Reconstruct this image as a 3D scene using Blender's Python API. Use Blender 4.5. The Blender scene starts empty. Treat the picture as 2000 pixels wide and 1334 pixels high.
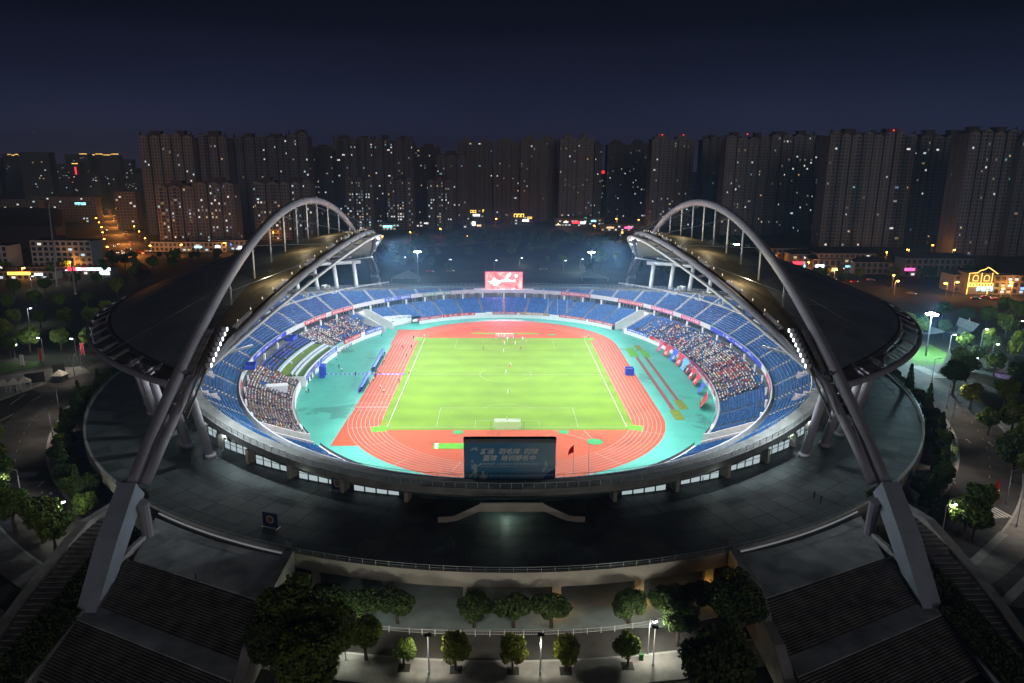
import bpy, math, random
import numpy as np
from mathutils import Vector, Matrix
from math import pi, sin, cos, sqrt, atan2, radians
S = bpy.context.scene
C = S.collection
RND = random.Random(11)
NP = np.random.default_rng(5)

# ---------------------------------------------------------------- camera
cam = bpy.data.objects.new('camera', bpy.data.cameras.new('camera'))
C.objects.link(cam)
cam.data.sensor_width = 36.0
cam.data.lens = 25.2
cam.data.clip_start = 0.5
cam.data.clip_end = 9000
cam.matrix_world = Matrix([[0.999828, -0.001969, -0.018437, -2.4793], [-0.017413, 0.241914, -0.970141, -243.9788], [0.006371, 0.970296, 0.241838, 72.8141], [0, 0, 0, 1]])
S.camera = cam

# ---------------------------------------------------------------- night sky, added fill sun, exposure
W = bpy.data.worlds.new('World'); S.world = W; W.use_nodes = True
wn = W.node_tree; wn.nodes.clear()
wo = wn.nodes.new('ShaderNodeOutputWorld'); wb = wn.nodes.new('ShaderNodeBackground')
wt = wn.nodes.new('ShaderNodeTexCoord'); ws = wn.nodes.new('ShaderNodeSeparateXYZ'); wr = wn.nodes.new('ShaderNodeValToRGB')
wn.links.new(wt.outputs['Generated'], ws.inputs[0]); wn.links.new(ws.outputs['Z'], wr.inputs[0])
e = wr.color_ramp.elements
e[0].position = 0.0; e[0].color = (.032, .029, .058, 1)
e[1].position = 0.5; e[1].color = (.0004, .0006, .0020, 1)
for p, c in ((.05, (.019, .022, .053)), (.10, (.0095, .0120, .0310)), (.17, (.0036, .0050, .0125)), (.25, (.0016, .0024, .0065))):
    k = e.new(p); k.color = (*c, 1)
wq = wn.nodes.new('ShaderNodeTexNoise'); wq.inputs['Scale'].default_value = 2.2; wq.inputs['Detail'].default_value = 5; wp = wn.nodes.new('ShaderNodeMapping'); wp.inputs['Scale'].default_value = (1, 1, 3.5)
wm = wn.nodes.new('ShaderNodeMapRange'); wm.inputs[1].default_value = .3; wm.inputs[2].default_value = .7; wm.inputs[3].default_value = .86; wm.inputs[4].default_value = 1.16
wv = wn.nodes.new('ShaderNodeVectorMath'); wv.operation = 'SCALE'
wn.links.new(wt.outputs['Generated'], wp.inputs[0]); wn.links.new(wp.outputs[0], wq.inputs['Vector']); wn.links.new(wq.outputs['Fac'], wm.inputs[0]); wn.links.new(wr.outputs[0], wv.inputs[0]); wn.links.new(wm.outputs[0], wv.inputs['Scale'])
wn.links.new(wv.outputs[0], wb.inputs[0]); wb.inputs[1].default_value = 1.0
wn.links.new(wb.outputs[0], wo.inputs[0])
fill_sun = bpy.data.objects.new('moonlight', bpy.data.lights.new('moonlight', 'SUN')); C.objects.link(fill_sun)
fill_sun.data.energy = 0.29; fill_sun.data.angle = radians(25); fill_sun.data.color = (1.0, .92, .90)  # dim low sun added from behind the camera to lift dark walls
fill_sun.rotation_euler = (radians(79), 0, radians(12))
S.view_settings.view_transform = 'Standard'; S.view_settings.look = 'None'
S.view_settings.exposure = 0.0; S.view_settings.gamma = 1.0
try: S.view_settings.use_curve_mapping = False
except Exception: pass
S.render.engine = 'CYCLES'
S.cycles.use_denoising = True
S.cycles.max_bounces = 5; S.cycles.diffuse_bounces = 3; S.cycles.glossy_bounces = 2; S.cycles.transparent_max_bounces = 6
S.cycles.sample_clamp_indirect = 4.0
S.cycles.caustics_reflective = False; S.cycles.caustics_refractive = False

HAZE = 0.0004
S.cycles.volume_bounces = 0
# ---------------------------------------------------------------- materials
MATS = {}
def mat(name, col, rough=.65, metal=0.0, var=.18, scale=.6, emit=None, es=0.0, objcol=False, attr=None, spec=.4, detail=3.0, alpha=None, sample=False, stain=None):
    if name in MATS: return MATS[name]
    m = bpy.data.materials.new(name); m.use_nodes = True; MATS[name] = m
    n = m.node_tree; b = n.nodes['Principled BSDF']; L = n.links
    b.inputs['Roughness'].default_value = rough; b.inputs['Metallic'].default_value = metal
    b.inputs['Specular IOR Level'].default_value = spec
    b.inputs['Base Color'].default_value = (*col, 1)
    src = None
    if objcol:
        src = n.nodes.new('ShaderNodeObjectInfo').outputs['Color']
    elif attr:
        a = n.nodes.new('ShaderNodeAttribute'); a.attribute_name = attr; src = a.outputs['Color']
    if var > 0:
        g = n.nodes.new('ShaderNodeNewGeometry'); t = n.nodes.new('ShaderNodeTexNoise')
        t.inputs['Scale'].default_value = scale; t.inputs['Detail'].default_value = detail
        L.new(g.outputs['Position'], t.inputs['Vector'])
        mr = n.nodes.new('ShaderNodeMapRange'); mr.inputs[1].default_value = .3; mr.inputs[2].default_value = .7
        mr.inputs[3].default_value = 1 - var; mr.inputs[4].default_value = 1 + var
        L.new(t.outputs['Fac'], mr.inputs[0])
        mx = n.nodes.new('ShaderNodeVectorMath'); mx.operation = 'SCALE'
        if src is not None: L.new(src, mx.inputs[0])
        else: mx.inputs[0].default_value = col
        fac = mr.outputs[0]
        if stain:
            t2 = n.nodes.new('ShaderNodeTexNoise'); t2.inputs['Scale'].default_value = stain[0]; t2.inputs['Detail'].default_value = 7; t2.inputs['Roughness'].default_value = .62; t2.inputs['Distortion'].default_value = .6
            L.new(g.outputs['Position'], t2.inputs['Vector'])
            m2 = n.nodes.new('ShaderNodeMapRange'); m2.inputs[1].default_value = stain[1]; m2.inputs[2].default_value = stain[1]+stain[3]; m2.inputs[3].default_value = 1; m2.inputs[4].default_value = stain[2]
            L.new(t2.outputs['Fac'], m2.inputs[0]); mm = n.nodes.new('ShaderNodeMath'); mm.operation = 'MULTIPLY'; L.new(fac, mm.inputs[0]); L.new(m2.outputs[0], mm.inputs[1]); fac = mm.outputs[0]
        L.new(fac, mx.inputs['Scale']); L.new(mx.outputs[0], b.inputs['Base Color'])
    elif src is not None:
        L.new(src, b.inputs['Base Color'])
    if emit is not None:
        b.inputs['Emission Color'].default_value = (*emit, 1); b.inputs['Emission Strength'].default_value = es
        if not sample: m.cycles.emission_sampling = 'NONE'
    if alpha is not None: b.inputs['Alpha'].default_value = alpha
    return m

concrete = mat('pale_concrete', (.42, .41, .40), .8, var=.12, scale=.5)
white_paint = mat('white_paint', (.72, .72, .72), .6, var=.06)
pink_wall = mat('pale_pink_wall', (.60, .52, .52), .75, var=.08)
beige_stone = mat('beige_stone', (.34, .31, .27), .75, var=.15, scale=.35)
deck_stone = mat('dark_deck_stone', (.066,.078,.080), .6, var=.38, scale=.16, detail=6, stain=(.11,.52,.55,.12))
deck_stone2 = mat('grey_deck_stone', (.058,.069,.072), .6, var=.38, scale=.2, detail=6, stain=(.11,.52,.55,.12))
joint = mat('deck_joint', (.052,.060,.062), .8, var=.2)
landing_stone = mat('landing_stone', (.40,.42,.425), .65, var=.3, scale=.25, detail=6, stain=(.16,.5,.6,.15))
step_stone = mat('step_stone', (.135,.125,.115), .75, var=.45, scale=.5, detail=5)
asphalt = mat('asphalt', (.080,.073,.068), .8, var=.3, scale=.25, detail=6, stain=(.07,.55,.6,.1))
pavement_m = mat('pavement', (.25,.24,.225), .8, var=.25, scale=.5, detail=6)
bluepave = mat('blue_grey_pavement', (.36,.43,.44), .75, var=.15, scale=.4)
soil = mat('dark_ground', (.030, .034, .026), .95, var=.5, scale=.05, detail=6)
lawn = mat('lawn', (.06, .13, .025), .9, var=.4, scale=.5, detail=5)
line_paint = mat('road_paint', (.62, .62, .58), .7, var=.2)
yellow_paint = mat('yellow_paint', (.55, .40, .10), .7, var=.2)
steel = mat('painted_steel', (.31,.30,.34), .6, .0, var=.08, scale=.3)
steel_dark = mat('dark_steel', (.11, .115, .13), .5, .4, var=.1)
white_steel = mat('white_steel', (.68, .69, .72), .5, .1, var=.05)
roof_dark = mat('roof_sheet_dark', (.20,.235,.28), .6, .2, var=.25, scale=.12)
rail_m = mat('rail_steel', (.35, .38, .40), .4, .6, var=0)
glass_rail = mat('glass_panel', (.10, .13, .14), .15, 0, var=0, alpha=.35)
dark_glass = mat('dark_glazing', (.03, .055, .06), .25, 0, var=.2)
bark = mat('bark', (.07, .05, .035), .9, var=.3, scale=3)

# ---------------------------------------------------------------- mesh helpers
class MB:
    def __init__(s): s.v = []; s.f = []; s.m = []
    def add(s, vs, fs, mi=0):
        o = len(s.v); s.v += [tuple(p) for p in vs]
        for f in fs: s.f.append(tuple(i + o for i in f)); s.m.append(mi)
    def poly(s, pts, mi=0): s.add(pts, [tuple(range(len(pts)))], mi)
    def box(s, x0, x1, y0, y1, z0, z1, mi=0):
        s.add([(x0,y0,z0),(x1,y0,z0),(x1,y1,z0),(x0,y1,z0),(x0,y0,z1),(x1,y0,z1),(x1,y1,z1),(x0,y1,z1)],
              [(3,2,1,0),(4,5,6,7),(0,1,5,4),(1,2,6,5),(2,3,7,6),(3,0,4,7)], mi)
    def obox(s, cx, cy, z0, lx, ly, lz, a=0, mi=0):
        c, n = cos(a), sin(a); o = len(s.v)
        pts = [(sx*lx/2, sy*ly/2) for sx, sy in ((-1,-1),(1,-1),(1,1),(-1,1))]
        w = [(cx + x*c - y*n, cy + x*n + y*c) for x, y in pts]
        s.add([(x, y, z0) for x, y in w] + [(x, y, z0+lz) for x, y in w],
              [(3,2,1,0),(4,5,6,7),(0,1,5,4),(1,2,6,5),(2,3,7,6),(3,0,4,7)], mi)
    def prism(s, pts, z0, z1, mi=0):
        n = len(pts)
        # orientation
        A = sum(pts[i][0]*pts[(i+1)%n][1]-pts[(i+1)%n][0]*pts[i][1] for i in range(n))
        if A < 0: pts = pts[::-1]
        s.add([(p[0],p[1],z0) for p in pts] + [(p[0],p[1],z1) for p in pts],
              [tuple(range(n-1,-1,-1)), tuple(range(n,2*n))] + [(i,(i+1)%n,n+(i+1)%n,n+i) for i in range(n)], mi)
    def beam(s, p, q, w, h, mi=0, up=(0,0,1)):
        p, q = Vector(p), Vector(q); d = (q-p).normalized(); u = Vector(up)
        r = d.cross(u)
        if r.length < 1e-4: r = d.cross(Vector((1,0,0)))
        r.normalize(); u = r.cross(d)
        a = [p+r*sx*w/2+u*sz*h/2 for sx, sz in ((-1,-1),(1,-1),(1,1),(-1,1))]
        b = [x+(q-p) for x in a]
        s.add(a+b, [(3,2,1,0),(4,5,6,7),(0,1,5,4),(1,2,6,5),(2,3,7,6),(3,0,4,7)][0:6], mi)
    def tube(s, path, r, n=8, mi=0, cap=True):
        P = [Vector(p) for p in path]; rs = r if isinstance(r, (list, tuple)) else [r]*len(P)
        o = len(s.v); prev = None
        for i, p in enumerate(P):
            d = (P[min(i+1,len(P)-1)] - P[max(i-1,0)]).normalized()
            u = prev if prev is not None else (Vector((0,0,1)) if abs(d.z) < .9 else Vector((1,0,0)))
            a = d.cross(u); a.normalize(); b = a.cross(d); prev = b
            for k in range(n):
                t = 2*pi*k/n; s.v.append(tuple(p + (a*cos(t)+b*sin(t))*rs[i]))
        for i in range(len(P)-1):
            for k in range(n):
                k2 = (k+1) % n
                s.f.append((o+i*n+k, o+(i+1)*n+k, o+(i+1)*n+k2, o+i*n+k2)); s.m.append(mi)
        if cap:
            s.f.append(tuple(o+k for k in range(n))); s.m.append(mi)
            s.f.append(tuple(o+(len(P)-1)*n+k for k in range(n-1,-1,-1))); s.m.append(mi)
    def cyl(s, x, y, z0, z1, r, n=8, mi=0, r1=None): s.tube([(x,y,z0),(x,y,z1)], [r, r if r1 is None else r1], n, mi)
    def mesh(s, name, mats, smooth=False):
        me = bpy.data.meshes.new(name); me.from_pydata(s.v, [], s.f)
        for m in (mats if isinstance(mats, (list, tuple)) else [mats]): me.materials.append(m)
        if len(me.materials) > 1: me.polygons.foreach_set('material_index', s.m)
        if smooth: me.polygons.foreach_set('use_smooth', [True]*len(s.f))
        me.update(); return me
    def build(s, name, mats, parent=None, smooth=False, **kw):
        return put(name, s.mesh(name, mats, smooth), parent, **kw)

def put(name, me, parent=None, loc=None, rz=0, kind=None, label=None, cat=None, group=None, color=None, scale=None):
    o = bpy.data.objects.new(name, me); C.objects.link(o)
    if parent is not None: o.parent = parent; KIDS.setdefault(parent.name, []).append(o)
    if loc is not None: o.location = loc
    if rz: o.rotation_euler = (0, 0, rz)
    if scale is not None: o.scale = scale if isinstance(scale, (tuple, list)) else (scale,)*3
    if color is not None: o.color = (*color, 1)
    return tag(o, label, cat, group, kind)
def tag(o, label=None, cat=None, group=None, kind=None):
    if label: o['label'] = label
    if cat: o['category'] = cat
    if group: o['group'] = group
    if kind: o['kind'] = kind
    return o
def empty(name, loc=(0,0,0), rz=0, **kw):
    o = put(name, None, None, loc, rz, **kw); o.empty_display_size = .5; return o
def copy_tree(o, parent=None, loc=None, rz=None, label=None, group=None, scale=None):
    c = o.copy(); C.objects.link(c)
    if parent is not None: c.parent = parent; KIDS.setdefault(parent.name, []).append(c)
    if loc is not None: c.location = loc
    if rz is not None: c.rotation_euler = (0, 0, rz)
    if label: c['label'] = label
    if group: c['group'] = group
    if scale is not None: c.scale = scale if isinstance(scale, (tuple, list)) else (scale,)*3
    for ch in list(KIDS.get(o.name, [])): copy_tree(ch, c)
    return c
KIDS = {}
def np_quads(name, V, mats, parent=None, midx=None, fattr=None, **kw):
    """V: (n,4,3) array of separate quads"""
    n = len(V); me = bpy.data.meshes.new(name)
    me.vertices.add(n*4); me.vertices.foreach_set('co', V.reshape(-1).astype(np.float32))
    me.loops.add(n*4); me.loops.foreach_set('vertex_index', np.arange(n*4, dtype=np.int32))
    me.polygons.add(n); me.polygons.foreach_set('loop_start', np.arange(0, n*4, 4, dtype=np.int32))
    try: me.polygons.foreach_set('loop_total', np.full(n, 4, dtype=np.int32))
    except Exception: pass
    for m in (mats if isinstance(mats, (list, tuple)) else [mats]): me.materials.append(m)
    if midx is not None: me.polygons.foreach_set('material_index', np.asarray(midx, dtype=np.int32))
    if fattr is not None:
        a = me.attributes.new('Col', 'FLOAT_COLOR', 'FACE')
        a.data.foreach_set('color', np.concatenate([fattr, np.ones((n,1))], 1).astype(np.float32).reshape(-1))
    me.update(calc_edges=True); 
    return put(name, me, parent, **kw)
def lamp(name, kind, loc, power, col, parent=None, radius=.3, aim=None, angle=None, blend=.5):
    d = bpy.data.lights.new(name, kind); d.energy = power; d.color = col
    if kind != 'SUN': d.shadow_soft_size = radius
    o = bpy.data.objects.new(name, d); C.objects.link(o); o.location = loc
    if aim is not None:
        o.rotation_euler = (Vector(aim)-Vector(loc)).to_track_quat('-Z', 'Y').to_euler()
    if kind == 'SPOT': d.spot_size = radians(angle); d.spot_blend = blend
    return o
def se(a, b, t, n=2.1):
    c, s = cos(t), sin(t)
    return (a*math.copysign(abs(c)**(2/n), c), b*math.copysign(abs(s)**(2/n), s))
def tpar(a, b, x, y, n=2.1):
    X, Y = abs(x/a)**(n/2), abs(y/b)**(n/2); t = atan2(Y, X)
    if x < 0: t = pi - t
    return -t if y < 0 else t
_TXT = {}
def text_mesh(body, size=1.0, shear=0.0, offset=0.0):
    """flat lettering: list of verts (x,y) and faces, centred on x, standing on y=0"""
    k = (body, size, shear, offset)
    if k in _TXT: return _TXT[k]
    cu = bpy.data.curves.new('lettering', 'FONT'); cu.body = body; cu.size = size; cu.shear = shear; cu.offset = offset
    cu.resolution_u = 2; cu.fill_mode = 'FRONT'
    o = bpy.data.objects.new('lettering', cu); C.objects.link(o)
    me = bpy.data.meshes.new_from_object(o.evaluated_get(bpy.context.evaluated_depsgraph_get()))
    V = np.array([v.co[:2] for v in me.vertices]) if len(me.vertices) else np.zeros((0,2))
    F = [tuple(p.vertices) for p in me.polygons]
    bpy.data.objects.remove(o); bpy.data.meshes.remove(me); bpy.data.curves.remove(cu)
    if len(V): V[:,0] -= (V[:,0].min()+V[:,0].max())/2; V[:,1] -= V[:,1].min()
    _TXT[k] = (V, F); return V, F

# ---------------------------------------------------------------- stadium bowl
seat_blue = mat('seat_blue', (.012,.088,.27), .45, var=.3, scale=1.6)
seat_blue2 = mat('seat_blue_light', (.028,.155,.40), .45, var=.25, scale=1.6)
tread_m = mat('terrace_concrete', (.105,.125,.16), .8, var=.2, scale=.8)
nosing_m = mat('row_nosing', (.50,.55,.62), .6, var=.1)
bowl = empty('stadium_bowl', label='open two tier stadium bowl of blue seats with white parapets', cat='stadium')

LF = (68.6, 95.6); N = 2.1
LROWS = 16; UROWS = 24
def lowrow(k): return 69.6+.8*k, 96.6+.8*k, 1.9+.34*k          # a, b, z of a lower row front edge
def uprow(k): return 84.0+.85*k, 112.0+.85*k, 10.3+.56*k
def in_back(x, y): return (x/100.3)**2+(y/113.9)**2 < 1
TUN = [(sx*52.6, sy*68.0, sx*.93, sy*.37) for sx in (1,-1) for sy in (1,-1)]
def tunnel(x, y, w=3.7):
    for px, py, dx, dy in TUN:
        if px*x > 0 and py*y > 0:
            d = (x-px)*(-dy)+(y-py)*dx; l = (x-px)*dx+(y-py)*dy
            if abs(d) < w and -6 < l < 12.5: return True
    return False
def yard(x, y):                                                    # recessed corner yard at the far left
    return -62 < x < -39 and 62 < y < 86 and -(x+54.5)*8.7+(y-73.5)*11.7 < 0
def vip(x, y): return x < 0 and -15.5 < y < 26.5
M = 520
TT = np.linspace(0, 2*pi, M+1)
mb = MB()
for k in range(LROWS):
    a, b, z = lowrow(k); zp = lowrow(k-1)[2] if k else 1.55
    for i in range(M):
        t0, t1 = TT[i], TT[i+1]
        x, y = se(a, b, (t0+t1)/2)
        if tunnel(x, y) or vip(x, y) or yard(x, y): continue
        p0, p1 = se(a, b, t0), se(a, b, t1); q0, q1 = se(a+.8, b+.8, t0), se(a+.8, b+.8, t1)
        mb.add([(*p0,z),(*p1,z),(*q1,z),(*q0,z),(*p0,zp),(*p1,zp)], [(1,0,3,2),(0,1,5,4)])
mb.build('lower_stand', tread_m, bowl)
mb = MB()
def rim_z(t):                                                    # height of the walkway behind the last row
    x, y = se(101, 114.6, t, 2.0)
    k = 0
    while k < 30 and in_row(x, y, k+1): k += 1
    return 10.3+.56*k
def in_row(x, y, k):
    a, b, z = uprow(k); return (abs(x)/a)**N+(abs(y)/b)**N > 1
for k in range(UROWS):
    a, b, z = uprow(k); zp = uprow(k-1)[2] if k else 9.6
    for i in range(M):
        t0, t1 = TT[i], TT[i+1]
        if not in_back(*se(a+.4, b+.4, (t0+t1)/2)): continue
        p0, p1 = se(a, b, t0), se(a, b, t1); q0, q1 = se(a+.85, b+.85, t0), se(a+.85, b+.85, t1)
        mb.add([(*p0,z),(*p1,z),(*q1,z),(*q0,z),(*p0,zp),(*p1,zp)], [(1,0,3,2),(0,1,5,4)])
mb.build('upper_stand', tread_m, bowl)
mb = MB()
for k in range(1, UROWS):
    a, b, z = uprow(k)
    for i in range(M):
        t0, t1 = TT[i], TT[i+1]
        if in_back(*se(a+.4, b+.4, (t0+t1)/2)):
            p0, p1 = se(a-.03, b-.03, t0), se(a-.03, b-.03, t1); mb.add([(*p0,z-.12),(*p1,z-.12),(*p1,z+.03),(*p0,z+.03)], [(1,0,3,2)])
for k in range(1, LROWS):
    a, b, z = lowrow(k)
    for i in range(M):
        t0, t1 = TT[i], TT[i+1]; x, y = se(a, b, (t0+t1)/2)
        if tunnel(x, y) or vip(x, y) or yard(x, y): continue
        p0, p1 = se(a-.03, b-.03, t0), se(a-.03, b-.03, t1); mb.add([(*p0,z-.09),(*p1,z-.09),(*p1,z+.03),(*p0,z+.03)], [(1,0,3,2)])
mb.build('row_nosing', nosing_m, bowl, kind='stuff')

def ring(mb, f0, f1, t0=0, t1=2*pi, n=240, mi=0, skip=None, flip=False):
    """ring strip between two edge functions t -> (x,y,z)"""
    for i in range(n):
        a = t0+(t1-t0)*i/n; b = t0+(t1-t0)*(i+1)/n
        if skip and skip(*f0((a+b)/2)[:2]): continue
        q = [f0(a), f0(b), f1(b), f1(a)]
        mb.poly(q[::-1] if flip else q, mi)
def E(a, b, z, n=N):
    return lambda t: (*se(a, b, t, n), z(t) if callable(z) else z)
RZ = {}
rzs = np.array([rim_z(t) for t in np.linspace(0, pi/2, 91)])
ker = np.ones(7)/7; rzp = np.concatenate([rzs[6:0:-1], rzs, rzs[-2:-8:-1]])
rzs = np.convolve(rzp, ker, 'same')[6:-6]
def rimz(t):
    u = abs((t+pi/2) % pi-pi/2)
    return float(np.interp(u, np.linspace(0, pi/2, 91), rzs))
# walkway, slab edge, soffit
mb = MB()
ring(mb, E(100.2, 113.8, lambda t: rimz(t)+.32, 2.0), E(104, 118, lambda t: rimz(t)+.32, 2.0), flip=True)
ring(mb, E(104, 118, lambda t: rimz(t)+.32, 2.0), E(104, 118, lambda t: rimz(t)-1.1, 2.0), flip=True)
ring(mb, E(104, 118, lambda t: rimz(t)-1.1, 2.0), E(97.6, 111.6, lambda t: min(rimz(t)-1.1, 9.9), 2.0), flip=True)
ring(mb, E(100.2, 113.8, lambda t: rimz(t)+.32, 2.0), E(100.2, 113.8, lambda t: rimz(t)-.9, 2.0))
mb.build('walkway', mat('walkway_concrete', (.16,.165,.16), .8, var=.25, scale=.4), bowl)
# parapet of the upper tier
mb = MB()
ring(mb, E(83, 111, 9.5), E(83, 111, 11.3), flip=True); ring(mb, E(83, 111, 11.3), E(83.35, 111.35, 11.3), flip=True)
ring(mb, E(83.35, 111.35, 11.3), E(83.35, 111.35, 9.5), flip=True); ring(mb, E(83, 111, 9.5), E(92, 116, 9.5))
mb.build('parapet', mat('parapet_paint', (.52,.52,.53), .65, var=.1), bowl)
# concourse floor and its back wall
mb = MB()
ring(mb, E(81.9, 108.9, 7.0), E(90.5, 112.6, 7.0), skip=lambda x, y: tunnel(x, y), flip=True)
ring(mb, E(81.9, 108.9, 7.0), E(81.9, 108.9, 6.0), skip=lambda x, y: tunnel(x, y), flip=True)
mb.build('concourse', mat('concourse_floor', (.20,.22,.23), .7, var=.15), bowl)
mb = MB(); ring(mb, E(89, 112.2, 7.0), E(89, 112.2, 9.7), n=300, flip=True)
mb.build('glazed_wall', dark_glass, bowl)
teal_steel = mat('pale_teal_steel', (.30,.40,.40), .5, var=0)
bar = MB(); bar.obox(0, 0, 0, .22, .22, 2.6); bar = bar.mesh('glazing_bar', teal_steel)
for i in range(300):
    x, y = se(88.9, 112.1, 2*pi*i/300)
    if abs(x) < 56: continue
    put('glazing_bar', bar, bowl, (x, y, 7.0), atan2(y, x))
for i in range(54):
    t = 2*pi*(i+.5)/54; x, y = se(82.2, 109.3, t)
    if tunnel(x, y): continue
    m_ = MB(); m_.obox(x, y, 7.0, .55, .75, 2.55, atan2(y, x)); m_.build('concourse_column', white_paint, bowl)
for i in range(22):
    xx = -50+100*(i+.5)/22
    if abs(xx) < 12 and i % 2: continue
    y = 111.6*(1-(abs(xx)/89)**2.1)**(1/2.1)
    m_ = MB()
    for dx in (-1.1, -.35, .35, 1.1): m_.box(xx+dx-.06, xx+dx+.06, y-.5, y-.4, 7.1, 9.3)
    m_.box(xx-1.1, xx+1.1, y-.5, y-.4, 9.2, 9.35); m_.build('door_frame', white_paint, bowl)
# front wall with its white fence top
sk = lambda x, y: tunnel(x, y) or vip(x, y) or yard(x, y)
def runs(skip, n=320):
    ok = [not skip(*se(*LF, 2*pi*(i+.5)/n)) for i in range(n)]; st = next(i for i in range(n) if not ok[i]); out = []; cur = None
    for k in range(1, n+1):
        i = st+k
        if ok[i % n]: cur = (cur[0], i+1) if cur else (i, i+1)
        elif cur: out.append(cur); cur = None
    if cur: out.append(cur)
    return [(2*pi*a/n, 2*pi*b/n, b-a) for a, b in out]
for a, b, n in runs(sk):
    mb = MB(); ring(mb, E(*LF, 0), E(*LF, 1.7), a, b, n, flip=True); ring(mb, E(*LF, 1.7), E(69.6, 96.6, 1.7), a, b, n, flip=True); mb.build('front_wall', white_paint, bowl)
for a, b, n in runs(lambda x, y: sk(x, y) or y < -55):
    mb = MB(); ring(mb, E(68.75, 95.75, 1.7), E(68.75, 95.75, 2.6), a, b, n, flip=True); mb.build('front_fence', white_paint, bowl)
mb = MB()
for f, z0, z1 in ((68.8, 1.75, 2.55), (69.0, 2.5, 2.6)):
    ring(mb, E(f, f+27, z0), E(f, f+27, z1), t0=pi*1.2, t1=pi*1.8, n=160, skip=sk, flip=True)
mb.build('front_railing', steel_dark, bowl)
# tunnel walls
for px, py, dx, dy in TUN:
    for s in (1, -1):
        m_ = MB(); nx, ny = -dy*s, dx*s
        prof = []
        for l in np.linspace(-1.5, 17, 12):
            x, y = px+dx*l+nx*3.7, py+dy*l+ny*3.7
            v = (abs(x)/69.6)**N+(abs(y)/96.6)**N; r_ = (v**(1/N)-1)*82
            prof.append((x, y, max(1.9, min(1.9+.425*max(r_, 0), 7.3))+.75))
        top = prof; w = .45
        for i in range(len(prof)-1):
            a, b = prof[i], prof[i+1]
            A = [(a[0],a[1],0),(b[0],b[1],0),(b[0],b[1],b[2]),(a[0],a[1],a[2])]
            B = [(x-nx*w, y-ny*w, z) for x, y, z in A]
            m_.add(A+B, [(0,1,2,3),(7,6,5,4),(3,2,6,7),(0,3,7,4),(1,5,6,2)])
        m_.build('tunnel_wall', pink_wall if py < 0 else white_paint, bowl)
    m_ = MB(); l = 13.0
    a = (px+dx*l+dy*3.7, py+dy*l-dx*3.7); b = (px+dx*l-dy*3.7, py+dy*l+dx*3.7)
    m_.add([(*a,3.6),(*b,3.6),(*b,7.6),(*a,7.6)], [(0,1,2,3)]); m_.build('tunnel_header', white_paint, bowl)
    m_ = MB(); l = 20
    a = (px+dx*l+dy*3.7, py+dy*l-dx*3.7); b = (px+dx*l-dy*3.7, py+dy*l+dx*3.7)
    m_.add([(*a,0),(*b,0),(*b,7),(*a,7)], [(0,1,2,3)]); m_.build('tunnel_back', steel_dark, bowl)

# seats: separate pans and backs, tens of thousands
def row_points(a, b, spacing=.56):
    t = np.linspace(0, 2*pi, 4001); c, s = np.cos(t), np.sin(t)
    x = a*np.sign(c)*np.abs(c)**(2/N); y = b*np.sign(s)*np.abs(s)**(2/N)
    L = np.concatenate([[0], np.cumsum(np.hypot(np.diff(x), np.diff(y)))])
    n = int(L[-1]/spacing); u = (np.arange(n)+.5)*L[-1]/n
    X, Y = np.interp(u, L, x), np.interp(u, L, y)
    X2, Y2 = np.interp((u+.05) % L[-1], L, x), np.interp((u+.05) % L[-1], L, y)
    T = np.stack([X2-X, Y2-Y], 1); T /= np.linalg.norm(T, axis=1)[:, None]
    return X, Y, T
AISL = {}
def aisle_lines(a, b, n, off=0):
    return [se(a, b, 2*pi*(i+off)/n) for i in range(n)]
AL = [(x, y, x/69**2, y/96**2) for x, y in [se(76, 103, pi/2+s*(i)*2*pi/46) for s in (1,) for i in range(46)]]
AU = [(x, y, x/86**2, y/113**2) for x, y in [se(92, 115, pi/2+(i+.5)*2*pi/46) for i in range(46)]]
def near_aisle(X, Y, A, w):
    d = np.full(len(X), False)
    for x, y, nx, ny in A:
        m = sqrt(nx*nx+ny*ny); nx /= m; ny /= m
        q = np.abs((X-x)*(-ny)+(Y-y)*nx) < w
        l = (X-x)*nx+(Y-y)*ny
        d |= q & (np.abs(l) < 14)
    return d
VOM = [(78.1, 73.6, 15), (85.4, 59.0, 15), (91.0, 44.5, 15), (95.4, 32.3, 15), (85.0, -50.9, 15), (76.6, -69.3, 15)]
VOMS = [(v[0], v[1]) for v in VOM]+[(-v[0], v[1]) for v in VOM]+[(97, 15), (97, -2), (96,-20), (-97, 15), (-97,-2), (-96,-20)]
def near_vom(X, Y):
    d = np.full(len(X), False)
    for x, y in VOMS:
        nx, ny = x/92**2, y/115**2; m = sqrt(nx*nx+ny*ny); nx /= m; ny /= m
        l = (X-x)*nx+(Y-y)*ny; q = (X-x)*(-ny)+(Y-y)*nx
        d |= (np.abs(q) < 1.7) & (l > -3.0) & (l < 3.6)
    return d
tunv = np.vectorize(lambda x, y: tunnel(x, y, 4.2)); vipv = np.vectorize(lambda x, y: vip(x, y) or yard(x, y))
LOWSEAT = []; UPSEAT = []
for k in range(LROWS):
    a, b, z = lowrow(k); X, Y, T = row_points(a+.42, b+.42)
    ok = ~tunv(X, Y) & ~vipv(X, Y) & ~near_aisle(X, Y, AL, .65)
    LOWSEAT.append(np.stack([X[ok], Y[ok], np.full(ok.sum(), z), T[ok,0], T[ok,1]], 1))
for k in range(UROWS):
    a, b, z = uprow(k); X, Y, T = row_points(a+.45, b+.45)
    ok = ((X/99.5)**2+(Y/113.1)**2 < 1) & ~near_aisle(X, Y, AU, .85) & ~near_vom(X, Y)
    if k == 10: ok &= (np.abs(X) < 58)
    UPSEAT.append(np.stack([X[ok], Y[ok], np.full(ok.sum(), z), T[ok,0], T[ok,1]], 1))
LOWSEAT = np.concatenate(LOWSEAT); UPSEAT = np.concatenate(UPSEAT)
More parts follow.
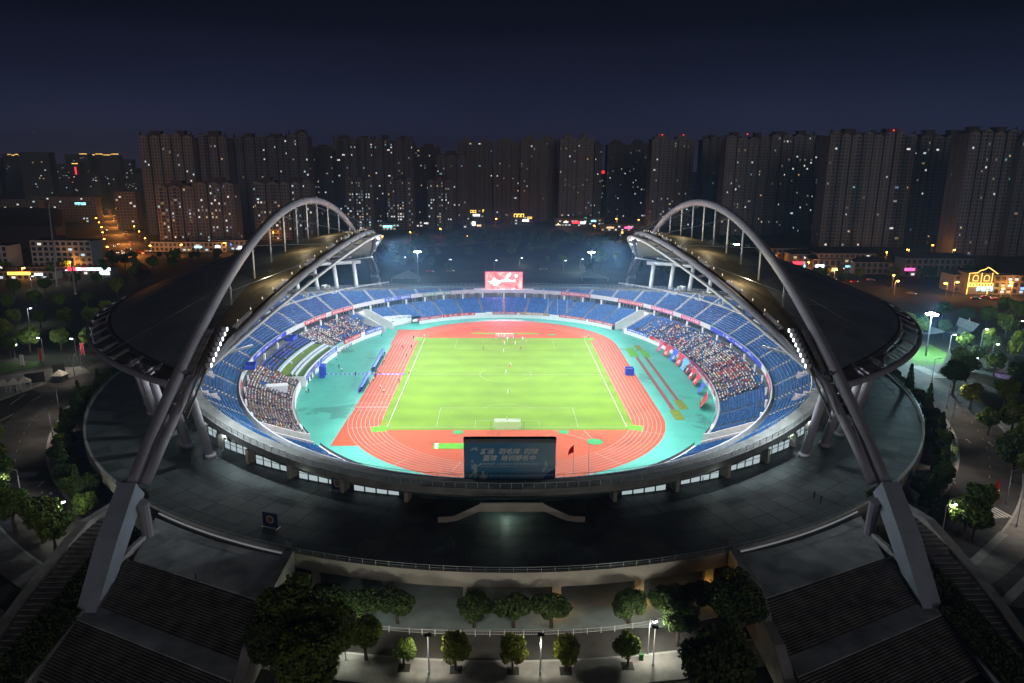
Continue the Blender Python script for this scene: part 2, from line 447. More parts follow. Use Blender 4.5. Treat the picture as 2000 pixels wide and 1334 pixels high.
def seat_quads(P):
    n = len(P); t = np.concatenate([P[:,3:5], np.zeros((n,1))], 1); o = np.stack([P[:,4], -P[:,3], np.zeros(n)], 1)  # outward
    c = P[:, :3]; u = np.array([0,0,1.]); w = .225
    def pt(a, d, h): return c+t*a+o*d+u*h
    q = [ [pt(-w,-.22,.40), pt(w,-.22,.40), pt(w,.20,.38), pt(-w,.20,.38)],
          [pt(-w,-.22,.30), pt(w,-.22,.30), pt(w,-.22,.40), pt(-w,-.22,.40)],
          [pt(-w,.18,.38), pt(w,.18,.38), pt(w,.27,.78), pt(-w,.27,.78)],
          [pt(w,.31,.38), pt(-w,.31,.38), pt(-w,.31,.78), pt(w,.31,.78)],
          [pt(-w,.27,.78), pt(w,.27,.78), pt(w,.31,.78), pt(-w,.31,.78)] ]
    V = np.stack([np.stack(a, 1) for a in q], 1)       # n,5,4,3
    return V.reshape(-1, 4, 3)
for nm, P in (('lower_seats', LOWSEAT), ('upper_seats', UPSEAT)):
    mi = np.repeat((NP.random(len(P)) < .35).astype(int), 5)
    np_quads(nm, seat_quads(P), [seat_blue, seat_blue2], bowl, midx=mi, kind='stuff')
# steps in the aisles of the upper tier
aq = []
for x, y, nx, ny in AU:
    m = sqrt(nx*nx+ny*ny); nx /= m; ny /= m
    for i in range(52):
        l = -9+.425*i; px, py = x+nx*l, y+ny*l
        if (abs(px)/84)**N+(abs(py)/112)**N < 1 or (px/100.6)**2+(py/114.2)**2 > 1: continue
        lo_, hi_ = 0, 26
        kk = 0
        while kk < 26 and (abs(px)/(84+.85*(kk+1)))**N+(abs(py)/(112+.85*(kk+1)))**N > 1: kk += 1
        z = 10.3+.56*kk+(.29 if i % 2 else .03); tx, ty = -ny*.62, nx*.62
        q = np.array([[px-tx,py-ty,z],[px+tx,py+ty,z],[px+tx+nx*.4,py+ty+ny*.4,z],[px-tx+nx*.4,py-ty+ny*.4,z]]); aq.append(q)
        q2 = q.copy(); q2[2] = q[1]-[0,0,.3]; q2[3] = q[0]-[0,0,.3]; aq.append(q2[::-1])
np_quads('aisle_steps', np.array(aq), concrete, bowl, kind='stuff')
# vomitories in the upper tier
def zup(x, y):
    k = 0
    while k < 28 and in_row(x, y, k+1): k += 1
    return 10.3+.56*k
for x, y in VOMS:
    nx, ny = x/92**2, y/115**2; m = sqrt(nx*nx+ny*ny); nx /= m; ny /= m; a = atan2(ny, nx)
    z0 = zup(x-nx*2.6, y-ny*2.6)
    m_ = MB()
    for s in (-1.5, 1.5):
        cx, cy = x+nx*.3-ny*s, y+ny*.3+nx*s
        for j in range(3):
            l = -2+2*j; m_.obox(cx+nx*l, cy+ny*l, z0-.2, 2.0, .25, 1.0+.56*2.2*(j+.4)*.8, a)
    m_.obox(x+nx*3.2, y+ny*3.2, z0-.2, .25, 3.2, 3.6, a); m_.obox(x, y, z0+.02, 6, 2.7, .1, a)
    m_.build('vomitory', white_paint if y > -40 else pink_wall, bowl)
# mid-tier rail
for sgn in (1, -1):
    mb = MB(); a0 = 0 if sgn > 0 else pi
    for z in (.55, .95):
        f = uprow(10)
        path = [(*se(f[0]+.4, f[1]+.4, a0+t), f[2]+z) for t in np.linspace(-.62, .95 if sgn > 0 else .62, 60)]
        if sgn < 0: path = [(*se(f[0]+.4, f[1]+.4, pi+t), f[2]+z) for t in np.linspace(-.95, .62, 60)]
        mb.tube(path, .09, 4)
    mb.build('mid_rail', white_steel, bowl)
# balcony railing on the outer walkway
mb = MB(); gb = MB()
for i in range(300):
    t0, t1 = 2*pi*i/300, 2*pi*(i+1)/300
    p0 = (*se(103.7, 117.7, t0, 2.0), rimz(t0)+.32); p1 = (*se(103.7, 117.7, t1, 2.0), rimz(t1)+.32)
    mb.beam((p0[0],p0[1],p0[2]+1.15), (p1[0],p1[1],p1[2]+1.15), .1, .08); mb.beam(p0, (p0[0],p0[1],p0[2]+1.15), .09, .09)
    gb.poly([(p0[0],p0[1],p0[2]+.08), (p1[0],p1[1],p1[2]+.08), (p1[0],p1[1],p1[2]+1.08), (p0[0],p0[1],p0[2]+1.08)])
    t0, t1 = t0+.001, t1+.001
    p0 = (*se(100.3, 113.9, t0, 2.0), rimz(t0)+.32); p1 = (*se(100.3, 113.9, t1, 2.0), rimz(t1)+.32)
    mb.beam((p0[0],p0[1],p0[2]+1.0), (p1[0],p1[1],p1[2]+1.0), .07, .07); mb.beam((p0[0],p0[1],p0[2]-.6), (p0[0],p0[1],p0[2]+1.0), .06, .06)
mb.build('railing', rail_m, bowl); gb.build('railing_glass', glass_rail, bowl)

# deck-level outer wall with lit window bays and fin piers
mb = MB(); ring(mb, E(97.6, 111.6, 7.0, 2.0), E(97.6, 111.6, 10.0, 2.0), n=200, flip=True)
mb.build('outer_wall', mat('dim_outer_wall', (.16,.15,.14), .8, var=.2), bowl)
winlit = mat('lit_window', (.3,.33,.33), .4, var=0, emit=(.78,.95,1.0), es=.5, sample=True)
frame_m = mat('window_frame', (.05,.05,.055), .5, var=0)
for s in (1, -1):
    for j in range(6):
        th = -pi/2+s*(radians(10.5)+radians(7.2)*j)
        Rp = 1/sqrt((cos(th)/100.8)**2+(sin(th)/114.9)**2); a = th
        m_ = MB(); m_.obox((Rp-.9)*cos(th), (Rp-.9)*sin(th), 7.0, 2.4, .8, 3.3, a); m_.build('fin_pier', beige_stone, bowl)
        if j < 5:
            th2 = th+s*radians(3.6); R0 = 1.3+112.3*sqrt(1/((cos(th2)*112.3/98.2)**2+(sin(th2)*112.3/112.2)**2))
            m_ = MB()
            n = 4 if j < 4 else 2
            for q in range(n):
                aa = th2+radians(1.28)*(q-(n-1)/2); m_.obox(R0*cos(aa), R0*sin(aa), 7.35, .12, 2.15, 1.9, aa)
            w = m_.build('window', winlit, bowl)
            m_ = MB()
            for q in range(n+1):
                aa = th2+radians(1.28)*(q-n/2); m_.obox(R0*cos(aa), R0*sin(aa), 7.05, .3, .22, 2.6, aa)
            for q in range(n):
                aa = th2+radians(1.28)*(q-(n-1)/2); m_.obox((R0+.06)*cos(aa), (R0+.06)*sin(aa), 8.55, .14, 2.3, .09, aa)
            m_.build('frame', frame_m, w)
# side stair voids
for s in (1, -1):
    m_ = MB()
    for j in range(16):
        th = -pi/2+s*radians(52+.0)
        r0 = 108-.7*j; a0, a1 = -pi/2+s*radians(47), -pi/2+s*radians(56)
        P = [(r*cos(a), r*sin(a)) for r, a in ((r0,a0),(r0,a1),(r0-.75,a1),(r0-.75,a0))]
        m_.prism(P, 7.0, 7.2+.17*j)
    m_.build('side_stair', step_stone, bowl)

# near-end double stair down to the deck
st = empty('outer_stair', label='double flight stone stair below the back of the near screen', cat='stair')
m_ = MB(); m_.box(-5.5, 5.5, -120.9, -117.6, 9.4, 10.0); m_.box(-6, 6, -121.1, -120.7, 9.2, 11.0); m_.build('landing', beige_stone, st)
for s in (1, -1):
    for j in range(14):
        x0 = 5.6+.5*j
        m_ = MB(); m_.box(min(s*x0, s*(x0+.52)), max(s*x0, s*(x0+.52)), -120.7, -118.2, 9.75-.2*j-.2, 9.75-.2*j-.003*j); m_.build('step', step_stone, st)
    m_ = MB()
    A = [(s*5.6, 10.9), (s*11.0, 8.25), (s*13.9, 8.05), (s*13.9, 7.0), (s*12.4, 7.0), (s*10.4, 7.3), (s*5.6, 9.4)]
    pts = [(x, -121.0, z) for x, z in A]; bk = [(x, -120.7, z) for x, z in A]; n = len(A)
    m_.add(pts+bk, [tuple(range(n)), tuple(range(2*n-1, n-1, -1))]+[(i, n+i, n+(i+1)%n, (i+1)%n) for i in range(n)])
    m_.build('balustrade', beige_stone, st)

# VIP terrace on the left side
vp = empty('vip_terrace', label='green carpeted seating terrace with pale table rows in the left stand', cat='terrace')
carpet = mat('green_carpet', (.13,.20,.03), .9, var=.15); carpet2 = mat('dark_green_carpet', (.04,.10,.03), .9, var=.2)
table_m = mat('pale_table_cloth', (.50,.58,.72), .7, var=.05); navy = mat('navy_seat', (.03,.06,.25), .6, var=.1)
def vq(a0, b0, z0, a1, b1, z1, y0, y1, mbx, n=14):
    def at(a, b, y, z): return (-a*(1-(abs(y)/b)**N)**(1/N), y, z)
    for i in range(n):
        ya, yb = y0+(y1-y0)*i/n, y0+(y1-y0)*(i+1)/n
        mbx.poly([at(a0,b0,ya,z0), at(a0,b0,yb,z0), at(a1,b1,yb,z1), at(a1,b1,ya,z1)])
Y0, Y1 = -15.2, 26.3
mb = MB(); vq(67.2, 94.2, 0, 67.2, 94.2, 3.4, Y0, Y1, mb); vq(67.2, 94.2, 3.4, 68, 95, 3.4, Y0, Y1, mb); vq(68, 95, 3.4, 68, 95, 3.0, Y0, Y1, mb)
for y in (Y0, Y1):
    xs = [-66.6, -84]; mb.box(-84, -66.4, y-.2, y+.2, 0, 3.6)
mb.build('front_wall', white_paint, vp)
zz = 3.0
for i, (w, m_c) in enumerate(((2.2, carpet2), (1.3, carpet), (1.3, carpet), (2.6, carpet), (1.5, carpet), (1.3, carpet2), (1.3, carpet2), (1.3, carpet2), (1.3, carpet2))):
    a = 68+sum((2.2,1.3,1.3,2.6,1.5,1.3,1.3,1.3,1.3)[:i]); b = a+27
    mb = MB(); vq(a, b, zz, a+w, b+w, zz, Y0, Y1, mb); vq(a, b, zz-.45, a, b, zz, Y0, Y1, mb); mb.build('terrace_step', m_c, vp)
    if i in (1, 2, 4):
        mb = MB(); w2 = 1.0 if i == 4 else .5
        vq(a+.2, b+.2, zz+.75, a+.2+w2, b+.2+w2, zz+.75, Y0+.5, Y1-.5, mb); vq(a+.2, b+.2, zz+.05, a+.2, b+.2, zz+.75, Y0+.5, Y1-.5, mb)
        mb.build('table_row', table_m, vp)
    if i >= 5:
        for y0, y1 in ((Y0+.6, -2), (-.5, 12.2), (13.7, Y1-.6)):
            mb = MB(); vq(a+.5, b+.5, zz+.45, a+1.0, b+1.0, zz+.45, y0, y1, mb, 5); vq(a+.95, b+.95, zz+.4, a+1.05, b+1.05, zz+1.0, y0, y1, mb, 5)
            mb.build('seat_bench', navy, vp)
    zz += .42
for i in range(6):
    y = -11+i*4.6; x = -67.2*(1-(abs(y)/94.2)**N)**(1/N)
    m_ = MB(); m_.box(x+.02, x+.1, y-.9, y+.9, .2 if i < 3 else 1.7, 2.5 if i < 3 else 2.2); m_.build('window', dark_glass, vp)
for y0 in (12.6, -1.3):
    m_ = MB(); m_.box(-82.3, -74.6, y0-.35, y0+.35, 4.0, 4.9); m_.build('aisle_wall', table_m, vp)

# white entrance kiosks among the crowd
for (u, v, l, lab) in (((-76.6, 44.2, 4.5), None, 7, 'white roofed entry box among the upper left crowd'), ((-72.2, -30.3, 4.5), None, 8, 'white roofed entry box among the lower left crowd')):
    k_ = empty('entry_box', (u[0], u[1], 3.3), atan2(u[1]/96**2, u[0]/69**2), label=lab, cat='entrance')
    m_ = MB(); m_.box(-l/2, l/2, -1.6, 1.6, 1.9, 2.2); m_.build('roof', white_paint, k_)
    m_ = MB(); m_.box(-l/2, l/2, -1.6, -1.4, 0, 1.9); m_.box(-l/2, l/2, 1.4, 1.6, 0, 1.9); m_.build('side_walls', white_paint, k_)

# ---------------------------------------------------------------- roofs and arches
def fedge(s): Y2 = s*s; return (50.3+13.24*Y2+1.25*Y2*Y2, 104*s, 48.2-14.5*Y2-4.9*Y2*Y2)
def hline(s):
    w = abs(s)**8; return (67.3*(1-w)+66.2*w, 101.5*s, 47.3-16.6*s*s)
PH = radians(56.5)
def dedge(s): p = PH*s; return (118.5*cos(p), 124*sin(p), 32.4-1.6*abs(s)**6)
def arch_z(y): return 60.0-27.2*(y/100)**2
roof_brown = mat('roof_sheet_bronze', (.19,.155,.10), .6, .0, var=.2, scale=.3)
def corrug(m, freq=2.6, strength=.5):
    n = m.node_tree; L = n.links; b = n.nodes['Principled BSDF']
    g = n.nodes.new('ShaderNodeNewGeometry'); w = n.nodes.new('ShaderNodeTexWave'); w.bands_direction = 'Y'; w.inputs['Scale'].default_value = freq
    L.new(g.outputs['Position'], w.inputs['Vector']); bp = n.nodes.new('ShaderNodeBump'); bp.inputs['Strength'].default_value = strength; bp.inputs['Distance'].default_value = .25
    L.new(w.outputs['Fac'], bp.inputs['Height']); L.new(bp.outputs[0], b.inputs['Normal'])
corrug(roof_brown, .55, .8); corrug(roof_dark, .35, .4)
louver_m = mat('louver_slat', (.10,.095,.09), .5, .3, var=.1)
soffit_m = mat('roof_soffit', (.42,.41,.36), .7, var=.08)
lampglow = mat('flood_lens', (.9,.9,.9), .3, var=0, emit=(.85,.95,1.0), es=4)
lampdim = mat('small_lamp', (.9,.9,.9), .3, var=0, emit=(1.0,.85,.6), es=.9)
def build_roof(sx, side):
    F = lambda p: (sx*p[0], p[1], p[2])
    other = 'right' if side == 'left' else 'left'
    rf = empty('stand_roof', (0,0,0), label=f'crescent metal roof over the {side} stand with bronze front strip', cat='stadium roof')
    NS = 72
    S_ = np.linspace(-1, 1, NS+1)
    def grid(f0, f1, nt, bulge, dz=0):
        G_ = []
        for s in S_:
            a, b = Vector(f0(s)), Vector(f1(s)); row = []
            for j in range(nt+1):
                t = j/nt; p = a.lerp(b, t); row.append((sx*p.x, p.y, p.z+bulge*(1-s*s)*4*t*(1-t)+dz))
            G_.append(row)
        return G_
    def sheet(mb, g, up=True, mi=0):
        for i in range(len(g)-1):
            for j in range(len(g[0])-1):
                q = [g[i][j], g[i][j+1], g[i+1][j+1], g[i+1][j]]
                mb.poly(q if (up == (sx > 0)) else q[::-1], mi)
    mb = MB(); sheet(mb, grid(lambda s: (fedge(s)[0]+1.2, fedge(s)[1], fedge(s)[2]+.9), hline, 4, .5)); mb.build('front_strip', roof_brown, rf, smooth=True)
    mb = MB(); sheet(mb, grid(hline, dedge, 10, 2.0, -.15)); mb.build('roof_shell', roof_dark, rf, smooth=True)
    mb = MB(); sheet(mb, grid(lambda s: (fedge(s)[0]+1.2, fedge(s)[1], fedge(s)[2]-.4), dedge, 10, .3, -1.6), up=False); mb.build('soffit', soffit_m, rf, smooth=True)
    mb = MB()
    for f, dz in ((dedge, 0),):
        mb.tube([F((f(s)[0], f(s)[1], f(s)[2]-.7)) for s in S_], .75, 6)
    mb.build('edge_gutter', steel_dark, rf)
    # front truss: fat tube, thin tube, struts
    mb = MB(); leg = [(65.3,-125.2,17.0), (65.0,-118,21.7), (64.8,-111,25.6)]
    path = leg+[fedge(s) for s in np.linspace(-1, 1, 60)]+[(64.8,111,25.6), (65.0,118,21.7), (65.3,125.2,17.0)]
    mb.tube([F(p) for p in path], .88, 12); mb.build('front_tube', steel, rf, smooth=True)
    def thin(s):
        p = fedge(s*.985); w = (1-abs(s)**3); return (p[0]-3.4*w, p[1], p[2]-1.0*w-.2)
    mb = MB(); mb.tube([F(thin(s)) for s in np.linspace(-1, 1, 60)], .42, 8); mb.build('thin_tube', white_steel, rf, smooth=True)
    for i in range(15):
        s = -0.9+1.8*i/14; m_ = MB(); p, q = Vector(F(fedge(s))), Vector(F(thin(s))); m_.beam(p, q, .5, .6); m_.build('strut', steel, rf)
    # white louvre blocks along the gap behind the front tube
    for i in range(10):
        s = -.8+1.6*i/9
        m_ = MB()
        for j in range(10):
            s2 = s+(j-4.5)*.0065; p = fedge(s2); m_.obox(sx*(p[0]+1.6), p[1], p[2]+.45, .9, .38, .75, 0)
        m_.build('louvre_block', white_steel, rf)
    # louvre ring
    ri = lambda p: (119.6*cos(p), 124.6*sin(p), 31.4)
    ro = lambda p: (124.6*cos(p), 126*sin(p), 29.2)
    mb = MB(); A = np.linspace(-PH*1.0, PH*1.0, 70); mb.tube([F((ro(p)[0], ro(p)[1], ro(p)[2])) for p in A], .75, 8); mb.build('outer_ring', steel, rf, smooth=True)
    mb = MB(); mb.tube([F((ri(p)[0]+.5, ri(p)[1], ri(p)[2]-.6)) for p in A], .3, 6); mb.build('inner_ring', steel, rf)
    NB = 27
    for i in range(NB+1):
        p = -PH+2*PH*i/NB; m_ = MB(); a, b = Vector(F(ri(p))), Vector(F(ro(p))); m_.beam(a-(b-a)*.15, b, .35, .5); m_.build('louvre_rib', steel_dark, rf)
        if i < NB:
            m_ = MB()
            for j in range(12):
                f = .08+.86*j/12
                pa, pb = p+.012, p+2*PH/NB-.012
                q = [Vector(F(ri(x))).lerp(Vector(F(ro(x))), f) for x in (pa, (pa+pb)/2, pb)]
                m_.beam(q[0], q[1], .18, .16); m_.beam(q[1], q[2], .18, .16)
            m_.build('louvre_panel', louver_m, rf)
    # raking columns and ring beam
    NC = 22
    for i in range(NC):
        th = radians(-52.7+105.4*i/(NC-1))
        m_ = MB(); a = (113*cos(th), 113*sin(th)); b = (117*cos(th), 117*sin(th))
        m_.tube([F((*a, 7.0)), F((*b, 27.6))], .95, 12); m_.cyl(sx*a[0], a[1], 7.0, 7.9, 1.35, 12); m_.build('column', white_steel if i > 11 else steel, rf, smooth=True)
    mb = MB(); mb.tube([F((117.2*cos(p), 117.2*sin(p), 28.1-1.2*(abs(p)/.95)**4)) for p in np.linspace(-.95, .95, 60)], .9, 10); mb.build('ring_beam', white_steel, rf, smooth=True)
    for i in range(16):
        p = -.88+1.76*i/15; s = p/.95
        m_ = MB(); m_.beam(F((117.2*cos(p), 117.2*sin(p), 28)), F((92*cos(p)*1.02, 105*sin(p), 33.5-abs(s)**3*3)), .4, .5); m_.build('rafter', white_steel, rf)
    # small ridge lamps along the bronze strip
    for i in range(34):
        s = -.86+1.72*i/33; p = fedge(s); m_ = MB(); m_.cyl(sx*(p[0]+2.2), p[1], p[2]+.8, p[2]+1.35, .11, 5); m_.build('ridge_lamp', lampdim, rf)
    # floodlight batteries under the front tube
    for i in range(9):
        s = -.72+1.44*i/8; p = thin(s); m_ = MB()
        for j in range(5): m_.obox(sx*(p[0]+1.3), p[1]+(j-2)*1.0, p[2]-1.0, .5, .8, .7, 0)
        fl = m_.build('floodlight', steel, rf); m_ = MB()
        for j in range(5): m_.obox(sx*(p[0]+1.0), p[1]+(j-2)*1.0, p[2]-.98, .06, .66, .56, 0)
        m_.build('lens', lampglow, fl)
    # arch: its own thing
    ar = empty('steel_arch', label=f'grey tubular steel arch rising over the {side} stand roof', cat='arch')
    mb = MB(); mb.tube([(sx*67.3, y, arch_z(y)) for y in np.linspace(-126.5, 126.5, 110)], 1.2, 16); mb.build('arch_tube', steel, ar, smooth=True)
    for y in (-72,-54,-39,-25,-11,2,16,32,50,71):
        m_ = MB(); zr = hline(y/101.5)[2]
        m_.tube([(sx*67.3, y, zr-.3), (sx*67.3, y, arch_z(y)-.8)], .24, 6); m_.build('hanger', white_steel, ar)
    for y0, x1, y1 in ((-80,54,-46),(-56,53,-24),(-30,51.5,0),(0,51.5,26),(28,53,52),(-82,96,-60),(-60,98,-34),(40,98,20),(-76,88,-92)):
        m_ = MB(); s = y1/104; z1 = (fedge(s)[2]+1.2) if x1 < 60 else 38.5
        if x1 > 60: z1 = 47.3-16.6*s*s+(32.4-47.3+16.6*s*s)*((x1-67.3)/(118.5*cos(PH*s)-67.3))+2
        m_.tube([(sx*67.3, y0, arch_z(y0)), (sx*x1, y1, z1)], .075, 4); m_.build('cable', rail_m, ar)
    for sy in (-1, 1):
        m_ = MB()
        y0, y1 = 126.3, 143.2
        za, zb = arch_z(y0), arch_z(y1)
        d = Vector((0, y1-y0, zb-za)).normalized(); n_ = Vector((0, -d.z, d.y))
        if n_.z < 0: n_ = -n_
        pr = [(y0, za, 1.6, 1.95), (y0+8, arch_z(y0+8)-.4, 1.75, 1.9), (y1, zb-1.5, 1.6, 1.2)]
        vs = []
        for (y, z, hw, hd) in pr:
            for xx, k_ in ((-hw, -hd), (hw, -hd), (hw, hd), (-hw, hd)): vs.append((sx*67.3+xx, sy*(y+n_.y*k_), z+n_.z*k_))
        fs = [(0,1,2,3), (11,10,9,8)]
        for k_ in range(2):
            for q in range(4): fs.append((k_*4+q, k_*4+(q+1)%4, k_*4+4+(q+1)%4, k_*4+4+q))
        m_.add(vs, fs); ft = m_.build('footing', mat('footing_concrete', (.33,.37,.43), .7, var=.1, scale=.4), ar)
        m_ = MB(); m_.tube([(sx*65.0, sy*127.5, 14.5), (sx*66.3, sy*124.5, 2.5)], 1.0, 10); m_.build('prop', steel, ar)
        # access ladder panels and lamp bank beside the arch
        m_ = MB(); ys = np.linspace(90, 112, 10)
        for a, b in zip(ys[:-1], ys[1:]):
            p, q = Vector((sx*65.6, sy*a, arch_z(a)-.9)), Vector((sx*65.6, sy*(b-.25), arch_z(b-.25)-.9)); m_.beam(p, q, 1.5, .12)
        m_.build('catwalk', mat('catwalk_grating', (.30,.28,.26), .6, .2, var=.15), ar)
        m_ = MB(); m_.tube([(sx*63.3, sy*y, arch_z(y)-.3) for y in ys], .16, 5); m_.tube([(sx*62.9, sy*y, arch_z(y)-1.5) for y in ys], .25, 5); m_.build('catwalk_rail', steel_dark, ar)
        for j in range(8):
            y = 90.2+1.45*j; m_ = MB(); m_.obox(sx*62.4, sy*y, arch_z(y)-1.2, 1.0, .8, .9); fl = m_.build('floodlight', white_steel, ar)
            m_ = MB(); m_.obox(sx*61.85, sy*y, arch_z(y)-1.15, .08, .7, .75); m_.build('lens', lampglow, fl)
    # real light from the batteries
    for i in range(7):
        s = -.74+1.48*i/6; p = thin(s)
        lamp('flood_lamp', 'SPOT', (sx*(p[0]-1.5), p[1], p[2]-1.2), FLOOD, (.90,.97,1.0), radius=1.2, aim=(-sx*6, p[1]*.75, 0), angle=118, blend=.7)
        lamp('flood_fill', 'SPOT', (sx*(p[0]-1.2), p[1], p[2]-1.4), FLOOD*.27, (.90,.97,1.0), radius=1.2, aim=(sx*(p[0]+4), p[1]*.93, 0), angle=146, blend=.5)
    for i in range(5):
        s = -.62+1.24*i/4; p = hline(s)
        lamp('ridge_light', 'POINT', (sx*(p[0]-7), p[1], p[2]+5), 1300, (1.0,.84,.52), radius=.05)
FLOOD = 108000
build_roof(-1, 'left'); build_roof(1, 'right')
for sx in (-1, 1):                                                # far lamp banks hanging below the roof tips
    lamp('tip_flood', 'SPOT', (sx*61.0, 97.0, 29.5), 150000, (.26,.68,1.0), radius=.8, aim=(sx*14, 110, 20), angle=80, blend=.8)
    lamp('tip_flood', 'SPOT', (sx*61.0, -97.0, 29.5), 30000, (.85,.96,1.0), radius=.8, aim=(sx*40, -80, 0), angle=120, blend=.6)

# ---------------------------------------------------------------- ground, deck, field
mb = MB(); mb.poly([(-5000,-1500,-.05),(5000,-1500,-.05),(5000,7000,-.05),(-5000,7000,-.05)]); mb.build('ground', soil, kind='structure')
apron_m = mat('teal_apron', (.062,.345,.27), .5, var=.12, scale=.12, detail=6, stain=(.065,.585,.62,.03))
track_m = mat('red_track', (.37,.062,.022), .75, var=.10, scale=.15, detail=8, stain=(.10,.60,.72,.05))
grass_m = mat('pitch_grass', (.105,.190,.009), .9, var=.13, scale=.10, detail=8)
white_line = mat('white_line', (.32,.32,.31), .7, var=.05); pitch_white = mat('pitch_white', (.26,.29,.20), .8, var=.2, scale=.4)
mat_green = mat('bright_green_mat', (.09,.32,.02), .9, var=.1)
sand_olive = mat('olive_cover', (.17,.21,.02), .9, var=.2, scale=1.)
run_red = mat('runway_red', (.24,.065,.06), .8, var=.1)
def ellpts(a, b, n=160, N_=2.1): return [se(a, b, 2*pi*i/n, N_) for i in range(n)]
mb = MB(); mb.poly([(*p, 0.0) for p in ellpts(84, 110)]); apron = mb.build('apron', apron_m, kind='structure')
R0, HS = 36.5, 42.2
def oval(r, n=48):
    P = [(r*cos(-pi/2+pi*i/n+pi/2), HS+r*sin(pi*i/n)) for i in range(n+1)]
    P += [(r*cos(pi+pi*i/n), -HS+r*sin(pi+pi*i/n)) for i in range(n+1)]
    return P
mb = MB(); mb.poly([(*p, .006) for p in oval(R0+9.85)])
mb.poly([(-46.9,42,.0045),(-36,42,.0045),(-36,69.5,.0045),(-47.6,69.5,.0045)]); mb.poly([(-46.9,-66.2,.0045),(-22,-66.2,.0045),(-36,-42,.0045),(-46.5,-42,.0045)])
track = mb.build('running_track', track_m, kind='structure')
def stripe(mb, pts, w, z=.012, closed=False, mi=0):
    n = len(pts)
    L = []
    for i in range(n):
        a = Vector(pts[(i-1) % n] if closed or i > 0 else pts[i]); b = Vector(pts[(i+1) % n] if closed or i < n-1 else pts[i])
        d = (b-a); d.normalize(); nn = Vector((-d.y, d.x)); p = Vector(pts[i]); L.append((p+nn*w/2, p-nn*w/2))
    for i in range(n if closed else n-1):
        a, b = L[i], L[(i+1) % n]; mb.poly([(*a[1], z), (*b[1], z), (*b[0], z), (*a[0], z)], mi)
for i in range(9):
    mb = MB(); P = oval(R0+1.22*i); stripe(mb, P, .12, closed=True); mb.build('lane_line', white_line, track)
for i in range(8):                                                # straight lanes running on past the bends
    x = -R0-1.22*(i+1)
    mb = MB(); stripe(mb, [(x, 42.2), (x, 69)], .11, .0125); mb.build('lane_line', white_line, track)
for y, z in ((69.2, .013), (-38, .013), (10.5, .013), (-23.0, .013), (-31.5, .013)):
    mb = MB(); stripe(mb, [(-46.4, y), (-36.5, y)], .14, z); mb.build('cross_line', white_line, track)
mb = MB()
for i in range(8): stripe(mb, [(-46-.0+1.22*i, -35.2), (-45.2+1.22*i, -35.2)], .55, .0135)
mb.build('break_marks', white_line, track)
for k in range(7):
    th = pi+radians(14+19*k); mb = MB(); stripe(mb, [((R0+.1+(k%3)*2.4)*cos(th), -HS+(R0+.1+(k%3)*2.4)*sin(th)), ((R0+9.6-(k%2)*3.6)*cos(th), -HS+(R0+9.6-(k%2)*3.6)*sin(th))], .13, .0135); mb.build('cross_line', white_line, track)
for th, r1 in ((radians(-20), 9.7), (radians(24), 9.7), (radians(52), 9.7)):
    y0 = -HS if th < 0 else HS
    mb = MB(); stripe(mb, [(R0*cos(th), y0+R0*sin(th)), ((R0+r1)*cos(th), y0+(R0+r1)*sin(th))], .12, .0135); mb.build('cross_line', white_line, track)
mb = MB(); stripe(mb, [(-46.9,-66.2),(-47.2,69.5)], .14, .0135); mb.build('edge_line', white_line, track)
# pitch
mb = MB(); mb.poly([(-36.2,-54.6,.02),(36.2,-54.6,.02),(36.2,54.3,.02),(-36.2,54.3,.02)]); pitch = mb.build('football_pitch', grass_m, kind='structure')
n_ = grass_m.node_tree; L_ = n_.links; g_ = n_.nodes.new('ShaderNodeNewGeometry'); s_ = n_.nodes.new('ShaderNodeTexWave'); s_.bands_direction = 'Y'; s_.inputs['Scale'].default_value = .028; s_.inputs['Distortion'].default_value = 1.2; s_.inputs['Detail'].default_value = 4
L_.new(g_.outputs['Position'], s_.inputs['Vector'])
b_ = n_.nodes['Principled BSDF']; old = b_.inputs['Base Color'].links[0].from_socket
mx = n_.nodes.new('ShaderNodeVectorMath'); mx.operation = 'SCALE'; mr = n_.nodes.new('ShaderNodeMapRange'); mr.inputs[3].default_value = .93; mr.inputs[4].default_value = 1.07
L_.new(s_.outputs['Fac'], mr.inputs[0]); L_.new(old, mx.inputs[0]); L_.new(mr.outputs[0], mx.inputs['Scale']); L_.new(mx.outputs[0], b_.inputs['Base Color'])
def circ(cx, cy, r, a0=0, a1=2*pi, n=48): return [(cx+r*cos(a0+(a1-a0)*i/n), cy+r*sin(a0+(a1-a0)*i/n)) for i in range(n+1)]
PL = [[(-34,-52.5),(-34,52.5)], [(34,-52.5),(34,52.5)], [(-34,-52.5),(34,-52.5)], [(-34,52.5),(34,52.5)], [(-34,0),(34,0)], circ(0,0,9.15)]
for s in (1, -1):
    y = s*52.5
    PL += [[(-20.16,y),(-20.16,y-s*16.5),(20.16,y-s*16.5),(20.16,y)], [(-9.16,y),(-9.16,y-s*5.5),(9.16,y-s*5.5),(9.16,y)]]
    a = math.acos(5.5/9.15); c = -s*pi/2; PL.append(circ(0, y-s*11, 9.15, c-a, c+a, 20))
for P in PL:
    mb = MB()
    for p, q in zip(P[:-1], P[1:]): stripe(mb, [p, q], .13 if abs(p[0]) < 33.9 or abs(q[0]) < 33.9 else .22, .028)
    mb.build('pitch_line', white_line if abs(P[0][0]) == 34 and P[0][0] == P[1][0] else pitch_white, pitch)
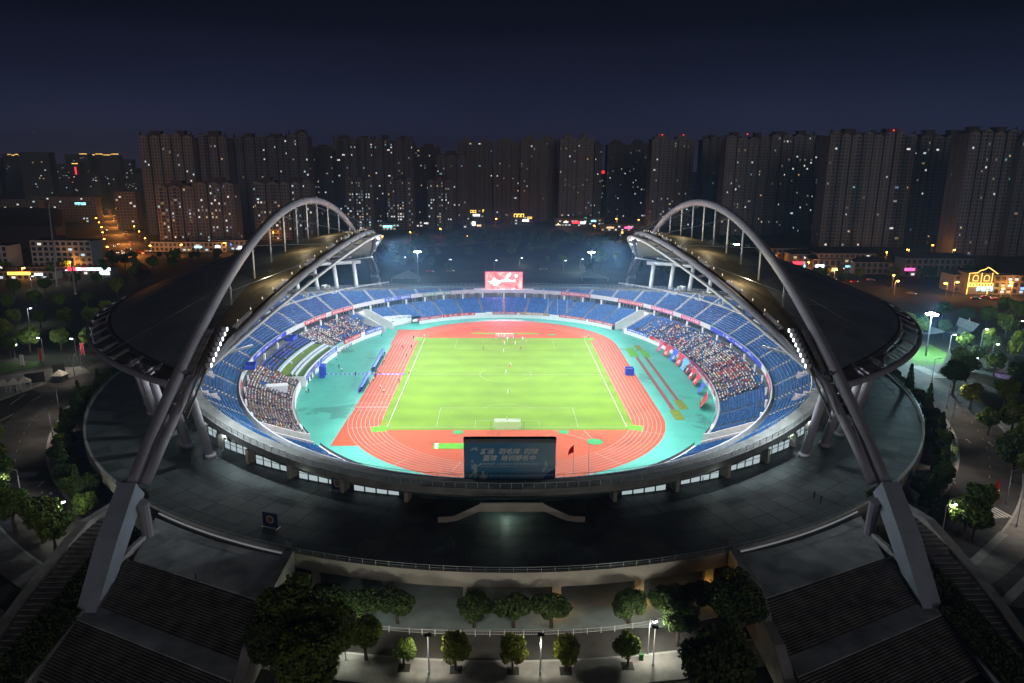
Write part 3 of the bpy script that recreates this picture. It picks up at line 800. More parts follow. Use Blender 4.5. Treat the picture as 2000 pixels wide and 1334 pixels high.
# mats, sand covers, runways laid on the apron
def flat(name, pts, z, m, parent=None, h=.03, **kw):
    mb = MB(); mb.prism([p[:2] for p in pts], z, z+h, 0); return mb.build(name, m, parent, **kw)
for pts, lab in ((((-38.6, -52.5, 0),(-34.9, -51.7, 0),(-33.7, -55.5, 0),(-37.5, -56.5, 0)), 'bright green turf mat at the near left pitch corner'),
                 (((34.8, -51.1, 0),(38.8, -51.5, 0),(37.8, -55.7, 0),(34.3, -53.9, 0)), 'bright green turf mat at the near right pitch corner'),
                 (((-38.2, 54.6, 0),(-34.5, 54.6, 0),(-35.4, 50.5, 0),(-38.2, 50.5, 0)), 'bright green turf mat at the far left pitch corner'),
                 (((34.5, 55.2, 0),(38.4, 54.3, 0),(38.2, 51.1, 0),(34.9, 51.1, 0)), 'bright green turf mat at the far right pitch corner')):
    flat('turf_mat', pts, .03, mat_green, label=lab, cat='mat', group='green corner mats')
flat('turf_strip', [(-14.5,61.5),(14.8,61.5),(14.8,63.4),(-14.5,63.4)], .03, mat_green, label='long green steeplechase cover behind the far goal', cat='turf strip')
flat('turf_strip', [(-19.9, -64.5, 0),(-10.9, -64.5, 0),(-10.8, -68.4, 0),(-19.6, -68.4, 0)], .03, mat_green, label='green steeplechase cover left of the near screen', cat='turf strip')
flat('white_board', [(-19.4, -64.7, 0),(-18.6, -64.7, 0),(-18.4, -68.2, 0),(-19.2, -68.2, 0)], .062, white_paint, label='white take-off board on the near green strip', cat='board')
for i, (x, y, r, lab) in enumerate(((-13.7,-56.4,1.5,'left'), (15.7,-56.2,1.5,'middle'), (23.5,-63.5,2.2,'right'))):
    flat('throw_circle', circ(x, y, r, n=24)[:-1], .03, mat('circle_green', (.03,.25,.08), .8, var=.1), label=f'small green throwing circle at the near end, {lab} one', cat='throwing circle', group='throwing circles')
flat('throw_circle', circ(20.6, 60.2, 1.6, n=24)[:-1], .03, MATS['circle_green'], label='small green throwing circle behind the far right pitch corner', cat='throwing circle', group='throwing circles')
mb = MB(); stripe(mb, [(23.5,-63.5),(13,-54.9)], .16, .014); stripe(mb, [(23.5,-63.5),(21.5,-54.9)], .16, .014); mb.build('sector_line', white_line, track)
for pts, lab in ((((49.5, -37.9, 0),(52.4, -37.7, 0),(52.2, -46.6, 0),(49.3, -46.6, 0)), 'olive covered sand pit nearest the camera'), (((53.1, -28.2, 0),(55.7, -28.4, 0),(55.8, -37.2, 0),(52.9, -37.2, 0)), 'olive covered sand pit beside the right stand wall'),
                 (((49.0, 37.3, 0),(52.1, 37.7, 0),(52.1, 23.9, 0),(48.6, 23.8, 0)), 'light green covered sand pit at the far end of the inner runway'), (((53.2, 41.9, 0),(55.7, 42.2, 0),(55.5, 33.6, 0),(53.2, 33.4, 0)), 'olive covered sand pit furthest from the camera'), (((54.0, 33.2, 0),(56.7, 33.0, 0),(56.5, 23.5, 0),(53.9, 23.3, 0)), 'dark green covered sand pit at the far end of the outer runway')):
    flat('sand_pit_cover', pts, .01, sand_olive if 'olive' in lab else mat_green, label=lab, cat='sand pit', group='covered jump pits')
flat('jump_runway', ((50.4, 23.1, 0),(51.6, 23.1, 0),(51.5, -37.5, 0),(50.2, -37.5, 0)), .008, run_red, h=.012, label='long narrow brown red jump runway, inner one', cat='runway', group='jump runways')
flat('jump_runway', ((53.9, 23.1, 0),(55.1, 23.1, 0),(54.9, -28.2, 0),(53.8, -28.2, 0)), .008, run_red, h=.012, label='long narrow brown red jump runway, outer one', cat='runway', group='jump runways')

# ---------------------------------------------------------------- plaza deck and its stone slabs
deck = empty('plaza_deck', kind='structure')
mb = MB(); 
ring(mb, E(96, 110, 6.94, 2.0), E(125.4, 138.4, 6.94, 2.0), n=160, flip=True); mb.build('deck_base', joint, deck)
slabM = [deck_stone, deck_stone2]
cells = []
NR, NA = 7, 150
for j in range(NR):
    for i in range(NA):
        t0, t1 = 2*pi*i/NA, 2*pi*(i+1)/NA; f0, f1 = j/NR, (j+1)/NR
        c_ = se(96+29.4*(f0+f1)/2, 110+28.4*(f0+f1)/2, (t0+t1)/2, 2.0)
        cells.append((math.hypot(c_[0]+2.5, c_[1]+244), i, j))
cells.sort(); restq = []
for q, (d, i, j) in enumerate(cells):
    t0, t1 = 2*pi*i/NA+.0004, 2*pi*(i+1)/NA-.0004; f0, f1 = j/NR+.0012, (j+1)/NR-.0012
    P = [se(96+29.4*f, 110+28.4*f, t, 2.0) for f, t in ((f0,t0),(f1,t0),(f1,t1),(f0,t1))]
    if q < 300:
        m_ = MB(); m_.prism(P, 6.9, 7.0+RND.uniform(-.006,.006)); m_.build('paving_slab', slabM[(i*7+j*3) % 2], deck)
    else: restq.append(P)
m_ = MB()
for P in restq: m_.prism(P, 6.9, 7.0)
m_.build('paving', deck_stone, deck, kind='stuff')
# rim: fascia, coping rail, soffit, back wall
mb = MB(); R_ = lambda o, z: E(125.6+o, 138.6+o, z, 2.0)
ring(mb, R_(0, 7.25), R_(0, 4.5), n=200, flip=True); ring(mb, R_(-.6, 7.25), R_(0, 7.25), n=200, flip=True); ring(mb, R_(-.6, 7.25), R_(-.6, 6.9), n=200)
ring(mb, R_(0, 4.5), R_(-9, 4.5), n=200, flip=True)
mb.build('rim_fascia', beige_stone, deck)
mb = MB(); ring(mb, R_(-6.5, 0), R_(-6.5, 4.5), n=200); mb.build('basement_wall', mat('basement_wall', (.12,.12,.115), .8, var=.2), deck)
mb = MB()
for i in range(170):
    t0, t1 = pi+pi*i/170, pi+pi*(i+1)/170
    p, q = se(125.4, 138.4, t0, 2.0), se(125.4, 138.4, t1, 2.0)
    mb.beam((*p, 8.15), (*q, 8.15), .09, .07); mb.beam((*p, 7.25), (*p, 8.15), .07, .07); mb.beam((*p, 7.7), (*q, 7.7), .05, .05)
mb.build('rim_rail', rail_m, deck)
for i, u in enumerate((640,778,925,1080,1225,1360)):
    x = (-34,-21.3,-7.6,7.3,21.6,34.4)[i]; y = -138.2*sqrt(1-(x/125.6)**2)
    m_ = MB(); m_.box(x-.75, x+.75, y+.1, y+1.6, 0, 4.5); m_.build('rim_column', beige_stone, deck)
    if i >= 3:
        lo = empty('wall_lamp', (x, y-.15, .5), label=('amber uplight at the foot of the middle rim column', 'amber uplight at the foot of the right of centre rim column', 'amber uplight at the foot of the rightmost rim column')[i-3], cat='lamp', group='amber column uplights')
        m_ = MB(); m_.cyl(0, 0, 0, .5, .2, 8); m_.build('glow', mat('amber_glow', (.5,.3,.05), .5, var=0, emit=(1.0,.45,.05), es=14), lo)
        lamp('amber_light', 'POINT', (x, y-.7, .9), 120, (1.0,.5,.08), radius=.2)
# landings, grand stairs and their flanking walls
for sx, side in ((-1, 'left'), (1, 'right')):
    X = lambda p: (sx*p[0], p[1])
    mb = MB(); tl, tr = (-64.2,-134.0), (-40.2,-145.3)
    P = [X(p) for p in [(-67.6,-118.8),(-60,-123.6),(-52.8,-127.6),(-46,-130.6),(-39.2,-132.9),(-39.2,-145.6),(-64.4,-133.8)]]
    mb.prism(P, 5.0, 6.985); mb.build('stair_landing', landing_stone, kind='structure')
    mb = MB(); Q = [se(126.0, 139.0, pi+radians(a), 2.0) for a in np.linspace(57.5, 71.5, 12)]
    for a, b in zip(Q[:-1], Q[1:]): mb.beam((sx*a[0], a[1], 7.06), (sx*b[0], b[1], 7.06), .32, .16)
    mb.build('edge_kerb', mat('glowing_kerb', (.62,.62,.62), .5, var=.1, emit=(.85,.95,1.0), es=.12), deck)  # pale kerb given a weak even glow along its length
    sg = empty('grand_stair', label=f'broad dark stone staircase descending at the lower {side} of the plaza', cat='staircase')
    dv = Vector((-.437*1, -.9)); ed = Vector((.9, -.437))
    a0, a1 = Vector((-65.0,-133.5)), Vector((-39.4,-145.9))
    OW = [(-65.8,-124.5),(-66.2,-131.5),(-67.6,-139.5),(-67.9,-142.4),(-67.7,-143.4),(-69.0,-152),(-69.6,-165),(-69.9,-190)]
    def owx(y): return float(np.interp(-y, [-p[1] for p in OW], [p[0] for p in OW]))+.3
    def row(off):
        b = a1+dv*off; s1 = (-39.15-b.x)/ed.x; R_p = b+ed*s1; s = -60
        L_p = b+ed*(-10)
        for q in range(400):
            L_p = b-ed*(q*.1)
            if L_p.x < owx(L_p.y): break
        return L_p, R_p
    z = 6.985; off = 0.0
    for i in range(40):
        if i == 20:
            q0, q1 = row(off), row(off+3.6); P = [q0[0], q0[1], q1[1], q1[0]]; m_ = MB(); m_.prism([X(p) for p in P], z-.9, z-.004); m_.build('mid_landing', landing_stone, sg); off += 3.6
        z -= .16
        q0, q1 = row(off), row(off+.42); P = [q0[0], q0[1], q1[1], q1[0]]
        m_ = MB(); m_.prism([X(p) for p in P], z-.6, z); m_.build('step', step_stone, sg); off += .42
    # inner flanking wall (towards the centre) and outer kinked wall
    wl = empty('stair_wall', label=f'grey parapet wall on the inner side of the {side} grand stair', cat='wall')
    m_ = MB(); W_ = [(-38.4,-132.6,8.0),(-38.5,-144.5,8.0),(-38.4,-149.5,5.6),(-38.3,-154.5,5.3),(-38.2,-159,3.2),(-38.1,-172,1.2)]
    for a, b in zip(W_[:-1], W_[1:]):
        m_.add([(sx*(a[0]-.8),a[1],0),(sx*(a[0]+.8),a[1],0),(sx*(b[0]+.8),b[1],0),(sx*(b[0]-.8),b[1],0),(sx*(a[0]-.8),a[1],a[2]),(sx*(a[0]+.8),a[1],a[2]),(sx*(b[0]+.8),b[1],b[2]),(sx*(b[0]-.8),b[1],b[2])],
               [(4,5,6,7),(0,4,7,3),(1,2,6,5),(0,1,5,4),(2,3,7,6)])
    m_.build('wall_panel', mat('grey_wall_stone', (.32,.31,.29), .8, var=.35, scale=.3, detail=6), wl)
    ow = empty('stair_wall', label=f'kinked pale wall between the {side} grand stair and its planted bank', cat='wall')
    m_ = MB(); W_ = [(-65.8,-124.5,7.8),(-66.2,-131.5,7.8),(-67.6,-139.5,5.4),(-67.9,-142.4,5.0),(-67.7,-143.4,4.2),(-69.0,-152,1.8),(-69.6,-165,.9)]
    for a, b in zip(W_[:-1], W_[1:]):
        m_.add([(sx*(a[0]-.35),a[1],0),(sx*(a[0]+.35),a[1],0),(sx*(b[0]+.35),b[1],0),(sx*(b[0]-.35),b[1],0),(sx*(a[0]-.35),a[1],a[2]),(sx*(a[0]+.35),a[1],a[2]),(sx*(b[0]+.35),b[1],b[2]),(sx*(b[0]-.35),b[1],b[2])],
               [(4,5,6,7),(0,4,7,3),(1,2,6,5),(0,1,5,4),(2,3,7,6)])
    m_.build('wall_panel', concrete, ow)
    ob = empty('ramp_wall', label=f'broad grey coping wall along the outer {side} ramp', cat='wall')
    m_ = MB(); W_ = [(-78.0,-113.5,7.4),(-79.8,-121,7.4),(-80.9,-128,5.0),(-80.9,-134.5,3.8),(-79.6,-143,3.2),(-78.6,-149.5,2.4),(-76.8,-166,1.0)]
    for a, b in zip(W_[:-1], W_[1:]):
        m_.add([(sx*(a[0]-.9),a[1],0),(sx*(a[0]+.9),a[1],0),(sx*(b[0]+.9),b[1],0),(sx*(b[0]-.9),b[1],0),(sx*(a[0]-.9),a[1],a[2]),(sx*(a[0]+.9),a[1],a[2]),(sx*(b[0]+.9),b[1],b[2]),(sx*(b[0]-.9),b[1],b[2])],
               [(4,5,6,7),(0,4,7,3),(1,2,6,5),(0,1,5,4),(2,3,7,6)])
    m_.build('wall_panel', MATS['grey_wall_stone'], ob)
    m_ = MB()
    for a, b, c, d in (((-66.2,-124,6.6),(-74,-120,6.6),(-75.6,-134,3.2),(-67.4,-139.5,4.6)), ((-67.4,-139.5,4.6),(-75.6,-134,3.2),(-74.5,-165,.4),(-69.4,-165,.6))):
        m_.poly([(sx*p[0], p[1], p[2]) for p in (a,b,c,d)])
    m_.build('planted_bank', mat('bank_soil', (.04,.05,.02), .95, var=.5, scale=.4, detail=5), kind='structure')
    NPQ = []
    for i in range(5200):
        f, g = NP.random(), NP.random()
        A_, B_ = (Vector((-66.3,-124,6.7)).lerp(Vector((-69.4,-165,.7)), f), Vector((-74,-120,6.6)).lerp(Vector((-74.6,-165,.5)), f))
        p = A_.lerp(B_, g); p.z += -.25+NP.random()*.7+(.5 if f > .5 else 0)
        r = .28; q = NP.normal(size=(2,3)); q[0] /= np.linalg.norm(q[0]); q[1] -= q[0]*q[0].dot(q[1]); q[1] /= np.linalg.norm(q[1]); q *= r
        P3 = np.array([sx*p.x, p.y, p.z]); NPQ.append([P3-q[0]-q[1]*.5, P3+q[0]-q[1]*.5, P3+q[0]+q[1]*.5, P3-q[0]+q[1]*.5])
    np_quads('hedge_cover', np.array(NPQ), mat('hedge_leaf', (.055,.075,.018), .8, var=.5, scale=.8), kind='stuff')
    # narrow dark steps beside the ramp wall
    rs = empty('ramp_stair', label=f'narrow dark steps along the outer {side} ramp wall', cat='staircase')
    for i in range(34):
        y = -118-i*1.25; zt = max(6.6-.2*i, .2); x0 = 79.6 if i < 8 else 79.2; m_ = MB(); m_.box(min(sx*(x0-.2), sx*74.6), max(sx*(x0-.2), sx*74.6), y-1.25, y, 0, zt); m_.build('step', step_stone, rs)
# deck lights below the balcony
for u, p in (((15, 40), 0), ((-15, 40), 0), ((36, 40), 0), ((-36, 40), 0)): pass
for th in (-150,-138,-126,-114,-66,-54,-42,-30):
    t = radians(th); x, y = se(106.0, 120.5, t, 2.0); lamp('balcony_light', 'POINT', (x*.985, y*.985, 10.6+max(0, (abs(abs(th)-90)-40)*.05)), 120 if 22 < abs(abs(th)-90) < 52 else 80, (.85,1.0,.86), radius=.06)
tl_ = empty('strip_lamp', (-1.2,-118.6,9.2), label='greenish white strip lamp under the outer stair landing', cat='lamp'); m_ = MB(); m_.box(-4.5,4.5,-.12,.12,0,.12); m_.build('tube', mat('tube_glow', (.8,.9,.8), .4, var=0, emit=(.75,1.0,.8), es=5), tl_)
lamp('stair_light', 'POINT', (-1.0,-119.5,8.9), 210, (.72,1.0,.82), radius=.06)
for th, rr, pw in ((-51, 107, 300), (-129, 107, 220), (-44, 106, 220), (-136, 106, 160)):
    lamp('stair_void_light', 'POINT', (rr*cos(radians(th)), rr*sin(radians(th)), 9.6), pw, (.8,1.0,1.0), radius=.06)

# ---------------------------------------------------------------- banners and boards round the bowl
def bmat(n, c): return mat('banner_'+n, c, .6, var=.05, scale=1.0)
BM = {'red': bmat('red',(.50,.03,.045)), 'crimson': bmat('crimson',(.35,.01,.06)), 'pink': bmat('pink',(.55,.07,.20)), 'blue': bmat('blue',(.03,.10,.50)), 'led': bmat('led_blue',(.02,.05,.45)),
      'white': white_paint, 'tan': bmat('tan',(.40,.24,.14)), 'green': bmat('grey_green',(.20,.32,.25)), 'sky': bmat('sky_blue',(.10,.35,.62)), 'maroon': bmat('maroon',(.16,.015,.03))}
letter_w = mat('white_lettering', (.75,.75,.75), .6, var=0); letter_y = mat('yellow_lettering', (.65,.60,.10), .6, var=0); letter_g = mat('grey_lettering', (.40,.40,.40), .7, var=0)
def banner(p0, p1, level, col, text, label, lm=None, frac=.62, h=None, shear=0):
    a, b, z0, z1 = (82.9, 110.9, 9.6, 11.25) if level == 'up' else ((68.45, 95.45, 1.75, 3.0) if level == 'low' else (67.1, 94.1, 1.9, 3.5))
    if h: z1 = z0+h
    ta, tb = tpar(a, b, p0[0], p0[1]), tpar(a, b, p1[0], p1[1])
    if ta - tb > pi: tb += 2*pi
    if tb - ta > pi: ta += 2*pi
    if ta < tb: ta, tb = tb, ta
    bn = empty('banner', label=label, cat='banner', group='banners hung along the stands')
    mb = MB(); n = max(3, int((ta-tb)*14)); th = .05
    for i in range(n):
        u0, u1 = ta+(tb-ta)*i/n, ta+(tb-ta)*(i+1)/n
        o0, o1 = se(a, b, u0), se(a, b, u1); i0, i1 = se(a-th, b-th, u0), se(a-th, b-th, u1)
        mb.poly([(*i0,z0),(*i1,z0),(*i1,z1),(*i0,z1)]); mb.poly([(*o0,z1),(*i0,z1),(*i1,z1),(*o1,z1)]); mb.poly([(*o1,z0),(*o0,z0),(*o0,z1),(*o1,z1)])
    mb.build('sheet', BM[col], bn)
    if text:
        V, F = text_mesh(text, 1.0, shear, .012)
        if len(V):
            w, hh = V[:,0].max()-V[:,0].min(), V[:,1].max()
            P = [se(a, b, ta+(tb-ta)*i/20) for i in range(21)]; L = sum(math.hypot(P[i+1][0]-P[i][0], P[i+1][1]-P[i][1]) for i in range(20))
            sc = min(frac*(z1-z0)/hh, .92*L/w); zc = (z0+z1)/2-hh*sc/2; sx_ = min(.92*L/w, sc*1.6)
            vv = []
            for x, y in V:
                t = (ta+tb)/2+(tb-ta)*(x*sx_)/L; q = se(a-.11, b-.11, t); vv.append((*q, zc+y*sc))
            m_ = MB(); m_.add(vv, F); m_.build('lettering', lm or letter_w, bn)
    return bn
UPB = [((-78.3, 34.2, 10.4), (-74.9, 50.9, 10.4), 'red', '青春飞扬 为热爱加油', 'red banner with white lettering below the upper left stand, nearer of the two'),
       ((-73.7, 55.1, 10.4), (-67.2, 68.6, 10.4), 'red', '我们的主队 永远支持', 'red banner with white lettering below the upper left stand, further of the two'),
       ((-56.2, 85.8, 10.4), (-45.2, 96.6, 10.4), 'blue', '九江银行 一路同行', 'blue banner with white lettering on the far left parapet'),
       ((-39.6, 99.4, 10.4), (-26.1, 106.8, 10.4), 'green', '江西体育 为你喝彩 加油', 'grey green banner on the far parapet left of the screen'),
       ((28.3, 105.6, 10.4), (41.5, 96.7, 10.4), 'red', '南昌工控集团球队为城加油', 'red banner on the far parapet right of the screen'),
       ((53.9, 87.6, 10.4), (63.5, 75.2, 10.4), 'red', '我们的主队 永远支持 永不放弃', 'red banner with white lettering on the far right parapet'),
       ((65.9, 70.5, 10.4), (72.8, 57.1, 10.4), 'pink', '为你喝彩 永远支持', 'pink banner on the right parapet, further of the two'),
       ((75.0, 51.8, 10.4), (79.3, 37.9, 10.4), 'pink', '九江加油 永不言弃', 'pink banner on the right parapet, nearer of the two'),
       ((80.4, 28.6, 10.4), (80.6, -26.0, 10.4), 'led', '中甲联赛      CHINA LEAGUE      中甲联赛', 'long blue advertising board along the right parapet'),
       ((78.9, -35.1, 10.4), (74.8, -51.3, 10.4), 'pink', '加油 红色军团', 'pink banner at the near bend of the right parapet'),
       ((-81.4, 18.4, 10.4), (-81.7, -18.3, 10.4), 'led', '中甲联赛    CHINA LEAGUE    中甲联赛', 'long blue advertising board along the left parapet'),
       ((-77.2, -42.4, 10.4), (-71.8, -60.1, 10.4), 'red', '加油 九江', 'red banner at the near bend of the left parapet')]
for p0, p1, c, t, l in UPB: banner(p0, p1, 'up', c, t, l)
LOB = [((-41.0, 75.6, 2.2), (-38.6, 76.7, 2.2), 'white', '', 'small white logo board at the left end of the far wall', None),
       ((-38.3, 76.7, 2.2), (-28.5, 84.6, 2.2), 'red', '一路向前 一起向未来', 'red slanted lettering banner on the far wall, leftmost', .25),
       ((-28.3, 85.7, 2.2), (-13.9, 94.1, 2.2), 'red', '加油 第一次的征程 中国体育', 'second red banner from the left on the far wall', 0),
       ((-8.9, 96.0, 2.2), (-5.7, 96.7, 2.2), 'white', '', 'small white board beside the crimson banner behind the far goal', None),
       ((-5.5, 96.7, 2.2), (6.3, 96.8, 2.2), 'crimson', '热烈祝贺江西九江队征战联赛', 'crimson banner behind the far goal', 0),
       ((7.7, 96.2, 2.2), (22.3, 93.4, 2.2), 'tan', '        驾驭 未来之路', 'tan banner with two dark cars behind the flagpoles', 0),
       ((26.9, 91.7, 2.2), (38.9, 83.1, 2.2), 'red', '中甲梦 国球为江西足球人加油', 'red banner on the far right wall, left of the pair', 0),
       ((39.9, 82.0, 2.2), (50.3, 71.2, 2.2), 'red', '南小马 小哥 勇敢心一起为你加油', 'red banner on the far right wall, right of the pair', 0),
       ((55.0, 63.0, 2.2), (60.6, 47.8, 2.2), 'blue', '中国体育 快乐 健康 向上', 'royal blue banner at the far end of the right stand', 0),
       ((60.8, 46.9, 2.2), (64.9, 33.0, 2.2), 'red', '为热爱而战', 'red and white banner beside the blue banner of the right stand', 0),
       ((64.9, 32.2, 2.2), (68.0, 11.5, 2.2), 'pink', '九江队 加油', 'pink banner under the supporters in the middle of the right stand', 0),
       ((68.1, 10.8, 2.2), (68.2, -16.6, 2.2), 'pink', '永远支持你', 'pink banner behind the supporter flags of the right stand', 0),
       ((67.8, -18.3, 2.2), (65.4, -30.2, 2.2), 'pink', '加油加油', 'pink banner at the near end of the right stand wall', 0),
       ((-58.6, 51.3, 2.2), (-53.4, 61.9, 2.2), 'blue', '江西体育产业集团', 'blue and white banner at the far end of the left stand', 0),
       ((-59.7, 48.5, 2.2), (-58.6, 50.8, 2.2), 'white', '', 'small white board between the blue and red banners of the left stand', None),
       ((-64.1, 35.4, 2.2), (-59.7, 48.1, 2.2), 'red', '我们九江是冠军', 'red banner with round emblem along the left stand wall', 0),
       ((-66.9, 22.5, 2.2), (-64.1, 34.5, 2.2), 'sky', '中国体育彩票', 'sky blue banner with yellow lettering along the left stand wall', 0)]
for p0, p1, c, t, l, sh in LOB:
    banner(p0, p1, 'low', c, t, l, letter_y if c == 'sky' else None, shear=sh or 0, h=1.9 if c == 'sky' or (p0[0] < -40 and p0[1] < 60) else None)
banner((-66,25.9), (-66,6.5), 'vip', 'blue', 'CHINA LEAGUE', 'blue board along the far half of the VIP terrace front', shear=.3)
banner((-66,5.5), (-66,-14.9), 'vip', 'blue', 'CHINA LEAGUE', 'blue board along the near half of the VIP terrace front', shear=.3)

# ---------------------------------------------------------------- the two big screens
scr = empty('video_screen', (0, 112.4, 9.8), label='bright pink and white lit video screen above the far stand', cat='screen')
def screen_mat():
    m = bpy.data.materials.new('screen_picture'); m.use_nodes = True; n = m.node_tree; L = n.links; b = n.nodes['Principled BSDF']
    g = n.nodes.new('ShaderNodeNewGeometry'); t = n.nodes.new('ShaderNodeTexNoise'); t.inputs['Scale'].default_value = .17; t.inputs['Detail'].default_value = 5; t.inputs['Distortion'].default_value = 1.6
    L.new(g.outputs['Position'], t.inputs['Vector']); r = n.nodes.new('ShaderNodeValToRGB'); el = r.color_ramp.elements
    el[0].position = .36; el[0].color = (.80,.16,.17,1); el[1].position = .66; el[1].color = (1,.62,.50,1)
    k = el.new(.5); k.color = (.95,.30,.28,1)
    L.new(t.outputs['Fac'], r.inputs[0]); L.new(r.outputs[0], b.inputs['Emission Color']); b.inputs['Emission Strength'].default_value = 1.5; b.inputs['Base Color'].default_value = (.02,.02,.02,1)
    return m
m_ = MB(); m_.box(-9.1, 9.1, 0, .1, .2, 9.9); m_.build('display', screen_mat(), scr)
m_ = MB(); m_.box(-9.4, 9.4, .12, 1.2, 0, 10.1); m_.build('casing', steel_dark, scr)
m_ = MB(); pinkedge = mat('screen_edge_glow', (.3,.05,.1), .5, var=0, emit=(1.0,.10,.22), es=1.6)
for b_ in ((-9.4,9.4,-.03,.12,9.9,10.1), (-9.4,9.4,-.03,.12,0,.2), (-9.4,-9.1,-.03,.12,.2,9.9), (9.1,9.4,-.03,.12,.2,9.9)): m_.box(*b_)
m_.build('border', pinkedge, scr)
whiteglow = mat('screen_white', (.5,.5,.5), .5, var=0, emit=(1,.97,.9), es=2.4); redglow = mat('screen_red', (.3,.05,.05), .5, var=0, emit=(.85,.05,.10), es=1.4)
def screen_art(poly, m, nm='graphic', y=-.06): q = MB(); q.add([(x, y, z) for x, z in poly], [tuple(range(len(poly)))]); return q.build(nm, m, scr)
bl = [(-4.6+ (2.2+.8*sin(5*a)+.5*cos(9*a))*cos(a)*1.25, 4.9+(1.5+.5*sin(4*a+1)+.35*cos(11*a))*sin(a)) for a in np.linspace(0, 2*pi, 60)[:-1]]
screen_art(bl, whiteglow); screen_art([(2.2+(1+.2*sin(3*a))*.9*cos(a)+1.0*sin(a), 8.0+1.7*sin(a)) for a in np.linspace(0, 2*pi, 24)[:-1]], mat('screen_cream', (.5,.4,.3), .5, var=0, emit=(1,.80,.62), es=1.7))
screen_art([(6.2+.75*cos(a), 8.0+.75*sin(a)) for a in np.linspace(0, 2*pi, 20)[:-1]], whiteglow, y=-.08); screen_art([(6.2+.3*cos(a), 8.0+.4*sin(a)) for a in np.linspace(0, 2*pi, 14)[:-1]], mat('screen_dark', (.02,.02,.05), .5, var=0, emit=(.05,.05,.15), es=.6), y=-.10)
for t_, x, z, s_ in (('欢迎来到九江', 2.2, 5.0, 1.25),):
    V, F = text_mesh(t_, s_, 0, .03); q = MB(); q.add([(v[0]+x, -.07, v[1]+z) for v in V], F); q.build('lettering', whiteglow, scr)
arc = [(-2+8*(i/14), 2.0-.8*sin(pi*i/14)) for i in range(15)]; screen_art(arc+[(x, z-.28) for x, z in arc[::-1]], whiteglow)
screen_art([(5.9,1.3),(6.7,1.3),(6.9,2.3),(6.5,3.1),(6.0,2.9),(5.7,2.2)], redglow)
for s in (-1, 1):
    for x in (6.2, 3.1): m_ = MB(); m_.box(s*x-.4, s*x+.4, -.3, .4, -2.8, 0); m_.build('support', white_paint, scr)
    m_ = MB(); m_.box(min(s*9.5, s*15), max(s*9.5, s*15), -1.2, .2, -.4, 1.6); m_.build('side_parapet', white_paint, scr)
lamp('screen_light', 'AREA', (0, 111.9, 14.8), 45000, (1.0,.25,.35), aim=(0, 90, 8)).data.size = 12

ns = empty('video_screen', (-.25, -112.2, 10.9), label='dark back of the near video screen with a blue training advert', cat='screen')
m_ = MB(); m_.box(-9.05, 9.05, -.2, .9, 0, 9.5); m_.build('casing', steel_dark, ns)
def poster():
    m = bpy.data.materials.new('advert_poster'); m.use_nodes = True; n = m.node_tree; L = n.links; b = n.nodes['Principled BSDF']; b.inputs['Roughness'].default_value = .6
    g = n.nodes.new('ShaderNodeTexCoord'); s = n.nodes.new('ShaderNodeSeparateXYZ'); L.new(g.outputs['Object'], s.inputs[0])
    r = n.nodes.new('ShaderNodeMapRange'); r.inputs[1].default_value = -9; r.inputs[2].default_value = 9; L.new(s.outputs['X'], r.inputs[0])
    c = n.nodes.new('ShaderNodeValToRGB'); c.color_ramp.elements[0].color = (.035,.21,.40,1); c.color_ramp.elements[1].color = (.25,.37,.45,1); c.color_ramp.elements[0].position = .45
    L.new(r.outputs[0], c.inputs[0]); L.new(c.outputs[0], b.inputs['Base Color']); return m
m_ = MB(); m_.box(-9.0, 9.0, -.26, -.203, .05, 8.6); m_.build('poster', poster(), ns)
m_ = MB(); m_.box(-9.1, 9.1, -.55, .95, 9.2, 9.5); m_.box(-9.1, 9.1, -.3, -.2, 8.62, 9.2); m_.build('top_frame', steel_dark, ns)
m_ = MB()
for i in range(64): m_.box(-8.7+.275*i, -8.7+.275*i+.1, -.42, -.3, 8.65, 9.0)
m_.build('vent_slats', steel, ns)
poster_ink = mat('poster_ink', (.70,.71,.69), .7, var=0); poster_ink2 = mat('poster_ink_faint', (.42,.52,.56), .7, var=0)
for t_, x, z, s_, w, sh, mm in (('游泳  羽毛球  网球', -.1, 6.25, 1.28, 11.6, .25, poster_ink), ('篮球  培训报名中', -.1, 4.85, 1.28, 10.6, .25, poster_ink), ('体育培训班 火热招生中 相关优惠咨询前台', -.1, 3.95, .58, 11.6, 0, poster_ink2), ('游泳馆报名热线 羽毛球馆报名热线 网球馆报名热线', -.1, 3.5, .3, 11.4, 0, poster_ink2)):
    V, F = text_mesh(t_, s_, sh, .025 if mm is poster_ink else .008); k = w/(V[:,0].max()-V[:,0].min()); q = MB(); q.add([(v[0]*k+x, -.275, v[1]+z) for v in V], F); q.build('lettering', mm, ns)
def ink(poly, m=poster_ink2, y=-.272): q = MB(); q.add([(x, y, z) for x, z in poly], [tuple(range(len(poly)))]); return q.build('graphic', m, ns)
ink([(-8,6.95),(-7.2,7.75),(-6.9,7.5),(-6.5,7.95),(-6.3,7.0),(-6.6,7.0),(-6.9,7.3),(-7.3,7.2)])
P2 = lambda L: [(x, z) for x, z in L]
ink(P2([(-7.8,4.3),(-7.55,3.9),(-7.6,3.1),(-7.1,3.2),(-7.3,2.4),(-8.2,1.5),(-8.0,1.3),(-7.0,2.0),(-6.8,1.9),(-7.3,.9),(-7.15,.7),(-6.4,2.0),(-6.5,3.6),(-5.5,4.1),(-5.5,4.25),(-6.7,3.95),(-6.85,4.35),(-7.1,4.3),(-7.1,3.85),(-7.35,4.0)]))
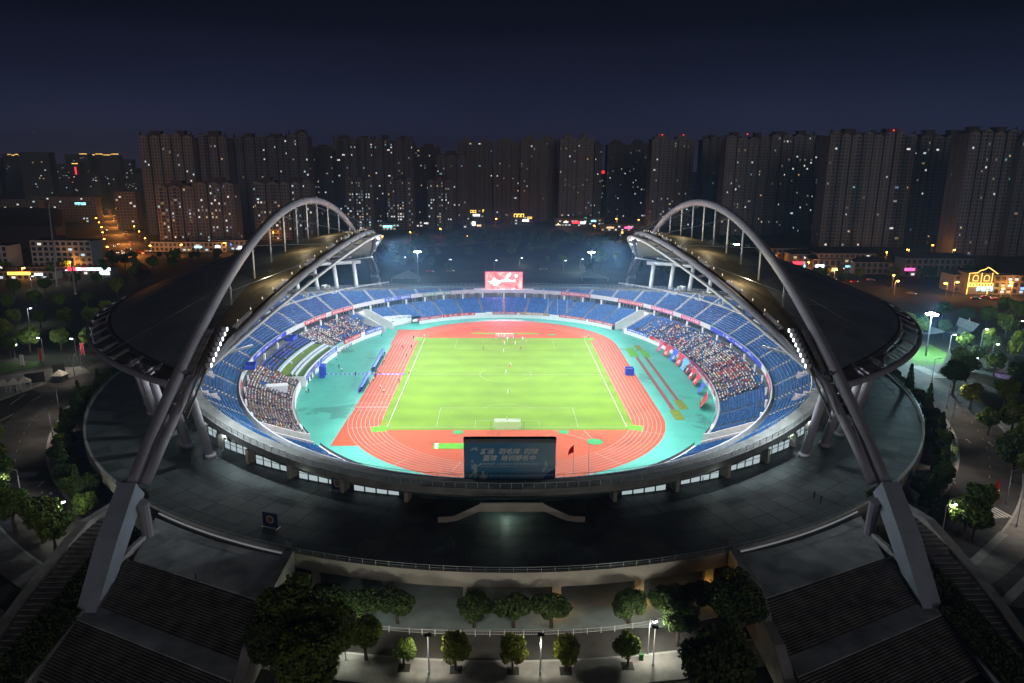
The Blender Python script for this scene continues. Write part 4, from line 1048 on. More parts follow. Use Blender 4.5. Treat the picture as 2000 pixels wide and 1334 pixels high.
ink([(-7.4+.22*cos(a), 4.75+.28*sin(a)) for a in np.linspace(0, 2*pi, 12)[:-1]]); ink([(-5.9,.2),(-5.8,1.5),(-5.5,2.2),(-5.5,2.7),(-5.1,2.7),(-5.1,2.2),(-4.8,1.9),(-4.7,1.3),(-4.55,2.3),(-4.4,2.3),(-4.5,1.0),(-4.9,1.3),(-4.7,.2)])
ink([(7.2,5.0),(7.5,4.2),(7.4,3.4),(6.6,2.4),(6.3,2.5),(6.7,3.4),(6.9,4.2),(6.9,5.0)]); ink([(9,3.2),(9,.05),(5.8,.05),(6.6,1.2),(7.7,2.4)], mat('poster_blue', (.015,.09,.26), .7, var=0)); ink([(-9,.9),(-9,.05),(5,.05),(2,.6),(-1,.75),(-3.5,.4),(-6,.3)])
for x in (-5, 0, 5): m_ = MB(); m_.box(x-.25, x+.25, -.1, .7, -2.4, 0); m_.build('support', steel_dark, ns)

# ---------------------------------------------------------------- goals, dugouts, gate, box, poles, flags, van
net_m = mat('goal_net', (.75,.75,.75), .7, var=0, alpha=.28)
for s, lab in ((-1, 'white football goal nearest the camera'), (1, 'white football goal at the far end of the pitch')):
    g = empty('football_goal', (0, s*52.5, .02), 0 if s > 0 else pi, label=lab, cat='goal', group='football goals')
    m_ = MB(); m_.tube([(-3.66,0,0),(-3.66,0,2.44)], .08, 6); m_.tube([(3.66,0,0),(3.66,0,2.44)], .08, 6); m_.tube([(-3.74,0,2.44),(3.74,0,2.44)], .08, 6); m_.build('goal_frame', white_paint, g)
    m_ = MB()
    for a in ([(-3.6,.02,2.4),(3.6,.02,2.4),(3.6,1.6,2.2),(-3.6,1.6,2.2)], [(-3.6,1.6,2.2),(3.6,1.6,2.2),(3.6,2.0,0),(-3.6,2.0,0)], [(-3.6,0,0),(-3.6,0,2.4),(-3.6,1.6,2.2),(-3.6,2,0)], [(3.6,0,0),(3.6,0,2.4),(3.6,1.6,2.2),(3.6,2,0)]): m_.poly(a)
    m_.build('goal_net', net_m, g)
    for x in (-4.6, 4.6): m_ = MB(); m_.tube([(x, 2.0, 0), (x, 2.0, 2.5)], .05, 5); m_.build('net_pole', steel_dark, g)
for x, y, l in ((-34,-52.5,'near left'), (34,-52.5,'near right'), (-34,52.5,'far left'), (34,52.5,'far right')):
    f = empty('corner_flag', (x, y, .02), label=f'small yellow corner flag at the {l} pitch corner', cat='flag', group='corner flags'); m_ = MB(); m_.cyl(0,0,0,1.5,.04,5); m_.build('pole', white_paint, f); m_ = MB(); m_.box(.02,.5,-.015,.015,1.05,1.5); m_.build('cloth', mat('flag_yellow', (.7,.45,.02), .7, var=0), f)
canopy = mat('dugout_canopy', (.06,.14,.55), .3, var=.05); 
for (p, q, lab) in (((-47.3, -21.4, 0), (-47.6, -4.2, 0), 'long blue canopied team dugout nearer the camera'), ((-47.1, 2.1, 0), (-47.7, 27.8, 0), 'long blue canopied team dugout further from the camera')):
    l = math.hypot(q[0]-p[0], q[1]-p[1]); d = empty('team_dugout', ((p[0]+q[0])/2, (p[1]+q[1])/2, 0), atan2(q[1]-p[1], q[0]-p[0])-pi/2, label=lab, cat='dugout', group='team dugouts')
    m_ = MB()
    prof = [(-.9,.0),(-.95,1.2),(-.6,1.9),(.1,2.2),(.8,2.15)]
    for a, b in zip(prof[:-1], prof[1:]): m_.poly([(a[0],-l/2,a[1]),(b[0],-l/2,b[1]),(b[0],l/2,b[1]),(a[0],l/2,a[1])]); m_.poly([(a[0]-.04,-l/2,a[1]+.04),(a[0]-.04,l/2,a[1]+.04),(b[0]-.04,l/2,b[1]+.04),(b[0]-.04,-l/2,b[1]+.04)])
    m_.build('canopy', canopy, d); m_ = MB()
    for i in range(8):
        y = -l/2+l*i/7
        for a, b in zip(prof[:-1], prof[1:]): m_.beam((a[0],y,a[1]),(b[0],y,b[1]),.07,.07)
    m_.build('ribs', white_paint, d)
    for i in range(12): m_ = MB(); y = -l/2+l*(i+.5)/12; m_.box(-.6,-.1,y-.22,y+.22,.05,.45); m_.box(-.65,-.55,y-.22,y+.22,.45,.95); m_.build('bench_seat', navy, d)
gt = (-63.9, -2.7, 0); gate = empty('tunnel_gate', (gt[0], gt[1], 0), .1, label='square blue gateway standing beside the VIP terrace', cat='gate')
for y in (-1.7, 1.7): m_ = MB(); m_.box(-.9,.9,y-.45,y+.45,0,3.2); m_.build('side_post', BM['led'], gate)
m_ = MB(); m_.box(-.9,.9,-2.15,2.15,3.2,4.1); m_.build('top_beam', BM['led'], gate)
rb = (-62.8, -0.5, 0); rb2 = (-35.7, -0.6, 0); cr = empty('carpet_strip', (0,0,0), label='narrow blue carpet strip running from the gateway to the pitch', cat='carpet')
m_ = MB(); m_.prism([(rb[0]-6,-.55),(rb2[0],-.55),(rb2[0],.55),(rb[0]-6,.55)], .016, .022); m_.build('carpet', BM['led'], cr); m_ = MB()
for i in range(16): x = rb[0]+1.6*i; m_.prism([(x,-.25),(x+.8,-.25),(x+.8,.25),(x,.25)], .023, .026)
m_.build('print', letter_w, cr)
bx = (44.0, -0.1, 0); bo = empty('blue_box', (bx[0], bx[1], 0), label='open topped dark blue box enclosure standing on the right of the track', cat='box')
for a in ((-1.4,1.4,-1.3,-1.2),(-1.4,1.4,1.2,1.3),(-1.4,-1.3,-1.2,1.2),(1.3,1.4,-1.2,1.2)): m_ = MB(); m_.box(*a,0,2.6); m_.build('side_panel', BM['led'], bo)
m_ = MB(); m_.box(-1.25,1.25,-1.15,1.15,1.9,2.0); m_.build('lid', letter_g, bo)
flagred = mat('flag_red', (.65,.01,.015), .7, var=0)
def thin_cloth(m):                                                # light shines through thin cloth
    n = m.node_tree; b = n.nodes['Principled BSDF']; o = n.nodes['Material Output']; t = n.nodes.new('ShaderNodeBsdfTranslucent'); x = n.nodes.new('ShaderNodeMixShader'); x.inputs[0].default_value = .5
    t.inputs[0].default_value = b.inputs['Base Color'].default_value; n.links.new(b.outputs[0], x.inputs[1]); n.links.new(t.outputs[0], x.inputs[2]); n.links.new(x.outputs[0], o.inputs[0])
thin_cloth(flagred)
for x, y, z, h, lab, fl in ((21,92.5,0,13,'thin white flagpole before the far stand, leftmost',0),(25.5,92,0,12.5,'thin white flagpole before the far stand, middle one',0),(30,91.3,0,12.5,'thin white flagpole before the far stand, rightmost',0)):
    f = empty('flagpole', (x,y,z), label=lab, cat='flagpole', group='flagpoles'); m_ = MB(); m_.cyl(0,0,0,h,.09,6,r1=.05); m_.build('pole', white_steel, f); m_ = MB(); m_.cyl(0,0,0,.25,.4,8); m_.build('base', concrete, f)
for u, vb, vt, lab, fl in ((1119,935,866,'flagpole flying a red flag right of the near screen',1),(1149,930,867,'bare white flagpole right of the red flag',0)):
    b = (14.0, -97.5, 5.0) if fl else (17.5, -96.5, 5.1); t = (13.8, -97.5, 13.4) if fl else (17.3, -96.5, 12.8)
    f = empty('flagpole', (b[0], b[1], min(b[2], 1.0)), label=lab, cat='flagpole', group='flagpoles'); m_ = MB(); m_.cyl(0,0,0,t[2]-min(b[2],1.0),.09,6,r1=.05); m_.build('pole', white_steel, f)
    if fl:
        m_ = MB(); z = t[2]-min(b[2],1.0)-.4; m_.add([(0,0,z),(-.6,-.1,z-.5),(-1.1,.05,z-1.4),(-1.2,.0,z-2.6),(-.75,.1,z-2.1),(0,0,z-1.7)], [(0,1,2,3,4,5)]); m_.add([(0,.03,z),(-.6,-.07,z-.5),(-1.1,.08,z-1.4),(-1.2,.03,z-2.6),(-.75,.13,z-2.1),(0,.03,z-1.7)], [(5,4,3,2,1,0)]); m_.build('cloth', flagred, f)
# van
vp_ = (-57.7, 76.1, 0); van = empty('white_van', (vp_[0], vp_[1], 0), radians(6), label='white minivan parked by the white wall in the far left corner', cat='van')
car_white = mat('car_white', (.7,.7,.7), .3, var=0); car_glass = mat('car_glass', (.02,.025,.03), .15, var=0); tyre = mat('tyre', (.02,.02,.02), .9, var=0)
def car_body(prof, w, m_=None):
    m_ = MB(); n = len(prof)
    m_.add([(x,-w/2,z) for x, z in prof]+[(x,w/2,z) for x, z in prof], [tuple(range(n)), tuple(range(2*n-1,n-1,-1))]+[(i,n+i,n+(i+1)%n,(i+1)%n) for i in range(n)]); return m_
car_body([(-2.5,.35),(2.45,.35),(2.5,.9),(2.2,1.15),(1.5,1.95),(-2.3,2.0),(-2.5,1.6)], 1.85).build('body', car_white, van)
for s in (-1,1):
    m_ = MB(); y = s*.93; m_.box(-2.1,1.35,min(y,y+s*.02),max(y,y+s*.02),1.2,1.75); m_.build('side_window', car_glass, van)
    for x in (-1.6,1.6): m_ = MB(); m_.tube([(x,s*.75,.34),(x,s*.97,.34)], .34, 10); m_.build('wheel', tyre, van)
m_ = MB(); m_.add([(2.2,-.8,1.2),(2.2,.8,1.2),(1.6,.75,1.88),(1.6,-.75,1.88)], [(0,1,2,3)]); m_.build('windscreen', car_glass, van)
# white wall yard in the far left corner
wy = empty('corner_wall', label='tall white wall behind the parked van in the far left corner', cat='wall')
a, b = (-54.5, 73.5, 0), (-43.1, 82.7, 0); m_ = MB(); nrm = (-.3,.95)
m_.add([(a[0],a[1],0),(b[0],b[1],0),(b[0],b[1],3.9),(a[0],a[1],5.0),(a[0]+nrm[0],a[1]+nrm[1],0),(b[0]+nrm[0],b[1]+nrm[1],0),(b[0]+nrm[0],b[1]+nrm[1],3.9),(a[0]+nrm[0],a[1]+nrm[1],5.0)], [(0,1,2,3),(7,6,5,4),(3,2,6,7),(0,3,7,4),(1,5,6,2)]); m_.build('wall_panel', white_paint, wy)
for f in (.12,.3): m_ = MB(); x, y = a[0]+(b[0]-a[0])*f, a[1]+(b[1]-a[1])*f; m_.obox(x,y-.02,1.9,1.6,.12,.5,atan2(b[1]-a[1],b[0]-a[0])); m_.build('vent', dark_glass, wy)
# supporters' flags hanging along the right stand wall
FL = [(1316,684,'pink','pale pink cone of cloth at the foot of the right stand wall',1.6,''),(1322,692,'red','red flag hung on the right stand wall, furthest of the row',2.6,'九江'),(1331,703,'blue','blue flag beside the red flags on the right stand wall',2.8,'加油'),(1340,712,'red','red and blue framed flag on the right stand wall',3.2,'红军'),(1349,720,'sky','sky blue flag with a yellow disc on the right stand wall',3.4,''),(1356,729,'maroon','dark maroon flag with white marks on the right stand wall',3.2,'魂'),(1363,737,'red','red flag with a round white crest on the right stand wall',3.4,''),(1372,750,'red','red flag with bold black and white characters on the right stand wall',3.4,'战'),(1378,770,'blue','blue and white triangular flag on the right stand wall',2.4,''),(1384,790,'maroon','maroon flag with gold characters on the right stand wall',3.0,'浔阳'),(1391,798,'red','red and gold flag nearest the camera on the right stand wall',3.2,'九江')]
FLP = [(68.0, 34.2, 0),(67.7, 26.2, 0),(67.9, 18.7, 0),(67.8, 11.6, 0),(67.6, 5.5, 0),(67.5, 0.3, 0),(67.1, -5.9, 0),(66.6, -13.0, 0),(65.1, -22.5, 0),(62.9, -33.6, 0),(63.0, -37.5, 0)]
gold = mat('gold_lettering', (.70,.42,.04), .6, var=0)
for (u, v, c, lab, w, tx), p in zip(FL, FLP):
    t = tpar(66.6, 93.6, p[0], p[1]); q = se(66.4, 93.4, t); a = atan2(q[1]/93**2, q[0]/66**2)
    f = empty('supporter_flag', (q[0], q[1], .3), a-pi/2, label=lab, cat='flag', group='supporter flags on the right wall')
    w *= 1.5; m_ = MB(); nX, nZ = 6, 4; H = 3.1+.5*(int(u) % 3)
    for i in range(nX):
        for j in range(nZ):
            def pt(i, j): return (-w/2+w*i/nX, -.5-1.9*(1-j/nZ)**1.0+.25*sin(i*1.7+j), H*j/nZ+.25*sin(i*1.3+u))
            m_.poly([pt(i,j),pt(i+1,j),pt(i+1,j+1),pt(i,j+1)])
    m_.build('cloth', BM[c], f)
    if tx:
        V, F = text_mesh(tx, 1.3, 0, .03); m_ = MB(); m_.add([(x*1.0, -2.55+(y+.6)*.6, y*1.0+.75) for x, y in V], F); m_.build('lettering', gold if 'gold' in lab else letter_w, f)
    elif 'disc' in lab or 'crest' in lab:
        m_ = MB(); m_.add([(.7*cos(k), -1.85+(.7*sin(k))*.6, 1.35+.7*sin(k)) for k in np.linspace(0,2*pi,18)[:-1]], [tuple(range(17))]); m_.build('disc', gold if 'disc' in lab else letter_w, f)
    m_ = MB(); m_.tube([(-w/2-.2,-.45,H+.25),(w/2+.2,-.45,H+.1)], .05, 5); m_.build('pole', white_steel, f)
# notice boards on the plaza
for (p, q, lab) in (((-46.1, -122.3, 7), (-43.1, -123.3, 7), 'freestanding dark poster board with a round emblem on the open plaza'), ((-36.9, -107.1, 7), (-34.2, -108.0, 7), 'dark poster board with round emblem below the left balcony'), ((34.7, -105.2, 7), (38.0, -104.0, 7), 'dark poster board with round emblem below the right balcony')):
    l = math.hypot(q[0]-p[0], q[1]-p[1]); nb = empty('poster_board', ((p[0]+q[0])/2, (p[1]+q[1])/2, 7.0), atan2(q[1]-p[1], q[0]-p[0]), label=lab, cat='sign', group='poster boards on the plaza')
    m_ = MB(); m_.box(-l/2,l/2,-.08,.08,.2,3.0); m_.build('panel', mat('board_navy', (.02,.025,.07), .6, var=.1), nb); m_ = MB()
    m_.add([(.8*cos(k),-.10,1.7+.8*sin(k)) for k in np.linspace(0,2*pi,22)[:-1]], [tuple(range(21))]); m_.build('emblem', mat('emblem_ring', (.45,.42,.38), .6, var=0), nb); m_ = MB()
    m_.add([(.62*cos(k),-.115,1.7+.62*sin(k)) for k in np.linspace(0,2*pi,22)[:-1]], [tuple(range(21))]); m_.build('emblem_centre', mat('emblem_brown', (.14,.09,.05), .6, var=0), nb)
    for s in (-1,1): m_ = MB(); m_.box(s*l/2-.06,s*l/2+.06,-.7,.7,0,.2); m_.build('foot', white_steel, nb)
for u, lab in (((-38.7, -132.2, 7),'small dark pillar at the left corner of the plaza rim'),((38.1, -132.2, 7),'small dark pillar at the right corner of the plaza rim')):
    pl = empty('rim_pillar', (u[0], u[1]+.6, 7.0), label=lab, cat='pillar', group='rim corner pillars'); m_ = MB(); m_.box(-.5,.5,-.4,.4,0,2.3); m_.build('shaft', steel_dark, pl); m_ = MB(); m_.box(-.56,.56,-.46,.46,2.3,2.45); m_.build('cap', steel_dark, pl)

# ---------------------------------------------------------------- roads and pavements
def arcband(mb, r0, r1, a0, a1, z, n=90, mi=0):
    for i in range(n):
        p, q = radians(a0+(a1-a0)*i/n), radians(a0+(a1-a0)*(i+1)/n)
        mb.poly([(r0*cos(p),r0*sin(p),z),(r1*cos(p),r1*sin(p),z),(r1*cos(q),r1*sin(q),z),(r0*cos(q),r0*sin(q),z)], mi)
mb = MB(); arcband(mb, 137.8, 151, 0, 360, 0.0, 180); road = mb.build('ring_road', asphalt, kind='structure')
mb = MB(); arcband(mb, 120, 137.6, -258, 78, .12, 150); 
for i in range(150):
    p, q = radians(-258+336*i/150), radians(-258+336*(i+1)/150)
    mb.poly([(137.6*cos(q),137.6*sin(q),.12),(137.6*cos(p),137.6*sin(p),.12),(137.6*cos(p),137.6*sin(p),-.02),(137.6*cos(q),137.6*sin(q),-.02)])
mb.build('inner_pavement', pavement_m, kind='structure')
mb = MB(); arcband(mb, 137.3, 137.9, -258, 78, .15, 150); mb.build('kerb', concrete, kind='structure')
mb = MB(); arcband(mb, 151.2, 157, 200, 342, .12, 90); mb.build('outer_pavement', pavement_m, kind='structure')
mb = MB(); arcband(mb, 150.9, 151.35, 200, 342, .15, 90); mb.build('kerb', concrete, kind='structure')
mb = MB(); mb.prism([(-37.5,-120),(37.5,-120),(37.5,-139.5),(24,-143.0),(0,-143.6),(-24,-143.0),(-37.5,-139.5)], -.04, .135); mb.build('front_pavement', bluepave, kind='structure')
for i in range(60):
    a = radians(186+168*i/60)
    if i % 1 == 0 and (i < 22 or i > 36):
        m_ = MB(); b = a+.011; m_.poly([(144.3*cos(a),144.3*sin(a),.006),(144.5*cos(a),144.5*sin(a),.006),(144.5*cos(b),144.5*sin(b),.006),(144.3*cos(b),144.3*sin(b),.006)]); m_.build('centre_dash', yellow_paint, road)
def strip(name, pts, w, z, m, kind='structure', parent=None, **kw):
    mb = MB(); stripe(mb, [p[:2] for p in pts], w, z); return mb.build(name, m, parent, kind=kind, **kw)
strip('side_road', [(-138,-20),(-170,2),(-215,30),(-300,70)], 16, .004, asphalt)
strip('side_road', [(140,-8),(160,18),(176,60),(186,110)], 13, .004, asphalt)
strip('side_road', [(100,-103),(130,-128),(175,-160)], 15, .004, asphalt)
av = strip('avenue', [(-245,250),(-281,308),(-354,435),(-447,599),(-550,778),(-633,925),(-714,1068)], 26, .006, asphalt)
strip('cross_street', [(-560,330),(-300,318),(-160,330),(-40,420),(60,480),(180,430),(260,330),(330,240),(420,180)], 22, .002, asphalt)
for nm, L_ in (('crosswalk', [((153.8, 12.0, 0),(153.9, -3.8, 0),10,.75)]), ('crosswalk', [((100.0, -105.3, 0),(107.3, -103.9, 0),8,.75)])):
    for p, q, n, w in L_:
        for i in range(n):
            f = (i+.5)/n; x, y = p[0]+(q[0]-p[0])*f, p[1]+(q[1]-p[1])*f; d = Vector((q[0]-p[0], q[1]-p[1])).normalized(); nn = Vector((-d.y, d.x))
            m_ = MB(); m_.poly([(x-d.x*.3-nn.x*2.2,y-d.y*.3-nn.y*2.2,.012),(x+d.x*.3-nn.x*2.2,y+d.y*.3-nn.y*2.2,.012),(x+d.x*.3+nn.x*2.2,y+d.y*.3+nn.y*2.2,.012),(x-d.x*.3+nn.x*2.2,y-d.y*.3+nn.y*2.2,.012)]); m_.build('crosswalk_stripe', line_paint, road)
for p, q in (((-152.1, -32.9, 0), (-154.1, -22.4, 0)), ((-148.0, -29.5, 0), (-147.7, -25.5, 0)), ((-145.6, -47.3, 0), (-145.6, -41.2, 0))):
    mb = MB(); stripe(mb, [p[:2], q[:2]], .25, .012); mb.build('road_line', line_paint, road)
for u, v in ((1891,861),(1935,867),(1862,940),(80,945)):
    p = (125.7, -62.9, 0) if u == 1891 else (130.4, -65.1, 0) if u == 1935 else (105.7, -88.5, 0) if u == 1862 else (-108.4, -89.0, 0)
    m_ = MB(); a = radians(80 if u > 1000 else 100); c, s = cos(a), sin(a); A = [(-1.6,-.12),(.6,-.12),(.6,-.4),(1.6,0),(.6,.4),(.6,.12),(-1.6,.12)]; m_.poly([(p[0]+x*c-y*s, p[1]+x*s+y*c, .012) for x, y in A]); m_.build('road_arrow', line_paint, road)
mb = MB(); mb.poly([(160.7, 30.0, 0),(178.5, 45.1, 0),(176.9, 30.1, 0),(166.0, 14.9, 0),(155.3, 10.6, 0),(154.9, 18.5, 0)][::1]); 
for i in range(len(mb.v)): mb.v[i] = (mb.v[i][0], mb.v[i][1], .05)
mb.build('roundabout_lawn', lawn, kind='structure')
mb = MB(); mb.prism([p[:2] for p in ((-157.5, -29.5, 0),(-153.8, -10.8, 0),(-146.3, 1.3, 0),(-153.9, 9.2, 0),(-166.1, 5.1, 0),(-175.0, -3.1, 0))], -.04, .13); mb.build('left_plaza', pavement_m, kind='structure')
mb = MB(); mb.prism([p[:2] for p in ((-177.9, 1.2, 0),(-167.6, 9.1, 0),(-173.7, 16.0, 0),(-185.9, 13.1, 0))], -.04, .16); mb.build('left_lawn', lawn, kind='structure')
mb = MB(); mb.prism([p[:2] for p in ((175.2, 1.4, 0),(220.7, 30.3, 0),(184.8, -16.7, 0),(173.4, -8.0, 0))], 0, .1); mb.build('purple_court', mat('purple_court', (.11,.035,.12), .8, var=.15), kind='structure')
mb = MB(); mb.prism([p[:2] for p in ((95.6, -109.5, 0),(103.9, -108.5, 0),(110.0, -114.9, 0),(90.7, -140.1, 0),(84.1, -137.2, 0),(84.3, -122.5, 0))], -.04, .11); mb.build('corner_court', mat('dark_court', (.09,.085,.08), .8, var=.3), kind='structure')
for p, q in (((86.6, -124.8, 0), (100.7, -113.2, 0)), ((84.4, -136.9, 0), (103.1, -122.6, 0))):
    mb = MB(); stripe(mb, [p[:2], q[:2]], 1.6, .125); mb.build('paved_band', concrete, kind='structure')
for p, q in (((-99.8, -116.0, 0), (-85.1, -127.8, 0)), ((-89.1, -135.8, 0), (-80.5, -141.4, 0))):
    mb = MB(); stripe(mb, [p[:2], q[:2]], 1.6, .02); mb.build('paved_band', pavement_m, kind='structure')

# ---------------------------------------------------------------- lamps
orange = mat('sodium_glow', (.8,.4,.05), .4, var=0, emit=(1.0,.34,.04), es=45); whitegl = mat('white_led_glow', (.8,.8,.8), .4, var=0, emit=(.92,.95,1.0), es=12); coolgl = mat('flood_glow', (.8,.8,.8), .4, var=0, emit=(.75,.95,1.0), es=90)
def lamp_proto(h, arm, glow, name='street_lamp', head=.9):
    r = empty(name, (0,0,-300), cat='street lamp')
    m_ = MB(); m_.cyl(0,0,0,h,.14,7,r1=.08); m_.cyl(0,0,0,.5,.22,7); m_.build('pole', steel, r)
    m_ = MB(); m_.tube([(0,0,h-.1),(arm*.5,0,h+.25),(arm,0,h+.3)], .06, 5); m_.build('arm', steel, r)
    m_ = MB(); m_.obox(arm,0,h+.2,head,.36,.16); m_.build('lamp_head', steel_dark, r)
    if glow: m_ = MB(); m_.obox(arm,0,h-.45,head*1.25,.85,.55) if glow is orange else m_.obox(arm,0,h-.1,head*.9,.42,.26); m_.build('glow', glow, r)
    return r
def place_first(proto, used=set()):
    if proto.name in used: return None
    used.add(proto.name); return proto
def place(proto, loc, rz=0, label=None, group=None, scale=None, _u=set()):
    if proto.name not in _u:
        _u.add(proto.name); o = proto; o.location = loc; o.rotation_euler = (0,0,rz)
        if scale is not None: o.scale = (scale,)*3 if not isinstance(scale, tuple) else scale
        if label: o['label'] = label
        if group: o['group'] = group
        return o
    return copy_tree(proto, None, loc, rz, label, group, scale)
LO, LW, LU = lamp_proto(8, 1.3, orange), lamp_proto(7.5, 1.5, whitegl), lamp_proto(8, 1.6, None)
ORANGE = [(62.4, 548.8, 0),(-283.8, 229.7, 0),(-297.4, 202.0, 0),(-257.0, 333.9, 0),(-225.8, 348.5, 0),(-215.3, 440.6, 0),(-61.3, 486.6, 0),(-32.2, 413.1, 0),(-6.6, 624.5, 0),(14.2, 648.1, 0),(73.2, 587.4, 0),(101.0, 532.9, 0),(140.9, 633.2, 0),(164.0, 620.0, 0),(142.0, 465.7, 0),(115.9, 455.0, 0),(90.8, 418.0, 0),
          (190.6, 322.8, 0),(198.3, 279.3, 0),(209.6, 241.9, 0),(238.2, 267.2, 0),(212.8, 209.1, 0),(272.9, 289.6, 0),(295.2, 301.7, 0),(323.4, 320.7, 0),(362.1, 354.9, 0),(359.2, 321.8, 0),(238.4, 186.3, 0),(227.2, 163.2, 0),(252.9, 155.4, 0),(260.2, 160.4, 0),(271.6, 137.2, 0),(284.8, 148.0, 0),(293.3, 159.4, 0),(-87.0, 446.2, 0),(-107.7, 410.0, 0)]
for i, p in enumerate(ORANGE):
    place(LO, (p[0], p[1], 0), RND.uniform(0, 6.28), 'orange sodium street lamp lighting the streets before the towers', 'orange street lamps')
    lamp('sodium_light', 'POINT', (p[0], p[1]-1.2, 7.2), 3000, (1.0,.36,.06), radius=.4)
AVL = []
for i in range(9):
    f = i/8; x, y = -290+(-550+290)*f, 322+(778-322)*f; AVL += [(x+14, y+5), (x-14, y-5)]
for x, y in AVL:
    place(LO, (x, y, 0), RND.uniform(0, 6.28), 'orange sodium street lamp along the far left avenue', 'orange avenue lamps')
for i in range(6):
    f = i/5; x, y = -290+(-530+290)*f, 322+(745-322)*f; lamp('avenue_light', 'POINT', (x, y, 9), 30000, (1.0,.33,.06), radius=.1)
WHITE = [((-162.0, 20.4, 0),2.8,'white street lamp on the left road beside the right hand red banner'),((-175.1, 21.7, 0),2.8,'white street lamp on the left road beside the left hand red banner'),((-264.7, 194.8, 0),3.0,'white lamp among the dark trees behind the left roof'),((-272.7, 170.9, 0),0,'white lamp in the dark park at the far left'),((-215.9, 78.1, 0),0,'small white lamp in the dark trees at the left edge'),
         ((177.5, 30.1, 0),0,'white street lamp beside the green lawn'),((197.0, 40.1, 0),0,'white street lamp among the trees right of the lawn'),((163.2, -5.0, 0),0,'white street lamp inside a lit yellow tree'),((184.4, 15.0, 0),0,'small grey lamp behind the trees at the right'),((223.6, 56.4, 0),0,'teal lit lamp at the far right among dark trees'),
         ((-25.4,-150.6,0),3.0,'added white lamp hidden in the large tree beside the left stair wall'),((20.4,-149.6,0),.5,'added white lamp hidden in the tree beside the rightmost front lamp'),((-89.7, -113.3, 0),0,'white street lamp inside a lit tree at the lower left corner'),((86.6, -115.2, 0),0,'white street lamp inside a lit tree at the lower right corner'),((-184.9, 20.2, 0),0,'white street lamp hidden in the lit tree on the left lawn'),  # first two lamps are added to brighten the leaves of the front trees
         ((-272.5, 246.2, 0),2.,'white lamp in the trees by the avenue crossing'),((12.2, 261.2, 0),0,'white park lamp directly above the far screen'),((-5.8, 248.3, 0),0,'white park lamp above the left edge of the far screen'),((-37.5, 252.4, 0),0,'white park lamp left of the far screen'),((42.1, 249.6, 0),0,'white park lamp right of the far screen'),((-70.3, 264.0, 0),0,'white park lamp near the far left roof tip'),((54.7, 257.3, 0),0,'white park lamp left of the far right mast')]
for p, rz, lab in WHITE:
    hid = .72 if 'hidden in the' in lab else 1
    place(LW, (p[0], p[1], 0), rz, lab, 'white street lamps', hid); lamp('white_light', 'POINT', (p[0]+1.5*hid*cos(rz), p[1]+1.5*hid*sin(rz), 7.0*hid), 2600 if 'hidden in the large' in lab else 1100 if 'hidden in the' in lab else 1300, (.95,1.0,.85), radius=.3)
UNLIT = [((-122.8, -60.3, 0),'left'),((-132.2, -41.2, 0),'left'),((-145.9, -9.0, 0),'left'),((-152.4, 6.5, 0),'left'),((-106.0, -99.3, 0),'left'),((133.2, -44.3, 0),'right'),((125.7, -54.8, 0),'right'),((108.3, -82.0, 0),'right'),((148.1, -8.1, 0),'right'),((110.1, -100.3, 0),'right'),((105.1, -110.7, 0),'right'),((137.0, -35.0, 0),'right')]
for p, s in UNLIT: place(LU, (p[0], p[1], .1), atan2(p[1], p[0]), f'grey lamp post along the {s} ring road with its lamp facing down', f'lamp posts along the {s} ring road'); lamp('road_light', 'SPOT', (p[0]+1.6*cos(atan2(p[1],p[0])), p[1]+1.6*sin(atan2(p[1],p[0])), 8.1), 1500, (1.0,.86,.72), radius=.3, aim=(p[0]+5*cos(atan2(p[1],p[0])), p[1]+5*sin(atan2(p[1],p[0])), 0), angle=150, blend=.6)
for i, (u, p) in enumerate(((838,(-12.6, -153.8, 0)), (1055,(3.7, -153.9, 0)), (1275,(20.6, -152.3, 0)))):
    r = empty('street_lamp', (p[0], p[1], .1), label=('grey solar street lamp on the front pavement, leftmost of three', 'grey solar street lamp on the front pavement, middle of three', 'grey solar street lamp on the front pavement, rightmost of three')[i], cat='street lamp', group='front pavement lamps')
    m_ = MB(); m_.cyl(0,0,0,6.6,.13,8,r1=.08); m_.cyl(0,0,0,.6,.2,8); m_.build('pole', white_steel, r); m_ = MB(); m_.box(-.5,.5,-.35,.35,6.6,6.7); m_.build('solar_panel', car_glass, r); m_ = MB(); m_.tube([(0,0,5.6),(0,.9,5.9)], .05, 5); m_.obox(0,1.2,5.85,.3,.7,.1); m_.build('arm', steel_dark, r)
    m_ = MB(); m_.obox(0,1.2,5.80,.22,.55,.04); m_.build('lamp_head', mat('faint_glow', (.5,.5,.4), .5, var=0, emit=(1,.95,.7), es=2), r)
    lamp('pavement_light', 'SPOT', (p[0], p[1]+1.2, 5.75), (1500,1300,1500)[i], (1.0,.95,.78), radius=.2, aim=(p[0], p[1]+8, 0), angle=165, blend=.4)
    lamp('kerb_light', 'POINT', (p[0]+(-1.2,0,-1.2)[i], p[1]-.3, 5.3), 260, (1.0,.93,.74), radius=.2)
def mast(x, y, h, label, pw, heads=8):
    r = empty('floodlight_mast', (x, y, 0), label=label, cat='floodlight mast'); m_ = MB(); m_.cyl(0,0,0,h,.32,8,r1=.16); m_.build('pole', steel, r)
    m_ = MB(); m_.tube([(1.5*cos(a),1.5*sin(a),h) for a in np.linspace(0,2*pi,13)], .1, 5); m_.build('lamp_ring', steel_dark, r)
    for i in range(heads):
        a = 2*pi*i/heads; m_ = MB(); m_.obox(1.6*cos(a),1.6*sin(a),h-.3,.7,.7,.35,a); hd = m_.build('lamp_head', steel_dark, r); m_ = MB(); m_.obox(1.7*cos(a),1.7*sin(a),h-.75,.95,.85,.42,a); m_.build('glow', coolgl, hd)
    lamp('mast_light', 'POINT', (x, y, h-1.2), pw, (.55,.92,1.0), radius=1.0)
